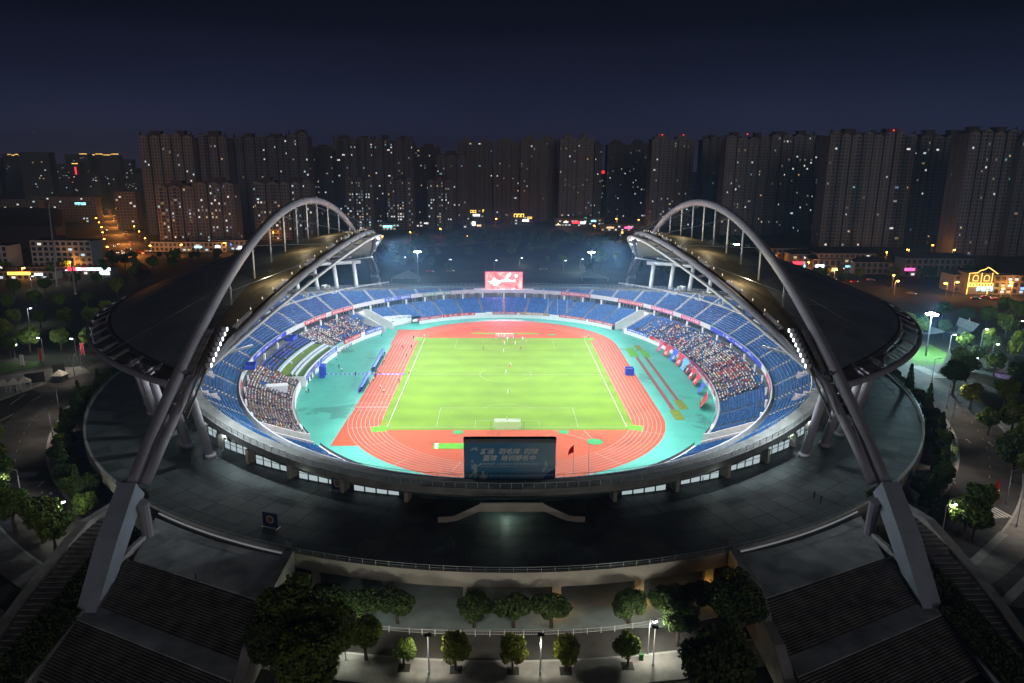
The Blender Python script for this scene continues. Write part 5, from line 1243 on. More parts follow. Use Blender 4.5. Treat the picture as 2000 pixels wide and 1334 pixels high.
p = (165.9, 26.1, 0); mast(p[0], p[1], (165.3, 26.1, 17.3)[2], 'tall bright cyan white floodlight mast beside the right lawn', 80000, 14)
p = (-54.4, 213.5, 18.1); mast(p[0], p[1], p[2], 'white floodlight mast behind the far stand, left of the screen', 9000)
p = (59.8, 238.2, 15.3); mast(p[0], p[1], p[2], 'white floodlight mast behind the far stand, right of the screen', 9000)
p = (188.3, 330.0, 11.0); mast(p[0], p[1], p[2], 'white floodlight mast behind the right arch', 9000)
for b, t, lab in (((-263.6, 179.9, 0), (-261.6, 179.9, 47.7), 'tall grey slender mast at the left, taller of the two'), ((-238.9, 154.9, 0), (-238.5, 154.9, 21.5), 'tall grey slender mast at the left, shorter of the two')):
    r = empty('slender_mast', (b[0], b[1], 0), label=lab, cat='mast'); m_ = MB(); m_.tube([(0,0,0),(t[0]-b[0],t[1]-b[1],t[2])], [.55,.3], 8); m_.build('pole', steel, r); m_ = MB(); m_.cyl(0,0,0,1,.9,8); m_.build('base', concrete, r)

# ---------------------------------------------------------------- trees
leaf_m = mat('leaf', (.11,.165,.024), .75, var=.45, scale=.7, detail=5); leaf_d = mat('leaf_dark', (.060,.098,.026), .8, var=.5, scale=.9, detail=5); leaf_y = mat('leaf_yellow', (.16,.19,.02), .75, var=.4, scale=.7)
def leaf_cloud(n, size, shape, seed, lobes=11):
    g = np.random.default_rng(seed); lobes = 18 if n > 3500 else lobes
    if shape == 'round':
        c = g.normal(size=(lobes,3)); c /= np.linalg.norm(c, axis=1)[:,None]; c *= g.uniform(.35,.66,(lobes,1)); c[:,2] *= .85; r = g.uniform(.22,.46,lobes)
        k = g.integers(0, lobes, n); d = g.normal(size=(n,3)); d /= np.linalg.norm(d, axis=1)[:,None]
        P = c[k]+d*(r[k]*g.uniform(.72,1.06,n))[:,None]
    else:
        z = g.random(n)**1.35; lay = np.floor(z*9)/9; rr = (1-z)*.9*(.75+.25*np.cos((z-lay)*9*pi))+.03; a = g.random(n)*2*pi; spoke = .72+.28*np.cos(a*7+lay*40)
        q = rr*spoke*np.sqrt(g.uniform(.35,1,n)); P = np.stack([q*np.cos(a), q*np.sin(a), z*3.0-1.5-.25*q], 1)
        d = np.stack([np.cos(a), np.sin(a), np.full(n,.4)], 1)
    nrm = d*.7+g.normal(size=(n,3))*.6; nrm /= np.linalg.norm(nrm, axis=1)[:,None]
    u = np.cross(nrm, g.normal(size=(n,3))); u /= np.linalg.norm(u, axis=1)[:,None]; v = np.cross(nrm, u); s = size*g.uniform(.6,1.3,(n,1))
    return np.stack([P-u*s-v*s*.55, P+u*s*.2-v*s*.75, P+u*s+v*s*.45, P-u*s*.2+v*s*.8], 1)
def tree_proto(kind, n, size, seed, m, name, R=1.0, trunk=1.0):
    r = empty(name, (0,0,-300), cat='tree')
    Q = leaf_cloud(n, size, kind, seed); off = 1.55 if kind == 'round' else 2.0
    Q = Q+np.array([0,0,off]); np_quads('crown', Q, m, r)
    m_ = MB(); m_.tube([(0,0,0),(.02,.03,.6),(-.02,.02,off*.8),(.0,0,off+.2)], [.09,.07,.055,.02], 7)
    if kind == 'round':
        for a in (0,2.1,4.2): m_.tube([(0,0,.75),(.3*cos(a),.3*sin(a),1.25),(.5*cos(a),.5*sin(a),1.7)], [.045,.035,.012], 5)
    m_.build('trunk', bark, r); return r
TN = [tree_proto('round', 9500, .052, 3, leaf_d, 'broadleaf_tree'), tree_proto('round', 9500, .052, 8, leaf_m, 'broadleaf_tree')]
TS = [tree_proto('round', 4000, .075, 21, leaf_m, 'street_tree'), tree_proto('round', 4000, .075, 22, leaf_y, 'street_tree')]
TF = [tree_proto('round', 750, .17, 31, leaf_m, 'park_tree'), tree_proto('round', 750, .17, 32, leaf_d, 'park_tree'), tree_proto('round', 700, .18, 33, leaf_d, 'park_tree')]
TC = [tree_proto('cone', 3000, .11, 41, leaf_d, 'cedar_tree'), tree_proto('cone', 3000, .11, 42, leaf_d, 'cedar_tree')]
def tree(T, x, y, s, label, group=None, z=0, sq=1.0): return place(RND.choice(T), (x, y, z), RND.uniform(0,6.28), label, group, (s,s,s*sq))
# clipped trees in front of the podium
for i, (u, v, lab) in enumerate(((640,1195,'dark rounded tree under the rim, leftmost of the row'),(712,1205,'dark rounded tree under the rim, second of the row'),(775,1210,'dark rounded tree left of the central pavement gap'),(925,1222,'dark rounded tree right of the left pavement gap'),(1005,1222,'dark rounded tree in the middle of the front row'),(1078,1222,'dark rounded tree below the amber middle column'),(1230,1214,'dark rounded tree with its right side lit green'),(1305,1205,'dark rounded tree second from the right in the front row'),(1368,1190,'dark rounded tree rightmost in the front row'))):
    p = [(-30.3, -141.2, 0),(-23.8, -142.6, 0),(-18.8, -143.0, 0),(-6.4, -144.1, 0),(-0.0, -144.2, 0),(6.1, -144.3, 0),(18.7, -143.5, 0),(25.2, -142.3, 0),(30.8, -141.0, 0)][i]
    place(TN[0], (p[0], p[1]+1.2, .1), RND.uniform(0,6), lab, 'clipped trees before the podium', (3.8,3.2,2.45))
for i, (p, s) in enumerate((((-33.7, -149.9, 0),4.6),((-27.3, -153.8, 0),4.3),((-27.8, -160.9, 0),4.6),((-22.3, -150.5, 0),2.6),((29.9, -156.3, 0),3.4),((33.8, -148.1, 0),4.2),((25.3, -147.7, 0),2.6),((26.5, -162.4, 0),4.4),((-34.3, -155.3, 0),3.6))):
    tree(TN if i not in (0,) else [TN[1]], p[0], p[1], s*1.3, ('large tree beside the left stair wall with a lit yellow side','large dark tree at the bottom beside the left stair','dark tree at the lower left edge of the front road','medium dark tree behind the left front lamp','large dark tree at the bottom right of the front road','large tree beside the right stair wall','tree with a bright green side beside the right front lamp','dark tree at the very bottom right of the front road','dark tree hugging the foot of the left stair wall')[i], 'large trees beside the stair walls', sq=.95)
for i, (p, s) in enumerate((((-16.4, -152.4, 0),2.1),((-8.7, -152.9, 0),2.55),((-0.3, -153.2, 0),2.4),((7.5, -153.3, 0),2.35),((16.8, -152.3, 0),2.4))):
    tree(TS, p[0], p[1], s, ('small round street tree left of the leftmost front lamp','small street tree right of the leftmost front lamp with a lit side','small street tree left of the middle front lamp','small street tree right of the middle front lamp','small street tree left of the rightmost front lamp')[i], 'small street trees on the front pavement', sq=1.02)
    pit = flat('tree_pit', [(p[0]-.9,p[1]-.9),(p[0]+.9,p[1]-.9),(p[0]+.9,p[1]+.9),(p[0]-.9,p[1]+.9)], .10, soil, h=.05, kind='structure')
for u, lab, s in (((-91.3, -99.4, 0),'bushy dark tree left of the left arch footing',3.0),((-74.4, -110.7, 0),'dark bush beside the left arch footing',1.9),((90.7, -100.2, 0),'bushy dark tree right of the right arch footing',3.0),((74.8, -110.5, 0),'dark bush beside the right arch footing',1.9)):
    tree([TN[0]], u[0], u[1], s, lab, z=0 if s > 2 else 4.5)
# dense planted strip between podium and ring road
for i in range(34):
    for sx in (-1, 1):
        side = 'left' if sx < 0 else 'right'
        a = radians(-60+3.1*i+RND.uniform(-.8,.8)); r = 132.4+RND.uniform(-1.6,1.8); x, y = sx*r*cos(a), r*sin(a)
        k_ = sqrt((x/126)**2+(y/139)**2)
        if k_ < 1.03: x *= 1.035/k_; y *= 1.035/k_
        if abs(x) < 88 and y < -92: continue
        if i % 3 == 1: place(RND.choice(TC), (x, y, 0), RND.uniform(0,6), f"dark cedar in the planted strip along the {side} podium edge", f"cedars along the {side} podium edge", (3.0,3.0,RND.uniform(2.3,3.2)))
        else: place(TN[i % 2], (x, y, -.6), RND.uniform(0,6), f"dark bushy tree in the planted strip along the {side} podium edge", f"bushy trees along the {side} podium edge", (RND.uniform(3.0,3.8),RND.uniform(3.0,3.8),RND.uniform(2.2,3.0)))
# right side trees beyond the ring road
RT = [(144.8, -22.3, 0),(158.9, -8.1, 0),(172.1, -1.9, 0),(168.2, -16.8, 0),(140.3, -37.4, 0),(148.3, -37.4, 0),(155.5, -37.4, 0),(131.8, -58.8, 0),(137.6, -58.8, 0),(142.6, -58.8, 0),(121.3, -79.6, 0),(124.9, -82.7, 0),(117.7, -88.5, 0),(165.3, 8.0, 0),(175.2, 11.4, 0),(190.4, 22.4, 0),(194.9, 18.7, 0),(185.2, 30.1, 0),(201.9, 42.7, 0),(220.2, 56.4, 0),(207.1, 30.3, 0),(192.9, 56.1, 0),(181.6, 56.0, 0),(182.5, 65.7, 0),(212.5, 76.3, 0),(222.2, 76.4, 0),(247.7, 99.4, 0),(208.3, 87.2, 0),(247.0, 87.7, 0),(117.5, -94.0, 0),(89.4, -116.8, 0),(95.9, -107.3, 0),(86.4, -115.8, 0),(168.7, -22.3, 0),(131.1, -76.5, 0)]
for i, p in enumerate(RT):
    tree(TS if i % 3 else TN, p[0]+RND.uniform(-2,2)+(3 if p[1] < 0 else 0), p[1], RND.uniform(3.4,5.0), ('broad tree near the bright lawn and mast right of the ring road' if p[1] > 5 else 'broad tree in the dark grove on the outer side of the right ring road bend' if p[1] > -75 else 'broad tree by the crossing at the lower right corner'), 'trees right of the ring road')
LT = [(-186.8, 20.2, 0),(-204.3, 43.8, 0),(-183.9, 27.7, 0),(-174.4, 31.7, 0),(-160.4, 27.9, 0),(-218.3, 71.8, 0),(-207.0, 71.9, 0),(-195.8, 72.1, 0),(-184.5, 72.2, 0),(-242.5, 105.4, 0),(-238.0, 118.3, 0),(-221.5, 112.0, 0),(-212.5, 118.7, 0),(-189.2, 94.0, 0),(-211.7, 147.5, 0),(-266.6, 146.5, 0),(-240.5, 180.4, 0),(-254.9, 154.6, 0),(-252.4, 180.1, 0),(-233.7, 209.5, 0),(-236.2, 242.4, 0),(-108.5, -100.5, 0),(-106.0, -105.1, 0),(-112.3, -93.0, 0),(-96.6, -111.6, 0),(-88.6, -115.7, 0),(-83.9, -119.5, 0),(-129.7, -69.2, 0),(-117.3, -87.6, 0),(-237.2, 280.5, 0),(-225.9, 289.1, 0),(-215.3, 301.0, 0)]
for i, p in enumerate(LT):
    tree(TS if i % 3 else TN, p[0]+(-3 if p[1] < 0 else 0), p[1], RND.uniform(3.4,4.8), ('dark tree in the unlit park towards the left avenue' if p[1] > 90 else 'tree in the park behind the red banner stands at left' if p[1] > 15 else 'tree beside the left plaza and side road') if p[1] > -60 else 'dark tree at the lower left corner beyond the ring road', 'trees left of the ring road' if p[1] > -60 else 'trees at the lower left corner')
# the wood and park behind the far stand
cnt = 0
for i in range(1200):
    x = RND.uniform(-330, 380); y = RND.uniform(190, 470)
    hill = (x-45)**2/160**2+(y-330)**2/80**2 < 1
    dens = .9 if hill else (.34 if y < 300 else .2)
    if RND.random() > dens or cnt >= 225: continue
    if any(abs(x-lx)+abs(y-ly) < 9 for lx, ly in ((-54.9,213.5),(60.3,238.2))): continue
    if y > 300 and not hill and abs(x) > 120: continue
    if -75 < x < 75 and y < 225: continue
    z = 10*max(0, 1-((x-45)**2/160**2+(y-330)**2/80**2)) if hill else 0
    lab_ = ('dark tree on the wooded mound behind the far stand' if hill else 'park tree behind the far stand, '+('left of the left mast' if x < -55 else 'right of the right mast' if x > 62 else 'between the two masts')+(' near the stadium' if y < 290 else ' towards the street'))
    tree(TF, x, y, RND.uniform(3.0,4.6), lab_, 'trees in the park behind the far stand', z=z); cnt += 1
mb = MB(); n = 26
for i in range(n):
    for j in range(n):
        def hp(i, j):
            x, y = 45+160*(2*i/n-1), 330+80*(2*j/n-1); return (x, y, max(-.1, 10*(1-((x-45)**2/160**2+(y-330)**2/80**2))-.1))
        mb.poly([hp(i,j),hp(i+1,j),hp(i+1,j+1),hp(i,j+1)])
mb.build('wood_hill', soil, kind='structure')
# roadside trees before the towers
for i in range(60):
    f = i/59; pts = [(-560,310),(-300,298),(-200,300)] if i < 24 else [(190,395),(262,300),(335,222),(420,165)]
    g = (i/23 if i < 24 else (i-24)/35)*(len(pts)-1); k = min(int(g), len(pts)-2); t = g-k
    x, y = pts[k][0]+(pts[k+1][0]-pts[k][0])*t+RND.uniform(-6,6), pts[k][1]+(pts[k+1][1]-pts[k][1])*t+RND.uniform(-12,12)
    tree(TF, x, y, RND.uniform(2.2,3.3), f"roadside tree along the {'left' if x < 0 else 'right'} street before the towers", f"roadside trees on the {'left' if x < 0 else 'right'} street")

# ---------------------------------------------------------------- towers
wallA = mat('tower_wall_warm', (.29,.255,.245), .85, var=.12, scale=.06); wallB = mat('tower_wall_grey', (.225,.20,.205), .85, var=.12, scale=.06); wallC = mat('tower_wall_dark', (.115,.115,.13), .85, var=.12, scale=.06)
twin = mat('tower_window', (.035,.045,.055), .3, var=.3, scale=.2); roof_t = mat('tower_roof', (.12,.075,.065), .8, var=.2)
LITM = [mat('lit_'+n, (.3,.3,.3), .5, var=0, emit=c, es=s) for n, c, s in (('warm',(1,.76,.45),.65),('white',(1,.95,.86),1.1),('cool',(.72,.92,1.0),.95),('teal',(.30,.75,.85),.6),('amber',(1,.55,.18),.7),('dim_white',(.9,.9,.85),.28),('dim_warm',(1,.7,.4),.25),('dim_blue',(.4,.65,1.0),.35))]
redlamp = mat('obstruction_lamp', (.5,.02,.02), .4, var=0, emit=(1,.03,.02), es=8)
LITMESH = {}
def lit_mesh(w, h, k):
    key = (round(w,1), round(h,1), k)
    if key not in LITMESH:
        q = MB(); q.box(-w/2, w/2, -.03, .03, 0, h); LITMESH[key] = q.mesh('lit_window', LITM[k])
    return LITMESH[key]
def tower(a, b, depth, wall, lit, label, bay=3.3, fl=3.05, group='apartment towers', roof='hip', red=0, clump=None, rot=0.0, wts=(3,5,4,1.4,1)):
    x0, x1, h, Y = a[0], b[0], a[2], a[1]; w = x1-x0; nf = max(2, int(h/fl)); h = nf*fl
    t = empty('apartment_tower', ((x0+x1)/2, Y+depth/2, 0), rot, label=label, cat='tower' if h > 40 else 'apartment block', group=group)
    g = MB(); g.box(-w/2+.35, w/2-.35, -depth/2+.35, depth/2-.35, 0, h); wl = MB(); lits = []
    rnd = random.Random(hash(label) % 9999 if False else sum(map(ord, label)))
    tall = []
    for face in (0, 1, 3):
        L = w if face == 0 else depth
        def P(u, o, z, face=face):
            if face == 0: return (-w/2+u, -depth/2-o, z)
            if face == 1: return (w/2+o, -depth/2+u, z)
            return (-w/2-o, depth/2-u, z)
        def fbox(u0, u1, o0, o1, z0, z1, M_):
            A, B = P(u0, o0, z0), P(u1, o1, z1); M_.box(min(A[0],B[0]), max(A[0],B[0]), min(A[1],B[1]), max(A[1],B[1]), z0, z1)
        if face:                                                # flanks: mostly blank wall with two columns of small windows
            cols = [depth*.3, depth*.7]
            fbox(0, cols[0]-.7, -.34, 0, 0, h+.5, wl); fbox(cols[0]+.7, cols[1]-.7, -.34, 0, 0, h+.5, wl); fbox(cols[1]+.7, L, -.34, 0, 0, h+.5, wl)
            for f in range(nf+1):
                for c_ in cols: fbox(c_-.7, c_+.7, -.34, -.04, max(0, f*fl-.8), min(h+.5, f*fl+.85), wl)
                if f < nf:
                    for c_ in cols:
                        if rnd.random() < lit*.8: lits.append((face, c_, 0, f*fl+.9, 1.2))
            continue
        nm_ = max(1, round(L/10.5)); slot = 1.9; mw = (L-slot*(nm_-1))/nm_
        for q in range(nm_):
            u0 = q*(mw+slot); u1 = u0+mw; out = rnd.choice((.9,1.2,1.5)); hm = h+rnd.choice((0, 0, fl*.6)); nb = max(2, round(mw/bay)); bw = mw/nb
            fbox(u0+.2, u1-.2, -.3, out-.4, 0, hm-.3, g)
            kinds = [rnd.choice('wb') for _ in range(nb)]
            if nb > 2: kinds[0], kinds[-1] = 'w', 'w'
            for b_ in range(nb):
                a0, a1 = u0+b_*bw, u0+(b_+1)*bw; sl = (bw-1.5)/2 if kinds[b_] == 'w' else .28
                e_ = .006*(b_ % 2)
                fbox(a0+.002, a0+sl, -.3, out+e_, 0, hm+.4, wl); fbox(a1-sl, a1-.002, -.3, out+e_, 0, hm+.4, wl)
                for f in range(nf+1):
                    z = f*fl
                    if kinds[b_] == 'w': fbox(a0+sl-.01, a1-sl+.01, -.3, out-.06, max(0, z-.65), min(hm+.4, z+.85), wl)
                    else: fbox(a0+sl-.01, a1-sl+.01, -.3, out+.45, max(0, z-.22), min(hm+.4, z+.72), wl)
                    if f < nf:
                        pr = lit*(2.2 if clump and clump[0] < a0/L < clump[1] and f/nf < clump[2] else 1.0)
                        if rnd.random() < pr: lits.append((0, (a0+a1)/2, out-.38, f*fl+.9, 1.4 if kinds[b_] == 'w' else bw-.8))
            A, B = P(u0, out-.1, hm+.4), P(u1, out-2.6, hm+.4)
            if roof == 'hip':
                wl.add([(A[0]-.3,A[1],hm+.4),(B[0]+.3,A[1],hm+.4),((A[0]+B[0])/2,A[1],hm+2.6),(A[0]-.3,B[1],hm+.4),(B[0]+.3,B[1],hm+.4),((A[0]+B[0])/2,B[1],hm+2.6)], [(0,1,2),(5,4,3),(0,2,5,3),(1,4,5,2)])
    wl.box(-w/2, w/2, depth/2-.3, depth/2, 0, h+.4)
    g.build('glazing', twin, t); wl.build('wall', wall, t)
    for face, u, out, z, ww in lits:
        k = rnd.choices(range(8), (2,4,4,1.2,1,4,3,2))[0]
        ww = ww*(1 if rnd.random() < .6 else .55)
        loc = {0: (-w/2+u, -depth/2-out-.02, z), 1: (w/2-.28, -depth/2+u, z), 3: (-w/2+.28, depth/2-u, z)}[face]
        put('lit_window', lit_mesh(max(.7, ww), 1.45, k), t, loc, 0 if face == 0 else pi/2)
    # stepped roof boxes under thin overhanging slabs
    r = MB(); nseg = max(1, round(w/26)); sw = w/nseg; r.box(-w/2+.4, w/2-.4, -depth/2+.4, depth/2-.35, h-.1, h+.35)
    for s in range(nseg):
        c = -w/2+sw*(s+.5)+rnd.uniform(-1,1); a_, b_ = sw*rnd.uniform(.26,.34), sw*rnd.uniform(.13,.20); h1, h2 = rnd.uniform(2.6,3.6), rnd.uniform(5.2,7.0)
        r.box(c-a_, c+a_, -depth*.34, depth*.34, h+.35, h+h1); r.box(c-b_, c+b_, -depth*.22, depth*.22, h+h1, h+h2)
        if roof == 'hip': r.box(c-b_-.9, c+b_+.9, -depth*.27, depth*.27, h+h2, h+h2+.35); r.box(c-a_-.7, c-b_-.3, -depth*.37, depth*.37, h+h1, h+h1+.3); r.box(c+b_+.3, c+a_+.7, -depth*.37, depth*.37, h+h1, h+h1+.3)
    rf = r.build('roof', wall if roof != 'hip' else roof_t, t)
    if roof == 'hip' and h > 60:
        for s in (-1, 1):
            q = MB(); q.cyl(s*(w/2-1.2), -depth/2+1.2, h, h+3.4, 1.1, 6); q.cyl(s*(w/2-1.2), -depth/2+1.2, h+3.4, h+6.5, 1.4, 6, r1=.05); q.build('turret', roof_t, t)
    for i in range(red):
        q = MB(); q.cyl(-w/2+w*(i+.5)/red, -depth*.3, h+5.2, h+5.9, .45, 6); p_ = MB(); p_.cyl(-w/2+w*(i+.5)/red, -depth*.3, h+.3, h+5.2, .1, 5); p_.build('lamp_pole', roof_t, t); q.build('obstruction_lamp', redlamp, t)
    return t
TW = [ # left-top, right-top points, depth, wall, lit share, label
 ((-313.2, 424.0, 51.0),(-278.7, 424.0, 51.2),16,wallA,.13,'near mid-rise tower before the leftmost pair, its left half'), ((-277.6, 424.0, 53.1),(-243.1, 424.0, 53.3),16,wallA,.15,'near mid-rise tower before the leftmost pair, its right half'),
 ((-355.5, 492.0, 94.8),(-303.7, 492.0, 95.2),18,wallA,.055,'tall tower furthest left on the skyline'), ((-300.4, 500.0, 95.5),(-273.2, 500.0, 95.7),18,wallB,.05,'tall narrow tower joined right of the leftmost one'),
 ((-233.7, 448.0, 52.7),(-208.9, 448.0, 52.8),16,wallA,.10,'near mid-rise tower behind the left arch crown, left half'), ((-207.8, 448.0, 53.8),(-179.2, 448.0, 53.9),16,wallA,.09,'near mid-rise tower behind the left arch crown, right half'),
 ((-277.5, 530.0, 94.6),(-221.9, 530.0, 100.1),18,wallB,.05,'tall dark tower behind the crown of the left arch, left one'), ((-219.5, 525.0, 97.9),(-199.6, 525.0, 98.0),18,wallB,.07,'tall dark tower behind the crown of the left arch, right one'), ((-218.9, 610.0, 86.2),(-193.7, 610.0, 86.3),18,wallC,.09,'shadowed tower with bluish lit windows right of the left arch'),
 ((-202.6, 655.0, 99.0),(-154.7, 655.0, 99.3),18,wallB,.07,'reddish dark tower standing third group from left'), ((-170.5, 563.0, 53.2),(-141.4, 563.0, 53.4),15,wallA,.24,'brightly windowed mid-rise tower above the left roof tip'),
 ((-154.3, 660.0, 99.4),(-107.3, 660.0, 99.8),18,wallB,.09,'tall tower immediately left of the dark gap near the centre'), ((-126.0, 568.0, 53.4),(-97.8, 568.0, 53.5),15,wallA,.17,'mid-rise tower with many lit windows left of centre'),
 ((-108.5, 690.0, 89.5),(-77.7, 690.0, 89.7),18,wallC,.06,'dark stepped tower left of the slab towers, back one'), ((-77.4, 640.0, 81.7),(-42.1, 640.0, 82.0),16,wallB,.07,'stepped tower with brick tint left of the slab towers'), ((-81.9, 573.0, 52.9),(-55.3, 573.0, 53.1),15,wallA,.15,'mid-rise tower above the yellow shop signs'),
 ((-55.9, 705.0, 100.3),(-10.9, 705.0, 101.8),20,wallB,.035,'first slab tower from the left at the centre'), ((-9.6, 695.0, 100.3),(23.4, 695.0, 101.7),20,wallB,.04,'second slab tower from the left at the centre'), ((24.4, 685.0, 102.7),(71.0, 685.0, 104.2),20,wallB,.03,'third slab tower from the left at the centre'), ((70.6, 648.0, 103.6),(111.7, 648.0, 104.5),20,wallA,.05,'slab tower right of centre with a pale left flank'),
 ((119.4, 700.0, 96.3),(129.2, 700.0, 96.4),18,wallC,.05,'thin dark tower edge beside the red rooftop sign'), ((145.9, 770.0, 99.5),(203.5, 770.0, 99.9),20,wallC,.06,'dark wide tower in the gap left of the right arch'),
 ((177.8, 630.0, 102.0),(228.0, 630.0, 103.5),20,wallA,.05,'tall tower just left of the right arch crown'), ((240.5, 640.0, 102.7),(267.4, 640.0, 104.1),18,wallB,.03,'slim tower seen through the right arch'),
 ((231.8, 520.0, 99.9),(277.4, 520.0, 101.2),18,wallA,.055,'broad tower right of the right arch, left half'), ((278.5, 520.0, 101.2),(323.7, 520.0, 102.0),18,wallA,.055,'broad tower right of the right arch, right half'), ((348.7, 575.0, 100.3),(362.4, 575.0, 100.4),18,wallC,.10,'dark thin tower between the two broad right towers'),
 ((292.0, 414.0, 99.4),(330.6, 414.0, 99.7),18,wallA,.045,'nearer broad tower on the right, left half'), ((331.5, 414.0, 99.7),(369.2, 414.0, 99.9),18,wallA,.045,'nearer broad tower on the right, right half'), ((385.5, 434.0, 99.0),(429.6, 434.0, 100.2),18,wallB,.045,'dark tower second from the right edge'),
 ((377.2, 352.0, 97.7),(417.0, 352.0, 102.7),22,wallA,.035,'tallest looking tower at the right edge'), ((415.8, 345.0, 95.3),(450.2, 345.0, 97.9),22,wallB,.04,'dark tower cut by the right picture edge')]
for i, (a, b, d, wl, lt, lab) in enumerate(TW):
    mid = 340 < 0 or (a[2] < 62)
    tower(a, b, d, wl, lt*.95, lab, bay=3.0 if mid else 3.3, red={22:2,24:1,25:0,18:0}.get(i,0) if i in (22,24) else (1 if i in (28,) else 0), roof='hip' if (i < 16 or i >= 23) else 'flat', clump=(.1,.9,.75) if mid else None)
sgn = (153.0, 900.0, 59.8); t = empty('distant_tower', (sgn[0]+6, 900, 0), label='distant tower topped by a red sign in the gap right of centre', cat='tower'); m_ = MB(); m_.box(-7,7,-7,7,0,sgn[2]-3); m_.build('wall', wallC, t)
m_ = MB(); m_.box(-5,5,-7.4,-7.1,sgn[2]-2,sgn[2]+2); m_.build('red_sign', mat('red_sign_glow', (.4,.02,.02), .5, var=0, emit=(1,.02,.03), es=3), t)
for k in range(14): put('lit_window', lit_mesh(1.6,1.45,RND.randrange(4)), t, (RND.uniform(-6,6), -7.06, RND.uniform(20,sgn[2]-8)))

# ---------------------------------------------------------------- low buildings, shops, far city
low_wall = mat('low_wall', (.30,.25,.21), .85, var=.15, scale=.2); low_white = mat('low_white', (.42,.41,.42), .8, var=.1, scale=.3); low_roof = mat('dark_tile_roof', (.055,.045,.048), .85, var=.25)
neon = {n: mat('neon_'+n, (.3,.3,.3), .5, var=0, emit=c, es=s) for n, c, s in (('white',(.8,.92,1.0),3.2),('red',(1,.03,.06),3.2),('yellow',(1,.62,.08),3.0),('gold',(1,.55,.10),4.0),('blue',(.12,.30,1.0),3.0),('cyan',(.3,.8,1.0),3.4),('pink',(1,.10,.35),3.0),('warm',(1,.62,.30),1.6),('green',(.1,.9,.3),2.5),('violet',(.35,.15,1.0),2.6))}
def low(cx, y, w, d, h, label, wall=low_wall, lit=.12, roof='hip', signs=(), rot=0, cat='building', group=None, fl=3.2, bay=3.6):
    t = empty('low_building', (cx, y, 0), rot, label=label, cat=cat, group=group); nf = max(1, int(h/fl)); n = max(2, int(w/bay)); rnd = random.Random(int(cx*7+y))
    g = MB(); g.box(-w/2+.3, w/2-.3, -d/2+.3, d/2, 0, h-.2); g.build('glazing', twin, t)
    wl = MB()
    for q in range(n+1): u = -w/2+w*q/n; wl.box(max(-w/2, u-.7), min(w/2, u+.7), -d/2+.02, -d/2+.5, 0, h)
    for f in range(nf+1): z = f*h/nf; wl.box(-w/2, w/2, -d/2, -d/2+.45, max(0, z-.5), min(h+.5, z+.8))
    wl.box(-w/2, -w/2+.4, -d/2+.5, d/2, 0, h); wl.box(w/2-.4, w/2, -d/2+.5, d/2, 0, h); wl.box(-w/2, w/2, d/2-.01, d/2+.3, 0, h); wl.build('wall', wall, t)
    r = MB()
    if roof == 'hip': r.add([(-w/2-1,-d/2-1,h+.5),(w/2+1,-d/2-1,h+.5),(w/2+1,d/2+1,h+.5),(-w/2-1,d/2+1,h+.5),(-w/2+d*.4,0,h+3.4),(w/2-d*.4,0,h+3.4)], [(0,1,5,4),(1,2,5),(2,3,4,5),(3,0,4),(3,2,1,0)])
    else: r.box(-w/2+.4, w/2-.4, -d/2+.5, d/2-.1, h-.1, h+.3); r.box(-w*.2, -w*.05, -d*.1, d*.3, h+.3, h+2.8)
    r.build('roof', low_roof, t)
    for f in range(nf):
        for q in range(n):
            if rnd.random() < lit: put('lit_window', lit_mesh(w/n-1.5, 1.5, rnd.choice((0,1,2,2))), t, (-w/2+w*(q+.5)/n, -d/2+.22, f*h/nf+.85))
    for (x, z, sw, sh, c, txt) in signs:
        q = MB(); q.box(x-sw/2, x+sw/2, -d/2-.5, -d/2-.2, z, z+sh); s_ = q.build('sign_board', neon[c] if not txt else steel_dark, t)
        if txt:
            V, F = text_mesh(txt, 1.0, 0, .04); k = min(sh*.85/max(V[:,1].max(), .1), sw*.95/(V[:,0].max()-V[:,0].min())); q = MB(); q.add([(x+v[0]*k, -d/2-.55, z+.1+v[1]*k) for v in V], F); q.build('lettering', neon[c], s_)
    return t
P_ = lambda p: (p[0], p[1])
# far left blocks
L1 = ((-310.4, 240.5, 0), (-271.1, 253.6, 0)); low((L1[0][0]+L1[1][0])/2, L1[0][1], L1[1][0]-L1[0][0], 14, 21, 'six storey pale apartment block left of the avenue crossing', low_white, .07, 'flat', cat='apartment block')
L2 = ((-336.1, 228.5, 0), (-318.1, 240.3, 0)); low((L2[0][0]+L2[1][0])/2, L2[0][1], L2[1][0]-L2[0][0], 14, 19, 'six storey apartment block at the left picture edge', low_white, .12, 'flat', cat='apartment block')
q = (-289.5, 245.8, 0); low(q[0]+4, q[1]-18, 62, 9, 5, 'single storey shop row with bright red and white signs at the avenue corner', low_wall, .2, 'flat', ((20,3.4,22,1.7,'white',''),(6,3.2,5,1.9,'red',''),(14,3.3,3,1.9,'red',''),(27,.6,6,2.2,'white','')), cat='shops')
q = (-302.6, 218.3, 0); low(q[0], q[1]-10, 46, 9, 5, 'single storey shop row with a yellow sign at the left', low_wall, .2, 'flat', ((2,3.3,14,1.8,'yellow',''),(14,3.0,5,1.4,'white','')), cat='shops')
for i in range(9):
    y = 375+i*24; x = -450-i*14; low(x, y, 150, 11, 18, 'long dark tiled residential block in the unlit rows at left', low_roof, .01, 'hip', group='unlit residential rows', cat='apartment block')
q = (-568.4, 620.0, 27.3); low(q[0], 620, 60, 12, q[2], 'apartment block with lit windows behind the unlit rows', low_wall, .16, 'flat', cat='apartment block')
q = (-523.4, 640.0, 29.6); low(q[0], 640, 80, 12, q[2], 'apartment block with a bluish white rooftop sign at far left', low_wall, .08, 'flat', ((22,q[2]-9,26,4,'cyan','中国电信'),), cat='apartment block')
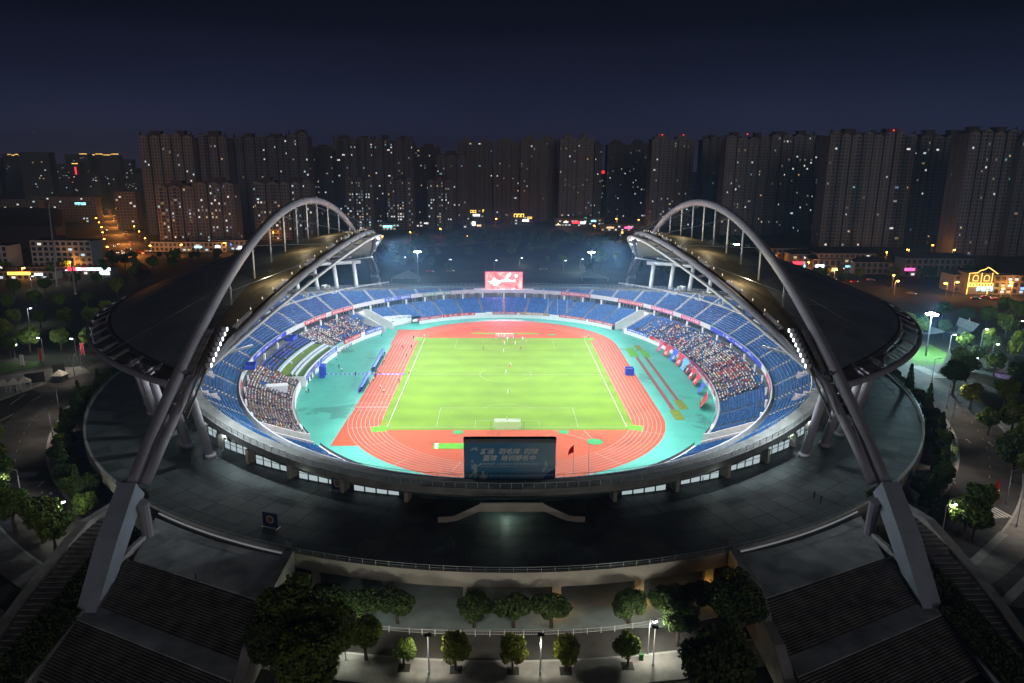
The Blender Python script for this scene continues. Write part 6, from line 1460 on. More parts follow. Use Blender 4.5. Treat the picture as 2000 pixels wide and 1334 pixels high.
q = (-407.6, 560.0, 39.3); low(q[0], 560, 22, 12, q[2], 'pale narrow block beside the far left avenue', low_wall, .10, 'flat', cat='apartment block')
for i in range(26):                                             # distant district at far left
    y = RND.uniform(1000, 1700); u = -1.22+i*.034+RND.uniform(-.02,.02); x = u*(y+244)*.6; top = 72+RND.uniform(-38, 14)+(y-1000)*.01
    t = empty('distant_tower', (x, y, 0), label='dark distant tower with specks of light on the far left skyline', cat='tower', group='distant towers on the far left'); w = RND.uniform(28,60)
    m_ = MB(); m_.box(-w/2,w/2,-9,9,0,top); m_.build('wall', wallC, t)
    for k in range(RND.randrange(7,16)): put('lit_window', lit_mesh(2.2,1.6,RND.randrange(5)), t, (RND.uniform(-w/2+2,w/2-2), -9.05, RND.uniform(top*.15,top-3)))
for (a, b, lab) in (((-1147.0, 1500.0, 85.1), (-1104.6, 1500.0, 85.3), 'gold lit roof edge on the far left skyline, leftmost'), ((-981.7, 1500.0, 87.3), (-890.0, 1500.0, 84.4), 'gold lit roof edge on the far left skyline, longest one'), ((-953.0, 1300.0, 57.4), (-932.1, 1300.0, 57.5), 'gold lit roof edge below the skyline at far left')):
    t = empty('lit_rooftop', ((a[0]+b[0])/2, a[1], 0), label=lab, cat='tower', group='gold lit rooftops'); w = b[0]-a[0]; m_ = MB(); m_.box(-w/2,w/2,0,16,0,a[2]-4); m_.build('wall', wallC, t)
    for k in range(5): m_ = MB(); m_.box(-w/2+w*k/5+.6, -w/2+w*(k+1)/5-.6, -.4,-.1, a[2]-(3.2 if k % 2 else 1.2), a[2]-(2.0 if k % 2 else 0)); m_.build('light_strip', neon['gold'], t)
a = (-880.5, 1300.0, 58.9); t = empty('distant_tower', (a[0], 1300, 0), label='distant tower with a tall vertical red light at far left', cat='tower'); m_ = MB(); m_.box(-9,9,0,16,0,a[2]+8); m_.build('wall', wallC, t); m_ = MB(); m_.box(-1.6,1.6,-.5,-.1,a[2]-18,a[2]); m_.build('red_light', neon['red'], t); m_ = MB(); m_.box(-6,6,-.5,-.1,a[2]+6,a[2]+7.4); m_.build('roof_light', neon['gold'], t)
# shop streets before the towers
q = (-258.0, 357.9, 0); low(q[0], q[1], 62, 12, 7.5, 'two storey arcaded shop row before the leftmost towers', low_white, .12, 'flat', ((8,3.2,6,1.6,'cyan',''),(24,3.2,4,2.2,'white','')), cat='shops')
q = (-233.5, 366.0, 0); low(q[0]+6, q[1]+2, 30, 12, 8, 'small shop building with a blue sign left of the arch', low_white, .25, 'flat', ((-4,4.4,10,1.6,'blue',''),(8,1.2,3,2.4,'white','')), cat='shops')
CS = [(930,422,710,26,14,'shop with yellow neon frame below the centre slab towers',(( -4,9,11,4.2,'yellow','口口'),(9,10,5,4,'yellow','F'),(0,5,9,2.6,'white',''))),(1018,440,640,26,14,'shop with gold neon outlines at the centre of the street',((-4,9,14,5,'gold','门门门'),(9,7,8,3,'gold','口口'),(4,4,8,2.4,'white',''))),(843,460,600,34,7,'low shops with bluish white signs left of centre',((-4,3.4,14,2.4,'white','小吃超市'),(9,3.8,6,2.6,'white',''))),(925,462,590,24,8,'small shop with a tall white sign left of the wood',((0,3,4,4.5,'white',''),(6,2,5,2,'warm',''))),
      (1112,452,620,38,9,'shop row with red and white signs right of the wood',((-6,4,12,2.4,'white','商业街'),(6,3.4,9,2.8,'red',''),(14,3,6,2.6,'white',''))),(1152,448,640,30,8,'shop with a green cross sign right of the wood',((-8,6,3,3,'green',''),(2,4,6,2,'cyan',''))),(1205,468,560,40,7,'orange lit low shops near the right roof tip',((-10,3,8,2,'warm',''),(10,3,8,2,'pink',''))),(760,470,560,26,7,'low shop with bluish sign near the left roof tip',((0,3,10,2.2,'cyan',''),)),(1258,432,690,16,10,'low building with a violet neon frame left of the right arch',((0,8,6,3.4,'violet','门'),))]
for u, v, Y, w, h, lab, sg in CS:
    x = (u-1000)/1400*(Y+244)-2.5+.019*(Y+244); low(x, Y, w, 12, h, lab, low_wall, .25, 'flat', sg, cat='shops')
RS = [((173.6, 292.4, 0),30,10,'low building with a red lit sign under the right arch',((-2,6,16,3.6,'red','中国石油'),(-16,6,9,2,'blue',''),(-1,10,4,2.4,'cyan',''))),((207.5, 279.6, 0),34,13,'gabled mediterranean style house with red shop signs',((8,4.6,7,2.4,'red',''),(8,1.4,6,2.6,'white',''))),((219.0, 261.6, 0),26,11,'arched window building with pink and white shop fronts',((-9,4,7,2.2,'red',''),(-2,1.2,5,2.6,'cyan',''),(6,3.6,4,4,'white',''))),((225.4, 249.4, 0),20,9,'two storey shop with bright white lower windows',((-5,3.6,6,2,'white',''),(5,1,7,2.4,'warm',''))),((239.3, 249.8, 0),40,13,'three storey hip roofed building with lit windows and a blue white sign',((2,3.6,18,1.8,'cyan','江南人家'),(-4,.8,5,2.4,'white',''))),((294.0, 232.5, 0),46,12,'large dark hip roofed villa with a small pink sign',((-20,4,7,1.8,'pink',''),)),((278.2, 172.6, 0),22,10,'dark shop with a red sign left of the gold outlined facade',((2,6.5,6,1.8,'red',''),)),((300.3, 164.5, 0),30,11,'dark building with white shop light at the right edge',((4,3,6,1.4,'blue',''),(12,1,5,3,'cyan',''))),((253.9, 243.0, 0),24,8,'small dark pavilion behind the roadside trees',())]
for p, w, h, lab, sg in RS: low(p[0], p[1]+6, w, 14, h, lab, low_wall, .22 if 'lit' in lab or 'white' in lab else .06, 'hip', sg, cat='building')
# gold outlined facade
c = (280.3, 164.1, 0); Yg = c[1]; k = (270.5, 164.1, 0.9); k2 = (291.5, 164.1, 0.0); kt = (277.6, 164.1, 15.9); wg = k2[0]-k[0]; hg = kt[2]
t = empty('neon_facade', ((k[0]+k2[0])/2, Yg, 0), label='building facade outlined in golden neon with arched windows', cat='building'); m_ = MB(); m_.box(-wg/2, wg/2, .3, 12, 0, hg*.78); m_.build('wall', low_wall, t)
def neon_line(pts, r=.16, nm='neon_outline', m=None): q = MB(); q.tube([(x*wg/2, .05, z*hg) for x, z in pts], r, 4); return q.build(nm, m or neon['gold'], t)
neon_line([(-1,0),(-1,.78),(-.55,.80),(-.42,.88),(-.18,.92),(0,1.0),(.2,.92),(.4,.84),(.6,.75),(1,.72),(1,0)], .22); neon_line([(-1,.42),(1,.40)], .2); neon_line([(-1,.30),(1,.28)]); neon_line([(-.3,.42),(-.3,.8)]); neon_line([(.3,.42),(.3,.8)]); neon_line([(0.15,0),(.15,.3)])
for cx_ in (-.62, 0, .62): neon_line([(cx_-.14,.5),(cx_-.14,.62)]+[(cx_-.14*cos(a), .62+.09*sin(a)) for a in np.linspace(0,pi,8)]+[(cx_+.14,.5),(cx_-.14,.5)], .16)
for i in range(12): q = MB(); x = -wg/2*.92+wg*.92*i/11; q.box(x-.35,x+.35,-.1,.2,hg*.32,hg*.37); q.build('neon_block', neon['gold'], t)
V, F = text_mesh('金色港湾', 1.0, 0, .05); q = MB(); s_ = hg*.17; q.add([(v[0]*s_, -.3, hg*.12+v[1]*s_) for v in V], F); q.build('lettering', neon['cyan'], t)
for i in range(5): lamp('facade_light', 'POINT', (t.location.x-wg/2+wg*i/4, Yg-3, 5), 350, (1,.6,.15), radius=.4)
# white tents behind the far stand, sail canopy, gazebos, signs
canvas = mat('tent_canvas', (.50,.47,.40), .8, var=.08)
for p, lab in (((-55.8, 165.0, 6.5),'white peaked tent behind the far left stand'), ((53.0, 170.0, 7.0),'white peaked tent behind the far right stand')):
    t = empty('peaked_tent', (p[0], p[1], 7.0), label=lab, cat='tent', group='peaked tents behind the far stand'); z = 1.6; m_ = MB()
    m_.add([(-8,-5,z),(8,-5,z),(8,5,z),(-8,5,z),(-1.2,-3,z+3.6),(1.2,3,z+3.6)], [(0,1,4),(1,2,5,4),(2,3,5),(3,0,4,5)]); m_.build('canvas', canvas, t); m_ = MB()
    for x, y in ((-7.5,-4.6),(7.5,-4.6),(7.5,4.6),(-7.5,4.6)): m_.cyl(x,y,0,z+.1,.15,6)
    m_.build('posts', white_steel, t)
a, b = (176.0, 60.0, 6.9), (204.0, 60.0, 6.5); t = empty('sail_canopy', ((a[0]+b[0])/2, 60, 0), label='grey stretched sail canopy behind the bright right mast', cat='canopy'); w = (b[0]-a[0])/2; m_ = MB(); z = a[2]
for s in (-1, 1):
    n = 8
    for i in range(n):
        f0, f1 = i/n, (i+1)/n
        def pq(f, y): return (s*w*f, y*(1-.35*sin(f*pi)), z-3.6*sin(f*pi)*.6-(1-f)*1.0-(abs(y)*.35 if f < .95 else 0))
        m_.poly([pq(f0,-7),pq(f1,-7),pq(f1,7),pq(f0,7)])
m_.build('sail', mat('sail_cloth', (.38,.42,.44), .8, var=.1), t); m_ = MB()
for x in (-w, w): m_.tube([(x,0,0),(x,0,z+1)], .18, 6)
m_.build('poles', white_steel, t)
for i, p in enumerate(((-162.3, -20.3, 0),(-160.1, -18.7, 0),(-157.8, -17.0, 0))):
    t = empty('gazebo_tent', (p[0], p[1], 0), .5, label=('cream peaked gazebo on the left plaza, leftmost', 'cream peaked gazebo on the left plaza, middle', 'cream peaked gazebo on the left plaza, rightmost')[i], cat='tent', group='gazebos on the left plaza'); m_ = MB(); m_.add([(-2,-2,2.4),(2,-2,2.4),(2,2,2.4),(-2,2,2.4),(0,0,4.2)], [(0,1,4),(1,2,4),(2,3,4),(3,0,4)]); m_.build('canvas', canvas, t); m_ = MB()
    for x, y in ((-1.9,-1.9),(1.9,-1.9),(1.9,1.9),(-1.9,1.9)): m_.cyl(x,y,0,2.45,.06,5)
    m_.build('posts', white_steel, t)
for p, w, lab in (((-156.6, -13.1, 0),5.5,'dark slanted billboard on the left plaza, larger one'), ((-154.6, -3.1, 0),3.6,'dark slanted billboard on the left plaza, smaller one')):
    t = empty('billboard', (p[0], p[1], 0), .6, label=lab, cat='billboard', group='dark billboards on the left plaza'); m_ = MB(); m_.box(-w/2,w/2,-.15,.15,.8,4.2); m_.build('panel', mat('board_black', (.025,.022,.022), .7, var=.1), t); m_ = MB(); m_.box(-w/2+.2,-w/2+.4,-.1,.1,0,.8); m_.box(w/2-.4,w/2-.2,-.1,.1,0,.8); m_.build('legs', steel_dark, t)
p = (-151.3, -7.3, 0); t = empty('ticket_booth', (p[0], p[1]-1, 0), label='small white pointed tent beside the smaller dark billboard', cat='tent'); m_ = MB(); m_.add([(-2,-2,2.2),(2,-2,2.2),(2,2,2.2),(-2,2,2.2),(0,0,4.0)], [(0,1,4),(1,2,4),(2,3,4),(3,0,4)]); m_.build('canvas', canvas, t); m_ = MB(); m_.box(-1.7,1.7,-1.7,1.7,0,2.2); m_.build('booth', steel_dark, t)
for p, lab in (((-172.6, 16.0, 0),'red vertical banner stand by the left road, left one'), ((-161.8, 24.1, 0),'red vertical banner stand by the left road, right one')):
    t = empty('banner_stand', (p[0], p[1], 0), label=lab, cat='banner', group='red roadside banner stands'); m_ = MB(); m_.box(-.6,.6,-.06,.06,.6,5.0); m_.build('cloth', BM['red'], t); m_ = MB(); m_.cyl(-.65,0,0,5.2,.06,5); m_.cyl(.65,0,0,5.2,.06,5); m_.build('poles', white_steel, t)
p = (-175.4, 9.7, 0); t = empty('pillar_sign', (p[0], p[1], 0), label='white upright sign panel on the left lawn', cat='sign'); m_ = MB(); m_.box(-.6,.6,-.15,.15,.4,4.2); m_.build('panel', white_paint, t); m_ = MB(); m_.box(-.8,.8,-.3,.3,0,.4); m_.build('base', concrete, t)
p = (110.7, -96.1, 0); t = empty('traffic_cone', (p[0], p[1], 0), label='red and white cone marker by the lower right crossing', cat='cone'); m_ = MB(); m_.tube([(0,0,.1),(0,0,4.2)], [.75,.12], 10); m_.build('cone', flagred, t); m_ = MB(); m_.tube([(0,0,1.4),(0,0,2.1)], [.56,.43], 10); m_.build('band', white_paint, t)
p = (-109.5, -101.0, 0); t = empty('light_box', (p[0], p[1], 0), label='glowing blue and white light box at the left picture edge', cat='sign'); m_ = MB(); m_.box(-1.2,1.2,-.3,.3,.4,2.4); m_.build('blue_panel', neon['blue'], t); m_ = MB(); m_.box(-1.2,1.2,-.3,.3,2.4,3.6); m_.build('white_panel', neon['white'], t); m_ = MB(); m_.box(-1.3,1.3,-.25,.25,0,.4); m_.build('base', steel_dark, t)
t = empty('litter_bin', ((19.1, -150.9, 0)[0], (19.1, -150.9, 0)[1], .1), label='small green bin on the kerb before the rightmost front lamp', cat='bin'); m_ = MB(); m_.obox(0,0,0,.6,.5,.9); m_.build('body', mat('bin_green', (.03,.15,.05), .6, var=0), t); m_ = MB(); m_.obox(0,0,.9,.66,.56,.12); m_.build('lid', MATS['bin_green'], t)
# street railing in front
fe = empty('street_railing', label='white barred traffic railing along the front road', cat='railing')
FP = [(-23.1, -143.2, 0),(-19.9, -143.8, 0),(-16.6, -144.3, 0),(-12.5, -144.7, 0),(-8.4, -144.9, 0),(-1.5, -145.1, 0),(4.6, -145.1, 0),(9.5, -144.8, 0),(16.2, -144.0, 0),(22.2, -142.6, 0),(27.7, -140.7, 0)]
for a, b in zip(FP[:-1], FP[1:]):
    n = max(1, round(math.hypot(b[0]-a[0], b[1]-a[1])/2.6))
    for i in range(n):
        f0, f1 = i/n, (i+1)/n; p = (a[0]+(b[0]-a[0])*f0, a[1]+(b[1]-a[1])*f0); q = (a[0]+(b[0]-a[0])*f1, a[1]+(b[1]-a[1])*f1)
        m_ = MB(); m_.beam((*p,.95),(*q,.95),.06,.06); m_.beam((*p,.35),(*q,.35),.05,.05)
        for j in range(11): r = (p[0]+(q[0]-p[0])*(j+.5)/11, p[1]+(q[1]-p[1])*(j+.5)/11); m_.beam((*r,.3),(*r,1.0),.035,.035)
        m_.build('railing_panel', white_paint, fe); m_ = MB(); m_.beam((*p,0),(*p,1.15),.12,.12); m_.build('post', white_paint, fe)

# ---------------------------------------------------------------- cars
tail = mat('tail_light', (.4,.02,.02), .4, var=0, emit=(1,.04,.02), es=8); headl = mat('head_light', (.8,.8,.8), .4, var=0, emit=(1,.96,.85), es=14)
carpaint = mat('car_paint', (.3,.3,.3), .3, var=0, objcol=True)
def car_proto():
    r = empty('car', (0,0,-300), cat='car'); b = car_body([(-2.2,.3),(2.2,.3),(2.25,.75),(1.3,.95),(.6,1.45),(-1.0,1.48),(-1.8,1.0),(-2.2,.95)], 1.75).build('body', carpaint, r)
    for s in (-1,1):
        y = s*.885; m_ = MB(); m_.add([(-1.5,y,1.0),(1.05,y,1.0),(.55,y*.98,1.38),(-.95,y*.98,1.38)], [(0,1,2,3)]); m_.build('side_window', car_glass, r)
        for x in (-1.4,1.4): m_ = MB(); m_.tube([(x,s*.72,.32),(x,s*.92,.32)], .32, 8); m_.build('wheel', tyre, r)
        m_ = MB(); m_.box(2.2,2.28,min(s*.5,s*.8),max(s*.5,s*.8),.6,.78); m_.build('headlight', headl, r); m_ = MB(); m_.box(-2.28,-2.19,min(s*.5,s*.8),max(s*.5,s*.8),.65,.85); m_.build('tail_light', tail, r)
    return r
CP = car_proto(); first = True
def car(x, y, rz, col, label, group):
    o = place(CP, (x, y, .02), rz, label, group)
    for ch in KIDS[o.name]:
        if ch.name.startswith('body'): ch.color = (*col, 1)
COLS = [(.6,.6,.6),(.03,.03,.035),(.25,.26,.28),(.35,.02,.02),(.05,.08,.2)]
NMS = ['white','black','silver','red','blue']
d = Vector((-260,456)).normalized(); nn = Vector((d.y,-d.x)); ang = atan2(d.y, d.x)
for i in range(30):
    f = RND.uniform(0,1.15); lane = RND.choice((-8.5,-5,5,8.5)); k = RND.randrange(5); x, y = -290-260*f+nn.x*lane, 322+456*f+nn.y*lane
    car(x, y, ang if lane > 0 else ang+pi, COLS[k], f"{NMS[k]} car driving {'away' if lane > 0 else 'closer'} on the orange lit avenue", 'cars on the far left avenue')
for i, (p, rz) in enumerate((((-313.8, 348.8, 0),.2),((-313.4, 363.1, 0),.1),((-296.6, 346.0, 0),3.0),((-290.9, 349.7, 0),.1),((187.5, 219.0, 0),-.8),((198.3, 204.8, 0),-.7),((218.7, 213.4, 0),2.3),((224.2, 205.3, 0),.2),((239.1, 213.9, 0),.2),((198.8, 230.2, 0),-.8),((237.6, 163.4, 0),-.6),((274.1, 152.6, 0),-.4),((275.8, 146.3, 0),-.4),((265.1, 147.7, 0),-.4),((-55.9, 412.1, 0),.2),((67.4, 430.1, 0),.2),((90.5, 389.4, 0),-.3),((-49.4, 242.5, 0),.1),((-35.6, 245.2, 0),.1),((28.2, 254.1, 0),.1))):
    k = RND.randrange(5); car(p[0], p[1], rz, COLS[k], f"{NMS[k]} car on the street {'before the left towers' if p[0] < -150 else 'before the right shops' if p[0] > 150 else 'beyond the park behind the far stand'}", 'cars on the streets before the towers')
# ---------------------------------------------------------------- night air
hz = MB(); hz.box(-1300, 1300, -300, 1900, -1.2, 135); hzm = bpy.data.materials.new('night_haze'); hzm.use_nodes = True; hn = hzm.node_tree; hn.nodes.clear()
ho = hn.nodes.new('ShaderNodeOutputMaterial'); hv = hn.nodes.new('ShaderNodeVolumePrincipled'); hv.inputs['Density'].default_value = HAZE; hv.inputs['Color'].default_value = (.32,.60,1.0,1); hv.inputs['Anisotropy'].default_value = .25
hn.links.new(hv.outputs[0], ho.inputs['Volume']); hz.build('haze', hzm, kind='stuff')

# ---------------------------------------------------------------- people
skin_m = mat('skin', (.30,.17,.11), .6, var=0); hair_m = mat('hair', (.015,.012,.01), .6, var=0); shirt_m = mat('shirt', (.5,.5,.5), .8, var=0, objcol=True); trouser_m = mat('trousers', (.03,.035,.05), .8, var=0); shoe_m = mat('shoe', (.05,.05,.05), .7, var=0)
crowd_m = mat('crowd_shirt', (.5,.5,.5), .8, var=0, attr='Col')
def body(name, J, Ed, root, split, sub=1, shorts=False):
    names = list(J); me = bpy.data.meshes.new(name); me.from_pydata([J[n][0] for n in names], [(names.index(a), names.index(b)) for a, b in Ed], [])
    o = bpy.data.objects.new(name, me); C.objects.link(o)
    o.modifiers.new('s', 'SKIN')
    for i, n in enumerate(names):
        sv = me.skin_vertices[0].data[i]; r = J[n][1]; sv.radius = r if isinstance(r, tuple) else (r, r); sv.use_root = (n == root)
    if sub: m = o.modifiers.new('u', 'SUBSURF'); m.levels = sub; m.render_levels = sub
    ev = o.evaluated_get(bpy.context.evaluated_depsgraph_get()); nm = bpy.data.meshes.new_from_object(ev); bpy.data.objects.remove(o); bpy.data.meshes.remove(me)
    nm.name = name; nm.materials.clear()
    for m in (skin_m, hair_m, shirt_m, trouser_m, shoe_m): nm.materials.append(m)
    for p in nm.polygons: p.material_index = split(p.center); p.use_smooth = bool(sub)
    return nm
def stand_joints(la=0.0, ra=0.0, stride=0.0, up=0.0):
    J = {'pelvis':((0,0,.95),(.15,.11)), 'waist':((0,0,1.10),(.135,.10)), 'chest':((0,-.01,1.32),(.17,.115)), 'neck':((0,0,1.49),.06), 'head':((0,-.02,1.60),(.075,.09)), 'crown':((0,-.01,1.71),(.07,.085))}
    Ed = [('pelvis','waist'),('waist','chest'),('chest','neck'),('neck','head'),('head','crown')]
    for s, n, arm, st in ((-1,'l',la,stride),(1,'r',ra,-stride)):
        J[n+'sh'] = ((s*.20,0,1.42),.062)
        if up: J[n+'el'] = ((s*.30,-.05,1.62),.045); J[n+'ha'] = ((s*.24,-.08,1.88),.038)
        else: J[n+'el'] = ((s*.26,.04-arm*.18,1.16),.046); J[n+'ha'] = ((s*.27,-.06-arm*.42,.95+arm*.12),.036)
        J[n+'hip'] = ((s*.095,0,.90),.095); J[n+'kn'] = ((s*.11,-.03-st*.28,.50),.065); J[n+'an'] = ((s*.11,.03-st*.34+(.12 if st < 0 else 0),.09+(.10 if st < -.5 else 0)),.045); J[n+'to'] = ((s*.12,-.14-st*.34+(.12 if st < 0 else 0),.04+(.06 if st < -.5 else 0)),.038)
        Ed += [('chest',n+'sh'),(n+'sh',n+'el'),(n+'el',n+'ha'),('pelvis',n+'hip'),(n+'hip',n+'kn'),(n+'kn',n+'an'),(n+'an',n+'to')]
    return J, Ed
def stand_split(kit):
    def f(c):
        if c.z > 1.53 and abs(c.x) < .15: return 1 if (c.z > 1.68 or c.y > .02) else 0
        if c.z > 1.75: return 0
        if abs(c.x) > .22 and c.z < 1.18: return 0
        if c.z > .93: return 2
        if kit and c.z > .56: return 2
        if kit and c.z > .44: return 0
        if kit and c.z > .1: return 2
        return 4 if c.z < .09 else 3
    return f
SB = {}
for nm, kw in (('stand', {}), ('walk', dict(la=.4, ra=-.2, stride=.8)), ('run', dict(la=.9, ra=-.4, stride=1.3))):
    J, Ed = stand_joints(**kw)
    SB[nm] = body('person', J, Ed, 'pelvis', stand_split(False)); SB['kit_'+nm] = body('person', J, Ed, 'pelvis', stand_split(True))
def sit_joints(up=0):
    J = {'pelvis':((0,0,.50),(.16,.13)), 'chest':((0,.0,.88),(.18,.12)), 'neck':((0,-.01,1.03),.06), 'head':((0,-.03,1.15),(.08,.09)), 'crown':((0,-.02,1.25),(.07,.085))}
    Ed = [('pelvis','chest'),('chest','neck'),('neck','head'),('head','crown')]
    for s, n in ((-1,'l'),(1,'r')):
        J[n+'sh'] = ((s*.21,0,.97),.062); J[n+'el'] = ((s*.29,-.02,.72),.047) if not up else ((s*.32,-.06,1.18),.047); J[n+'ha'] = ((s*.16,-.30,.62),.04) if not up else ((s*.26,-.08,1.45),.04)
        J[n+'hip'] = ((s*.10,-.05,.50),.09); J[n+'kn'] = ((s*.12,-.42,.50),.07); J[n+'an'] = ((s*.12,-.42,.10),.05)
        Ed += [('chest',n+'sh'),(n+'sh',n+'el'),(n+'el',n+'ha'),('pelvis',n+'hip'),(n+'hip',n+'kn'),(n+'kn',n+'an')]
    return J, Ed
def sit_split(c):
    if c.z > 1.06 and abs(c.x) < .15: return 1 if (c.z > 1.22 or c.y > .01) else 0
    if c.z > 1.22: return 0
    if abs(c.x) > .10 and c.y < -.27 and .56 < c.z < .72: return 0
    if c.z > .60: return 2
    return 3
J, Ed = sit_joints(); SIT = body('person', J, Ed, 'pelvis', sit_split, 0); J, Ed = sit_joints(1); SITUP = body('person', J, Ed, 'pelvis', sit_split, 0)
SHIRTS = {'white':(.72,.72,.70),'black':(.025,.025,.03),'red':(.55,.02,.03),'navy':(.03,.045,.14),'grey':(.28,.29,.30),'pale blue':(.30,.45,.62),'yellow':(.68,.55,.10),'pink':(.62,.25,.32),'beige':(.50,.42,.33),'dark green':(.04,.12,.06)}
# who sits where
cr = []
for x, y, z, tx, ty in LOWSEAT:
    if abs(y) > 66 and abs(x) < 60: continue
    lv = None
    if x > 0:
        if -37 < y < 60:
            p = .70 if y < 32 else .55
            if z > 6.4: p *= .5
            if y > 52: p *= .35
            if y < -26: p *= .75
            if y > 18 and NP.random() < .3: p *= .4
            red = .07+(.24 if (-22 < y < -2 and z > 3.0) or (26 < y < 40 and z < 4.0) else 0); lv = (p, red)
    else:
        if 26.8 < y < 64: p = .86 if y < 46 else .62; p *= 1 if not (z < 3.6 and 38 < y < 52) else .35; lv = (p, .07)
        elif -66 < y < -15.6: lv = (.86, .06)
        if lv and lv[0] and y > 58: lv = (.35, .05)
    if lv is None or NP.random() > lv[0]: continue
    names = list(SHIRTS); w = np.array([.36,.22,0,.07,.09,.08,.035,.03,.06,.015]); w /= w.sum()
    c = 'red' if NP.random() < lv[1] else names[NP.choice(len(names), p=w)]
    cr.append((x, y, z, tx, ty, c))
for i, (bx_, by_) in enumerate((((-76.6, 44.2, 4.5)[0], (-76.6, 44.2, 4.5)[1]), ((-72.2, -30.3, 4.5)[0], (-72.2, -30.3, 4.5)[1]))): cr = [q for q in cr if abs(q[0]-bx_) > 4.2 or abs(q[1]-by_) > 2.2]
cr.sort(key=lambda q: (q[0]+2.5)**2+(q[1]+244)**2)
NI = 225
for q, (x, y, z, tx, ty, c) in enumerate(cr[:NI]):
    side = 'right' if x > 0 else 'left'
    col = tuple(min(1, v*RND.uniform(.85,1.15)) for v in SHIRTS[c])
    put('person', SITUP if RND.random() < .06 else SIT, None, (x, y, z-.02), atan2(ty, tx)+pi, label=f'seated spectator in {c} top in the near end of the {side} stand crowd', cat='person', group=f'{c} clad spectators, near {side} stand', color=col)
def verts_of(me):
    V = np.array([v.co for v in me.vertices]); F = [tuple(p.vertices) for p in me.polygons]; mi = np.array([p.material_index for p in me.polygons])
    return V, np.array([f if len(f) == 4 else (*f, f[-1]) for f in F]), mi
V0, F0, M0 = verts_of(SIT)
for side in (-1, 1):
    L_ = [q for q in cr[NI:] if q[0]*side > 0]
    n = len(L_); A = np.array([[q[0], q[1], q[2]-.02, atan2(q[4], q[3])+pi] for q in L_]); cc, ss = np.cos(A[:,3])[:,None], np.sin(A[:,3])[:,None]
    sc = NP.uniform(.9,1.08,(n,1)); X = (V0[None,:,0]*cc-V0[None,:,1]*ss)*sc+A[:,0:1]; Y = (V0[None,:,0]*ss+V0[None,:,1]*cc)*sc+A[:,1:2]; Z = V0[None,:,2]*sc+A[:,2:3]
    VV = np.stack([X,Y,Z], 2); quads = VV[:,F0].reshape(-1,4,3)
    pal = np.array([SHIRTS[q[5]] for q in L_])*NP.uniform(.8,1.15,(n,1)); base = np.array([skin_m.node_tree.nodes['Principled BSDF'].inputs['Base Color'].default_value[:3], (.02,.016,.014), (0,0,0), (.03,.035,.05), (.05,.05,.05)])
    FC = base[M0][None].repeat(n, 0); FC[:, M0 == 2] = pal[:, None, :]
    hat = NP.random(n) < .10; idx = np.where(M0 == 1)[0]; FC[np.ix_(hat, idx)] = np.array([.55,.05,.05])
    lg = NP.random(n) < .3; idx = np.where(M0 == 3)[0]; FC[np.ix_(lg, idx)] = np.array([.22,.24,.3])
    np_quads('crowd', quads, crowd_m, fattr=FC.reshape(-1,3), kind='stuff', label=f"dense seated crowd of spectators in the {'left' if side < 0 else 'right'} lower stand", cat='crowd')
def person(p, pose, c, rz, label, group=None, z=0.02):
    return put('person', SB[pose], None, (p[0], p[1], z), rz, label=label, cat='person', group=group, color=c)
WK, RK = (.75,.80,.85), (.75,.05,.06)
PLY = [((-3.6, 51.7, 0),RK,'run','red kit player near the far goalmouth, leftmost'),((-2.6, 56.3, 0),WK,'stand','white kit player just before the far goal line, left one'),((0.0, 55.8, 0),WK,'run','white kit player just before the far goal line, right one'),((-0.7, 46.3, 0),RK,'run','red kit player left of the crowded far penalty area'),((1.1, 49.0, 0),WK,'stand','white kit player in the middle of the far penalty area'),((-0.1, 42.4, 0),WK,'run','white kit player at the left of the far penalty spot'),((3.4, 53.5, 0),RK,'stand','red kit player right before the far goal'),((2.9, 45.9, 0),RK,'run','red kit player right of the far penalty spot'),((4.3, 42.0, 0),WK,'stand','white kit player right of the far penalty spot'),((7.6, 49.9, 0),WK,'run','white kit player alone at the right of the far penalty area'),((6.3, 34.1, 0),RK,'run','red shirted player right of the far penalty arc'),((-0.5, 29.7, 0),WK,'stand','white kit player on the far penalty arc'),((-8.7, 34.4, 0),(.03,.03,.03),'walk','dark dressed referee left of the far penalty arc'),((0.5, -22.1, 0),WK,'walk','white kit player in the near half of the pitch'),((0.1, 0.7, 0),WK,'run','white kit player at the centre circle, nearer one'),((1.6, 7.9, 0),RK,'run','red kit player inside the centre circle, right one'),((1.9, 10.6, 0),WK,'walk','white kit player inside the centre circle, further one'),((-0.1, -47.7, 0),(.35,.6,.15),'stand','goalkeeper inside the near goal mouth'),((-34.1, -0.4, 0),(.7,.6,.1),'walk','linesman in yellow top on the left touchline at halfway'),((35.8, 53.8, 0),(.7,.6,.1),'stand','yellow clad person standing at the far right pitch corner'),((-34.3, 54.6, 0),(.7,.72,.7),'stand','pale clad person standing at the far left pitch corner')]
for p, c, po, lab in PLY: person(p, ('kit_' if 'kit' in lab else '')+po, c, RND.uniform(0,6.28), lab)
STF = [(808,663,'black'),(786.5,680,'grey'),(803.5,681,'navy'),(794,698,'navy'),(779.5,748,'navy'),(743.5,760,'white'),(749.5,769,'white'),(741.5,731.5,'white'),(745.5,658,'black'),(695,735,'black'),(667.5,727,'white'),(662,720,'black'),(657,704,'white'),(747,712,'black'),(750.5,707,'white'),(754.5,698,'red'),(751.5,695,'navy'),(748.5,702,'navy'),(733,731,'black'),(736,727,'red'),(731,735,'white'),(734,739,'black'),(729.5,745,'white'),(721,751,'grey'),(730,721,'white'),(727,726,'navy'),(603,768,'navy'),(598,768,'white'),(672,686,'black'),(676,683,'black'),(680,681,'white'),(668,689,'black'),(684,679,'navy'),(660,694,'black'),(614,722,'black'),(687,677,'navy')]
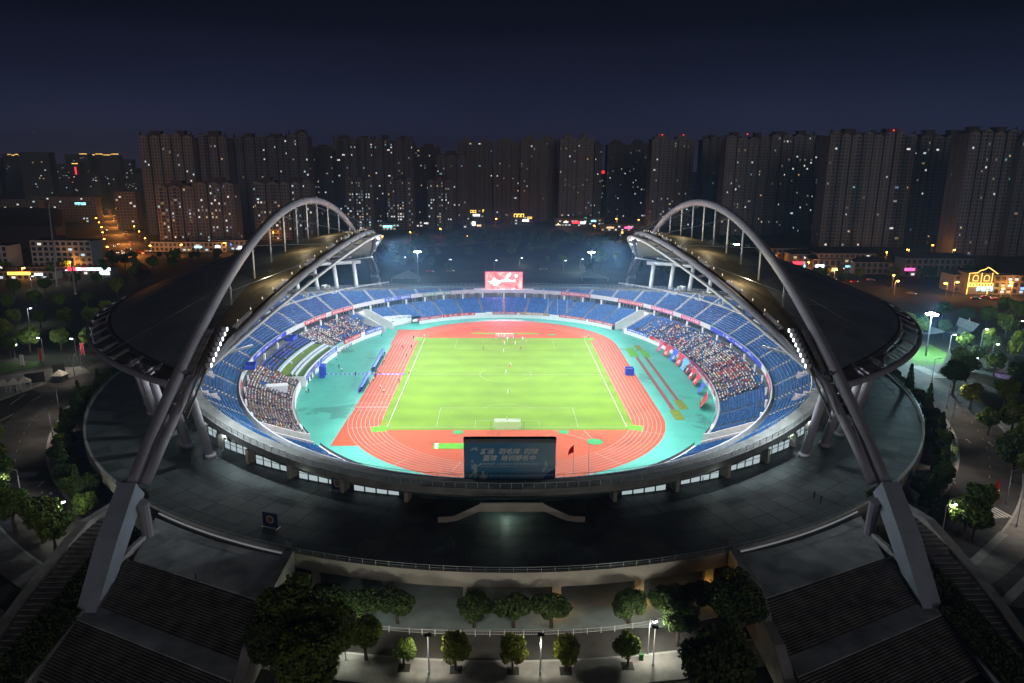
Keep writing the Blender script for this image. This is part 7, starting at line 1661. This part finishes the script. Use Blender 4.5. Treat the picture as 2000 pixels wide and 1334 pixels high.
ST3 = [(-38.5, 51.4, 0),(-41.2, 36.7, 0),(-37.6, 35.9, 0),(-37.9, 22.6, 0),(-36.3, -10.4, 0),(-41.5, -17.3, 0),(-39.7, -22.1, 0),(-44.5, -0.5, 0),(-52.7, 55.8, 0),(-52.5, -2.7, 0),(-58.4, 2.3, 0),(-60.4, 6.9, 0),(-63.8, 18.0, 0),(-45.6, 12.4, 0),(-45.4, 16.0, 0),(-45.7, 22.5, 0),(-46.6, 24.8, 0),(-46.4, 19.6, 0),(-46.1, -0.2, 0),(-46.0, 2.4, 0),(-46.0, -2.7, 0),(-45.1, -5.1, 0),(-45.3, -8.7, 0),(-46.1, -12.2, 0),(-47.7, 6.3, 0),(-47.7, 3.0, 0),(-64.0, -21.7, 0),(-64.8, -21.7, 0),(-63.7, 31.6, 0),(-63.4, 34.1, 0),(-62.9, 35.7, 0),(-64.0, 29.3, 0),(-62.5, 37.3, 0),(-64.8, 25.4, 0),(-68.9, 5.6, 0),(-62.2, 39.0, 0)]
for (u, v, c), p in zip(STF, ST3):
    where = 'on the red track left of the pitch' if p[0] > -47 and u > 760 else ('around the team dugouts' if u > 718 else ('by the left stand wall' if u > 655 or u < 620 else 'on the green apron before the VIP terrace'))
    person(p, RND.choice(('stand','walk')), SHIRTS[c], RND.uniform(0,6.28), f'person in {c} top standing {where}', f'{c} clad people {where}')
for p, lab in (((61.6, -111.5, 7),'dark clad person on the right side of the plaza, left of the pair'),((62.2, -113.3, 7),'dark clad person on the right side of the plaza, right of the pair'),((-10.4, -131.0, 7),'lone dark clad person at the front of the plaza'),((-51.1, -140.5, 7),'lone person on the landing above the left grand stair'),((2.7, -116.9, 7),'dark clad person standing under the outer stair landing'),((-76.4, -87.0, 7),'dark clad person walking between the left roof columns'),((-72.4, -93.5, 7),'dark clad person by the left columns, left of the pair'),((-71.6, -93.5, 7),'dark clad person by the left columns, right of the pair'),((-69.2, -91.5, 7),'dark clad person leaning at the foot of the nearest left column'),((40.8, -104.5, 7),'dark clad person beside the right poster board'),((-96.3, -61.5, 7),'dark clad person by the furthest visible left column')):
    person(p, 'walk' if 'walk' in lab else 'stand', (.03,.035,.04), RND.uniform(0,6.28), lab, z=7.0)
for p, c, lab in (((-103.6, -96.1, 0),'pale blue','person in pale blue shirt on the left ring road, left one'),((-101.4, -96.6, 0),'pale blue','person in pale blue shirt on the left ring road, right one'),((-157.5, -21.9, 0),'black','dark clad person before the left gazebos, left one'),((-155.2, -22.9, 0),'black','dark clad person before the left gazebos, right one'),((-163.3, 18.9, 0),'black','dark clad person by the left road lamp'),((-162.8, 20.4, 0),'white','white clad person by the left road lamp')):
    person(p, 'stand', SHIRTS[c], RND.uniform(0,6), lab)
VP3 = [(-80.4,9,6.2),(-79.5,3,5.8),(-78.2,5,5.4),(-79,11,5.8),(-80,13,6.2),(-77.5,1,5.0),(-80.3,-3.5,6.2),(-79,-5,5.8),(-78,-8,5.4),(-80,18,6.2),(-77.8,-11,5.4),(-79.4,-12,5.8),(-79.5,7,5.8),(-81,4,6.2)]
for i, (x, y, z) in enumerate(VP3):
    c = ('white','red','black','white','red','white')[i % 6]; put('person', SIT, None, (x, y, z-.35), -pi/2+pi, label=f'guest in {c} top seated on the VIP terrace', cat='person', group=f'{c} clad guests on the VIP terrace', color=SHIRTS[c])
sc_ = [(-92.5, 10), (-93.5, -6), (-92, 24)]
for i, p in enumerate(((-73.8, 3.6, 13), (-76.0, -31.2, 13), (-76.1, -64.4, 13))):
    b_ = empty('camera_platform', (p[0]*1.03, p[1]*1.03, 11.6), atan2(p[1]/111**2, p[0]/83**2), label=('blue draped camera platform on the upper left stand, furthest', 'blue draped camera platform on the upper left stand, middle', 'blue draped camera platform on the upper left stand, nearest')[i], cat='platform', group='camera platforms'); m_ = MB(); m_.box(-1.5,1.5,-2.6,2.6,0,.3); m_.build('deck', navy, b_); m_ = MB(); m_.box(-1.6,-1.5,-2.7,2.7,.0,1.3); m_.box(-1.5,1.5,-2.7,-2.6,.3,1.2); m_.box(-1.5,1.5,2.6,2.7,.3,1.2); m_.build('drape', BM['led'], b_)
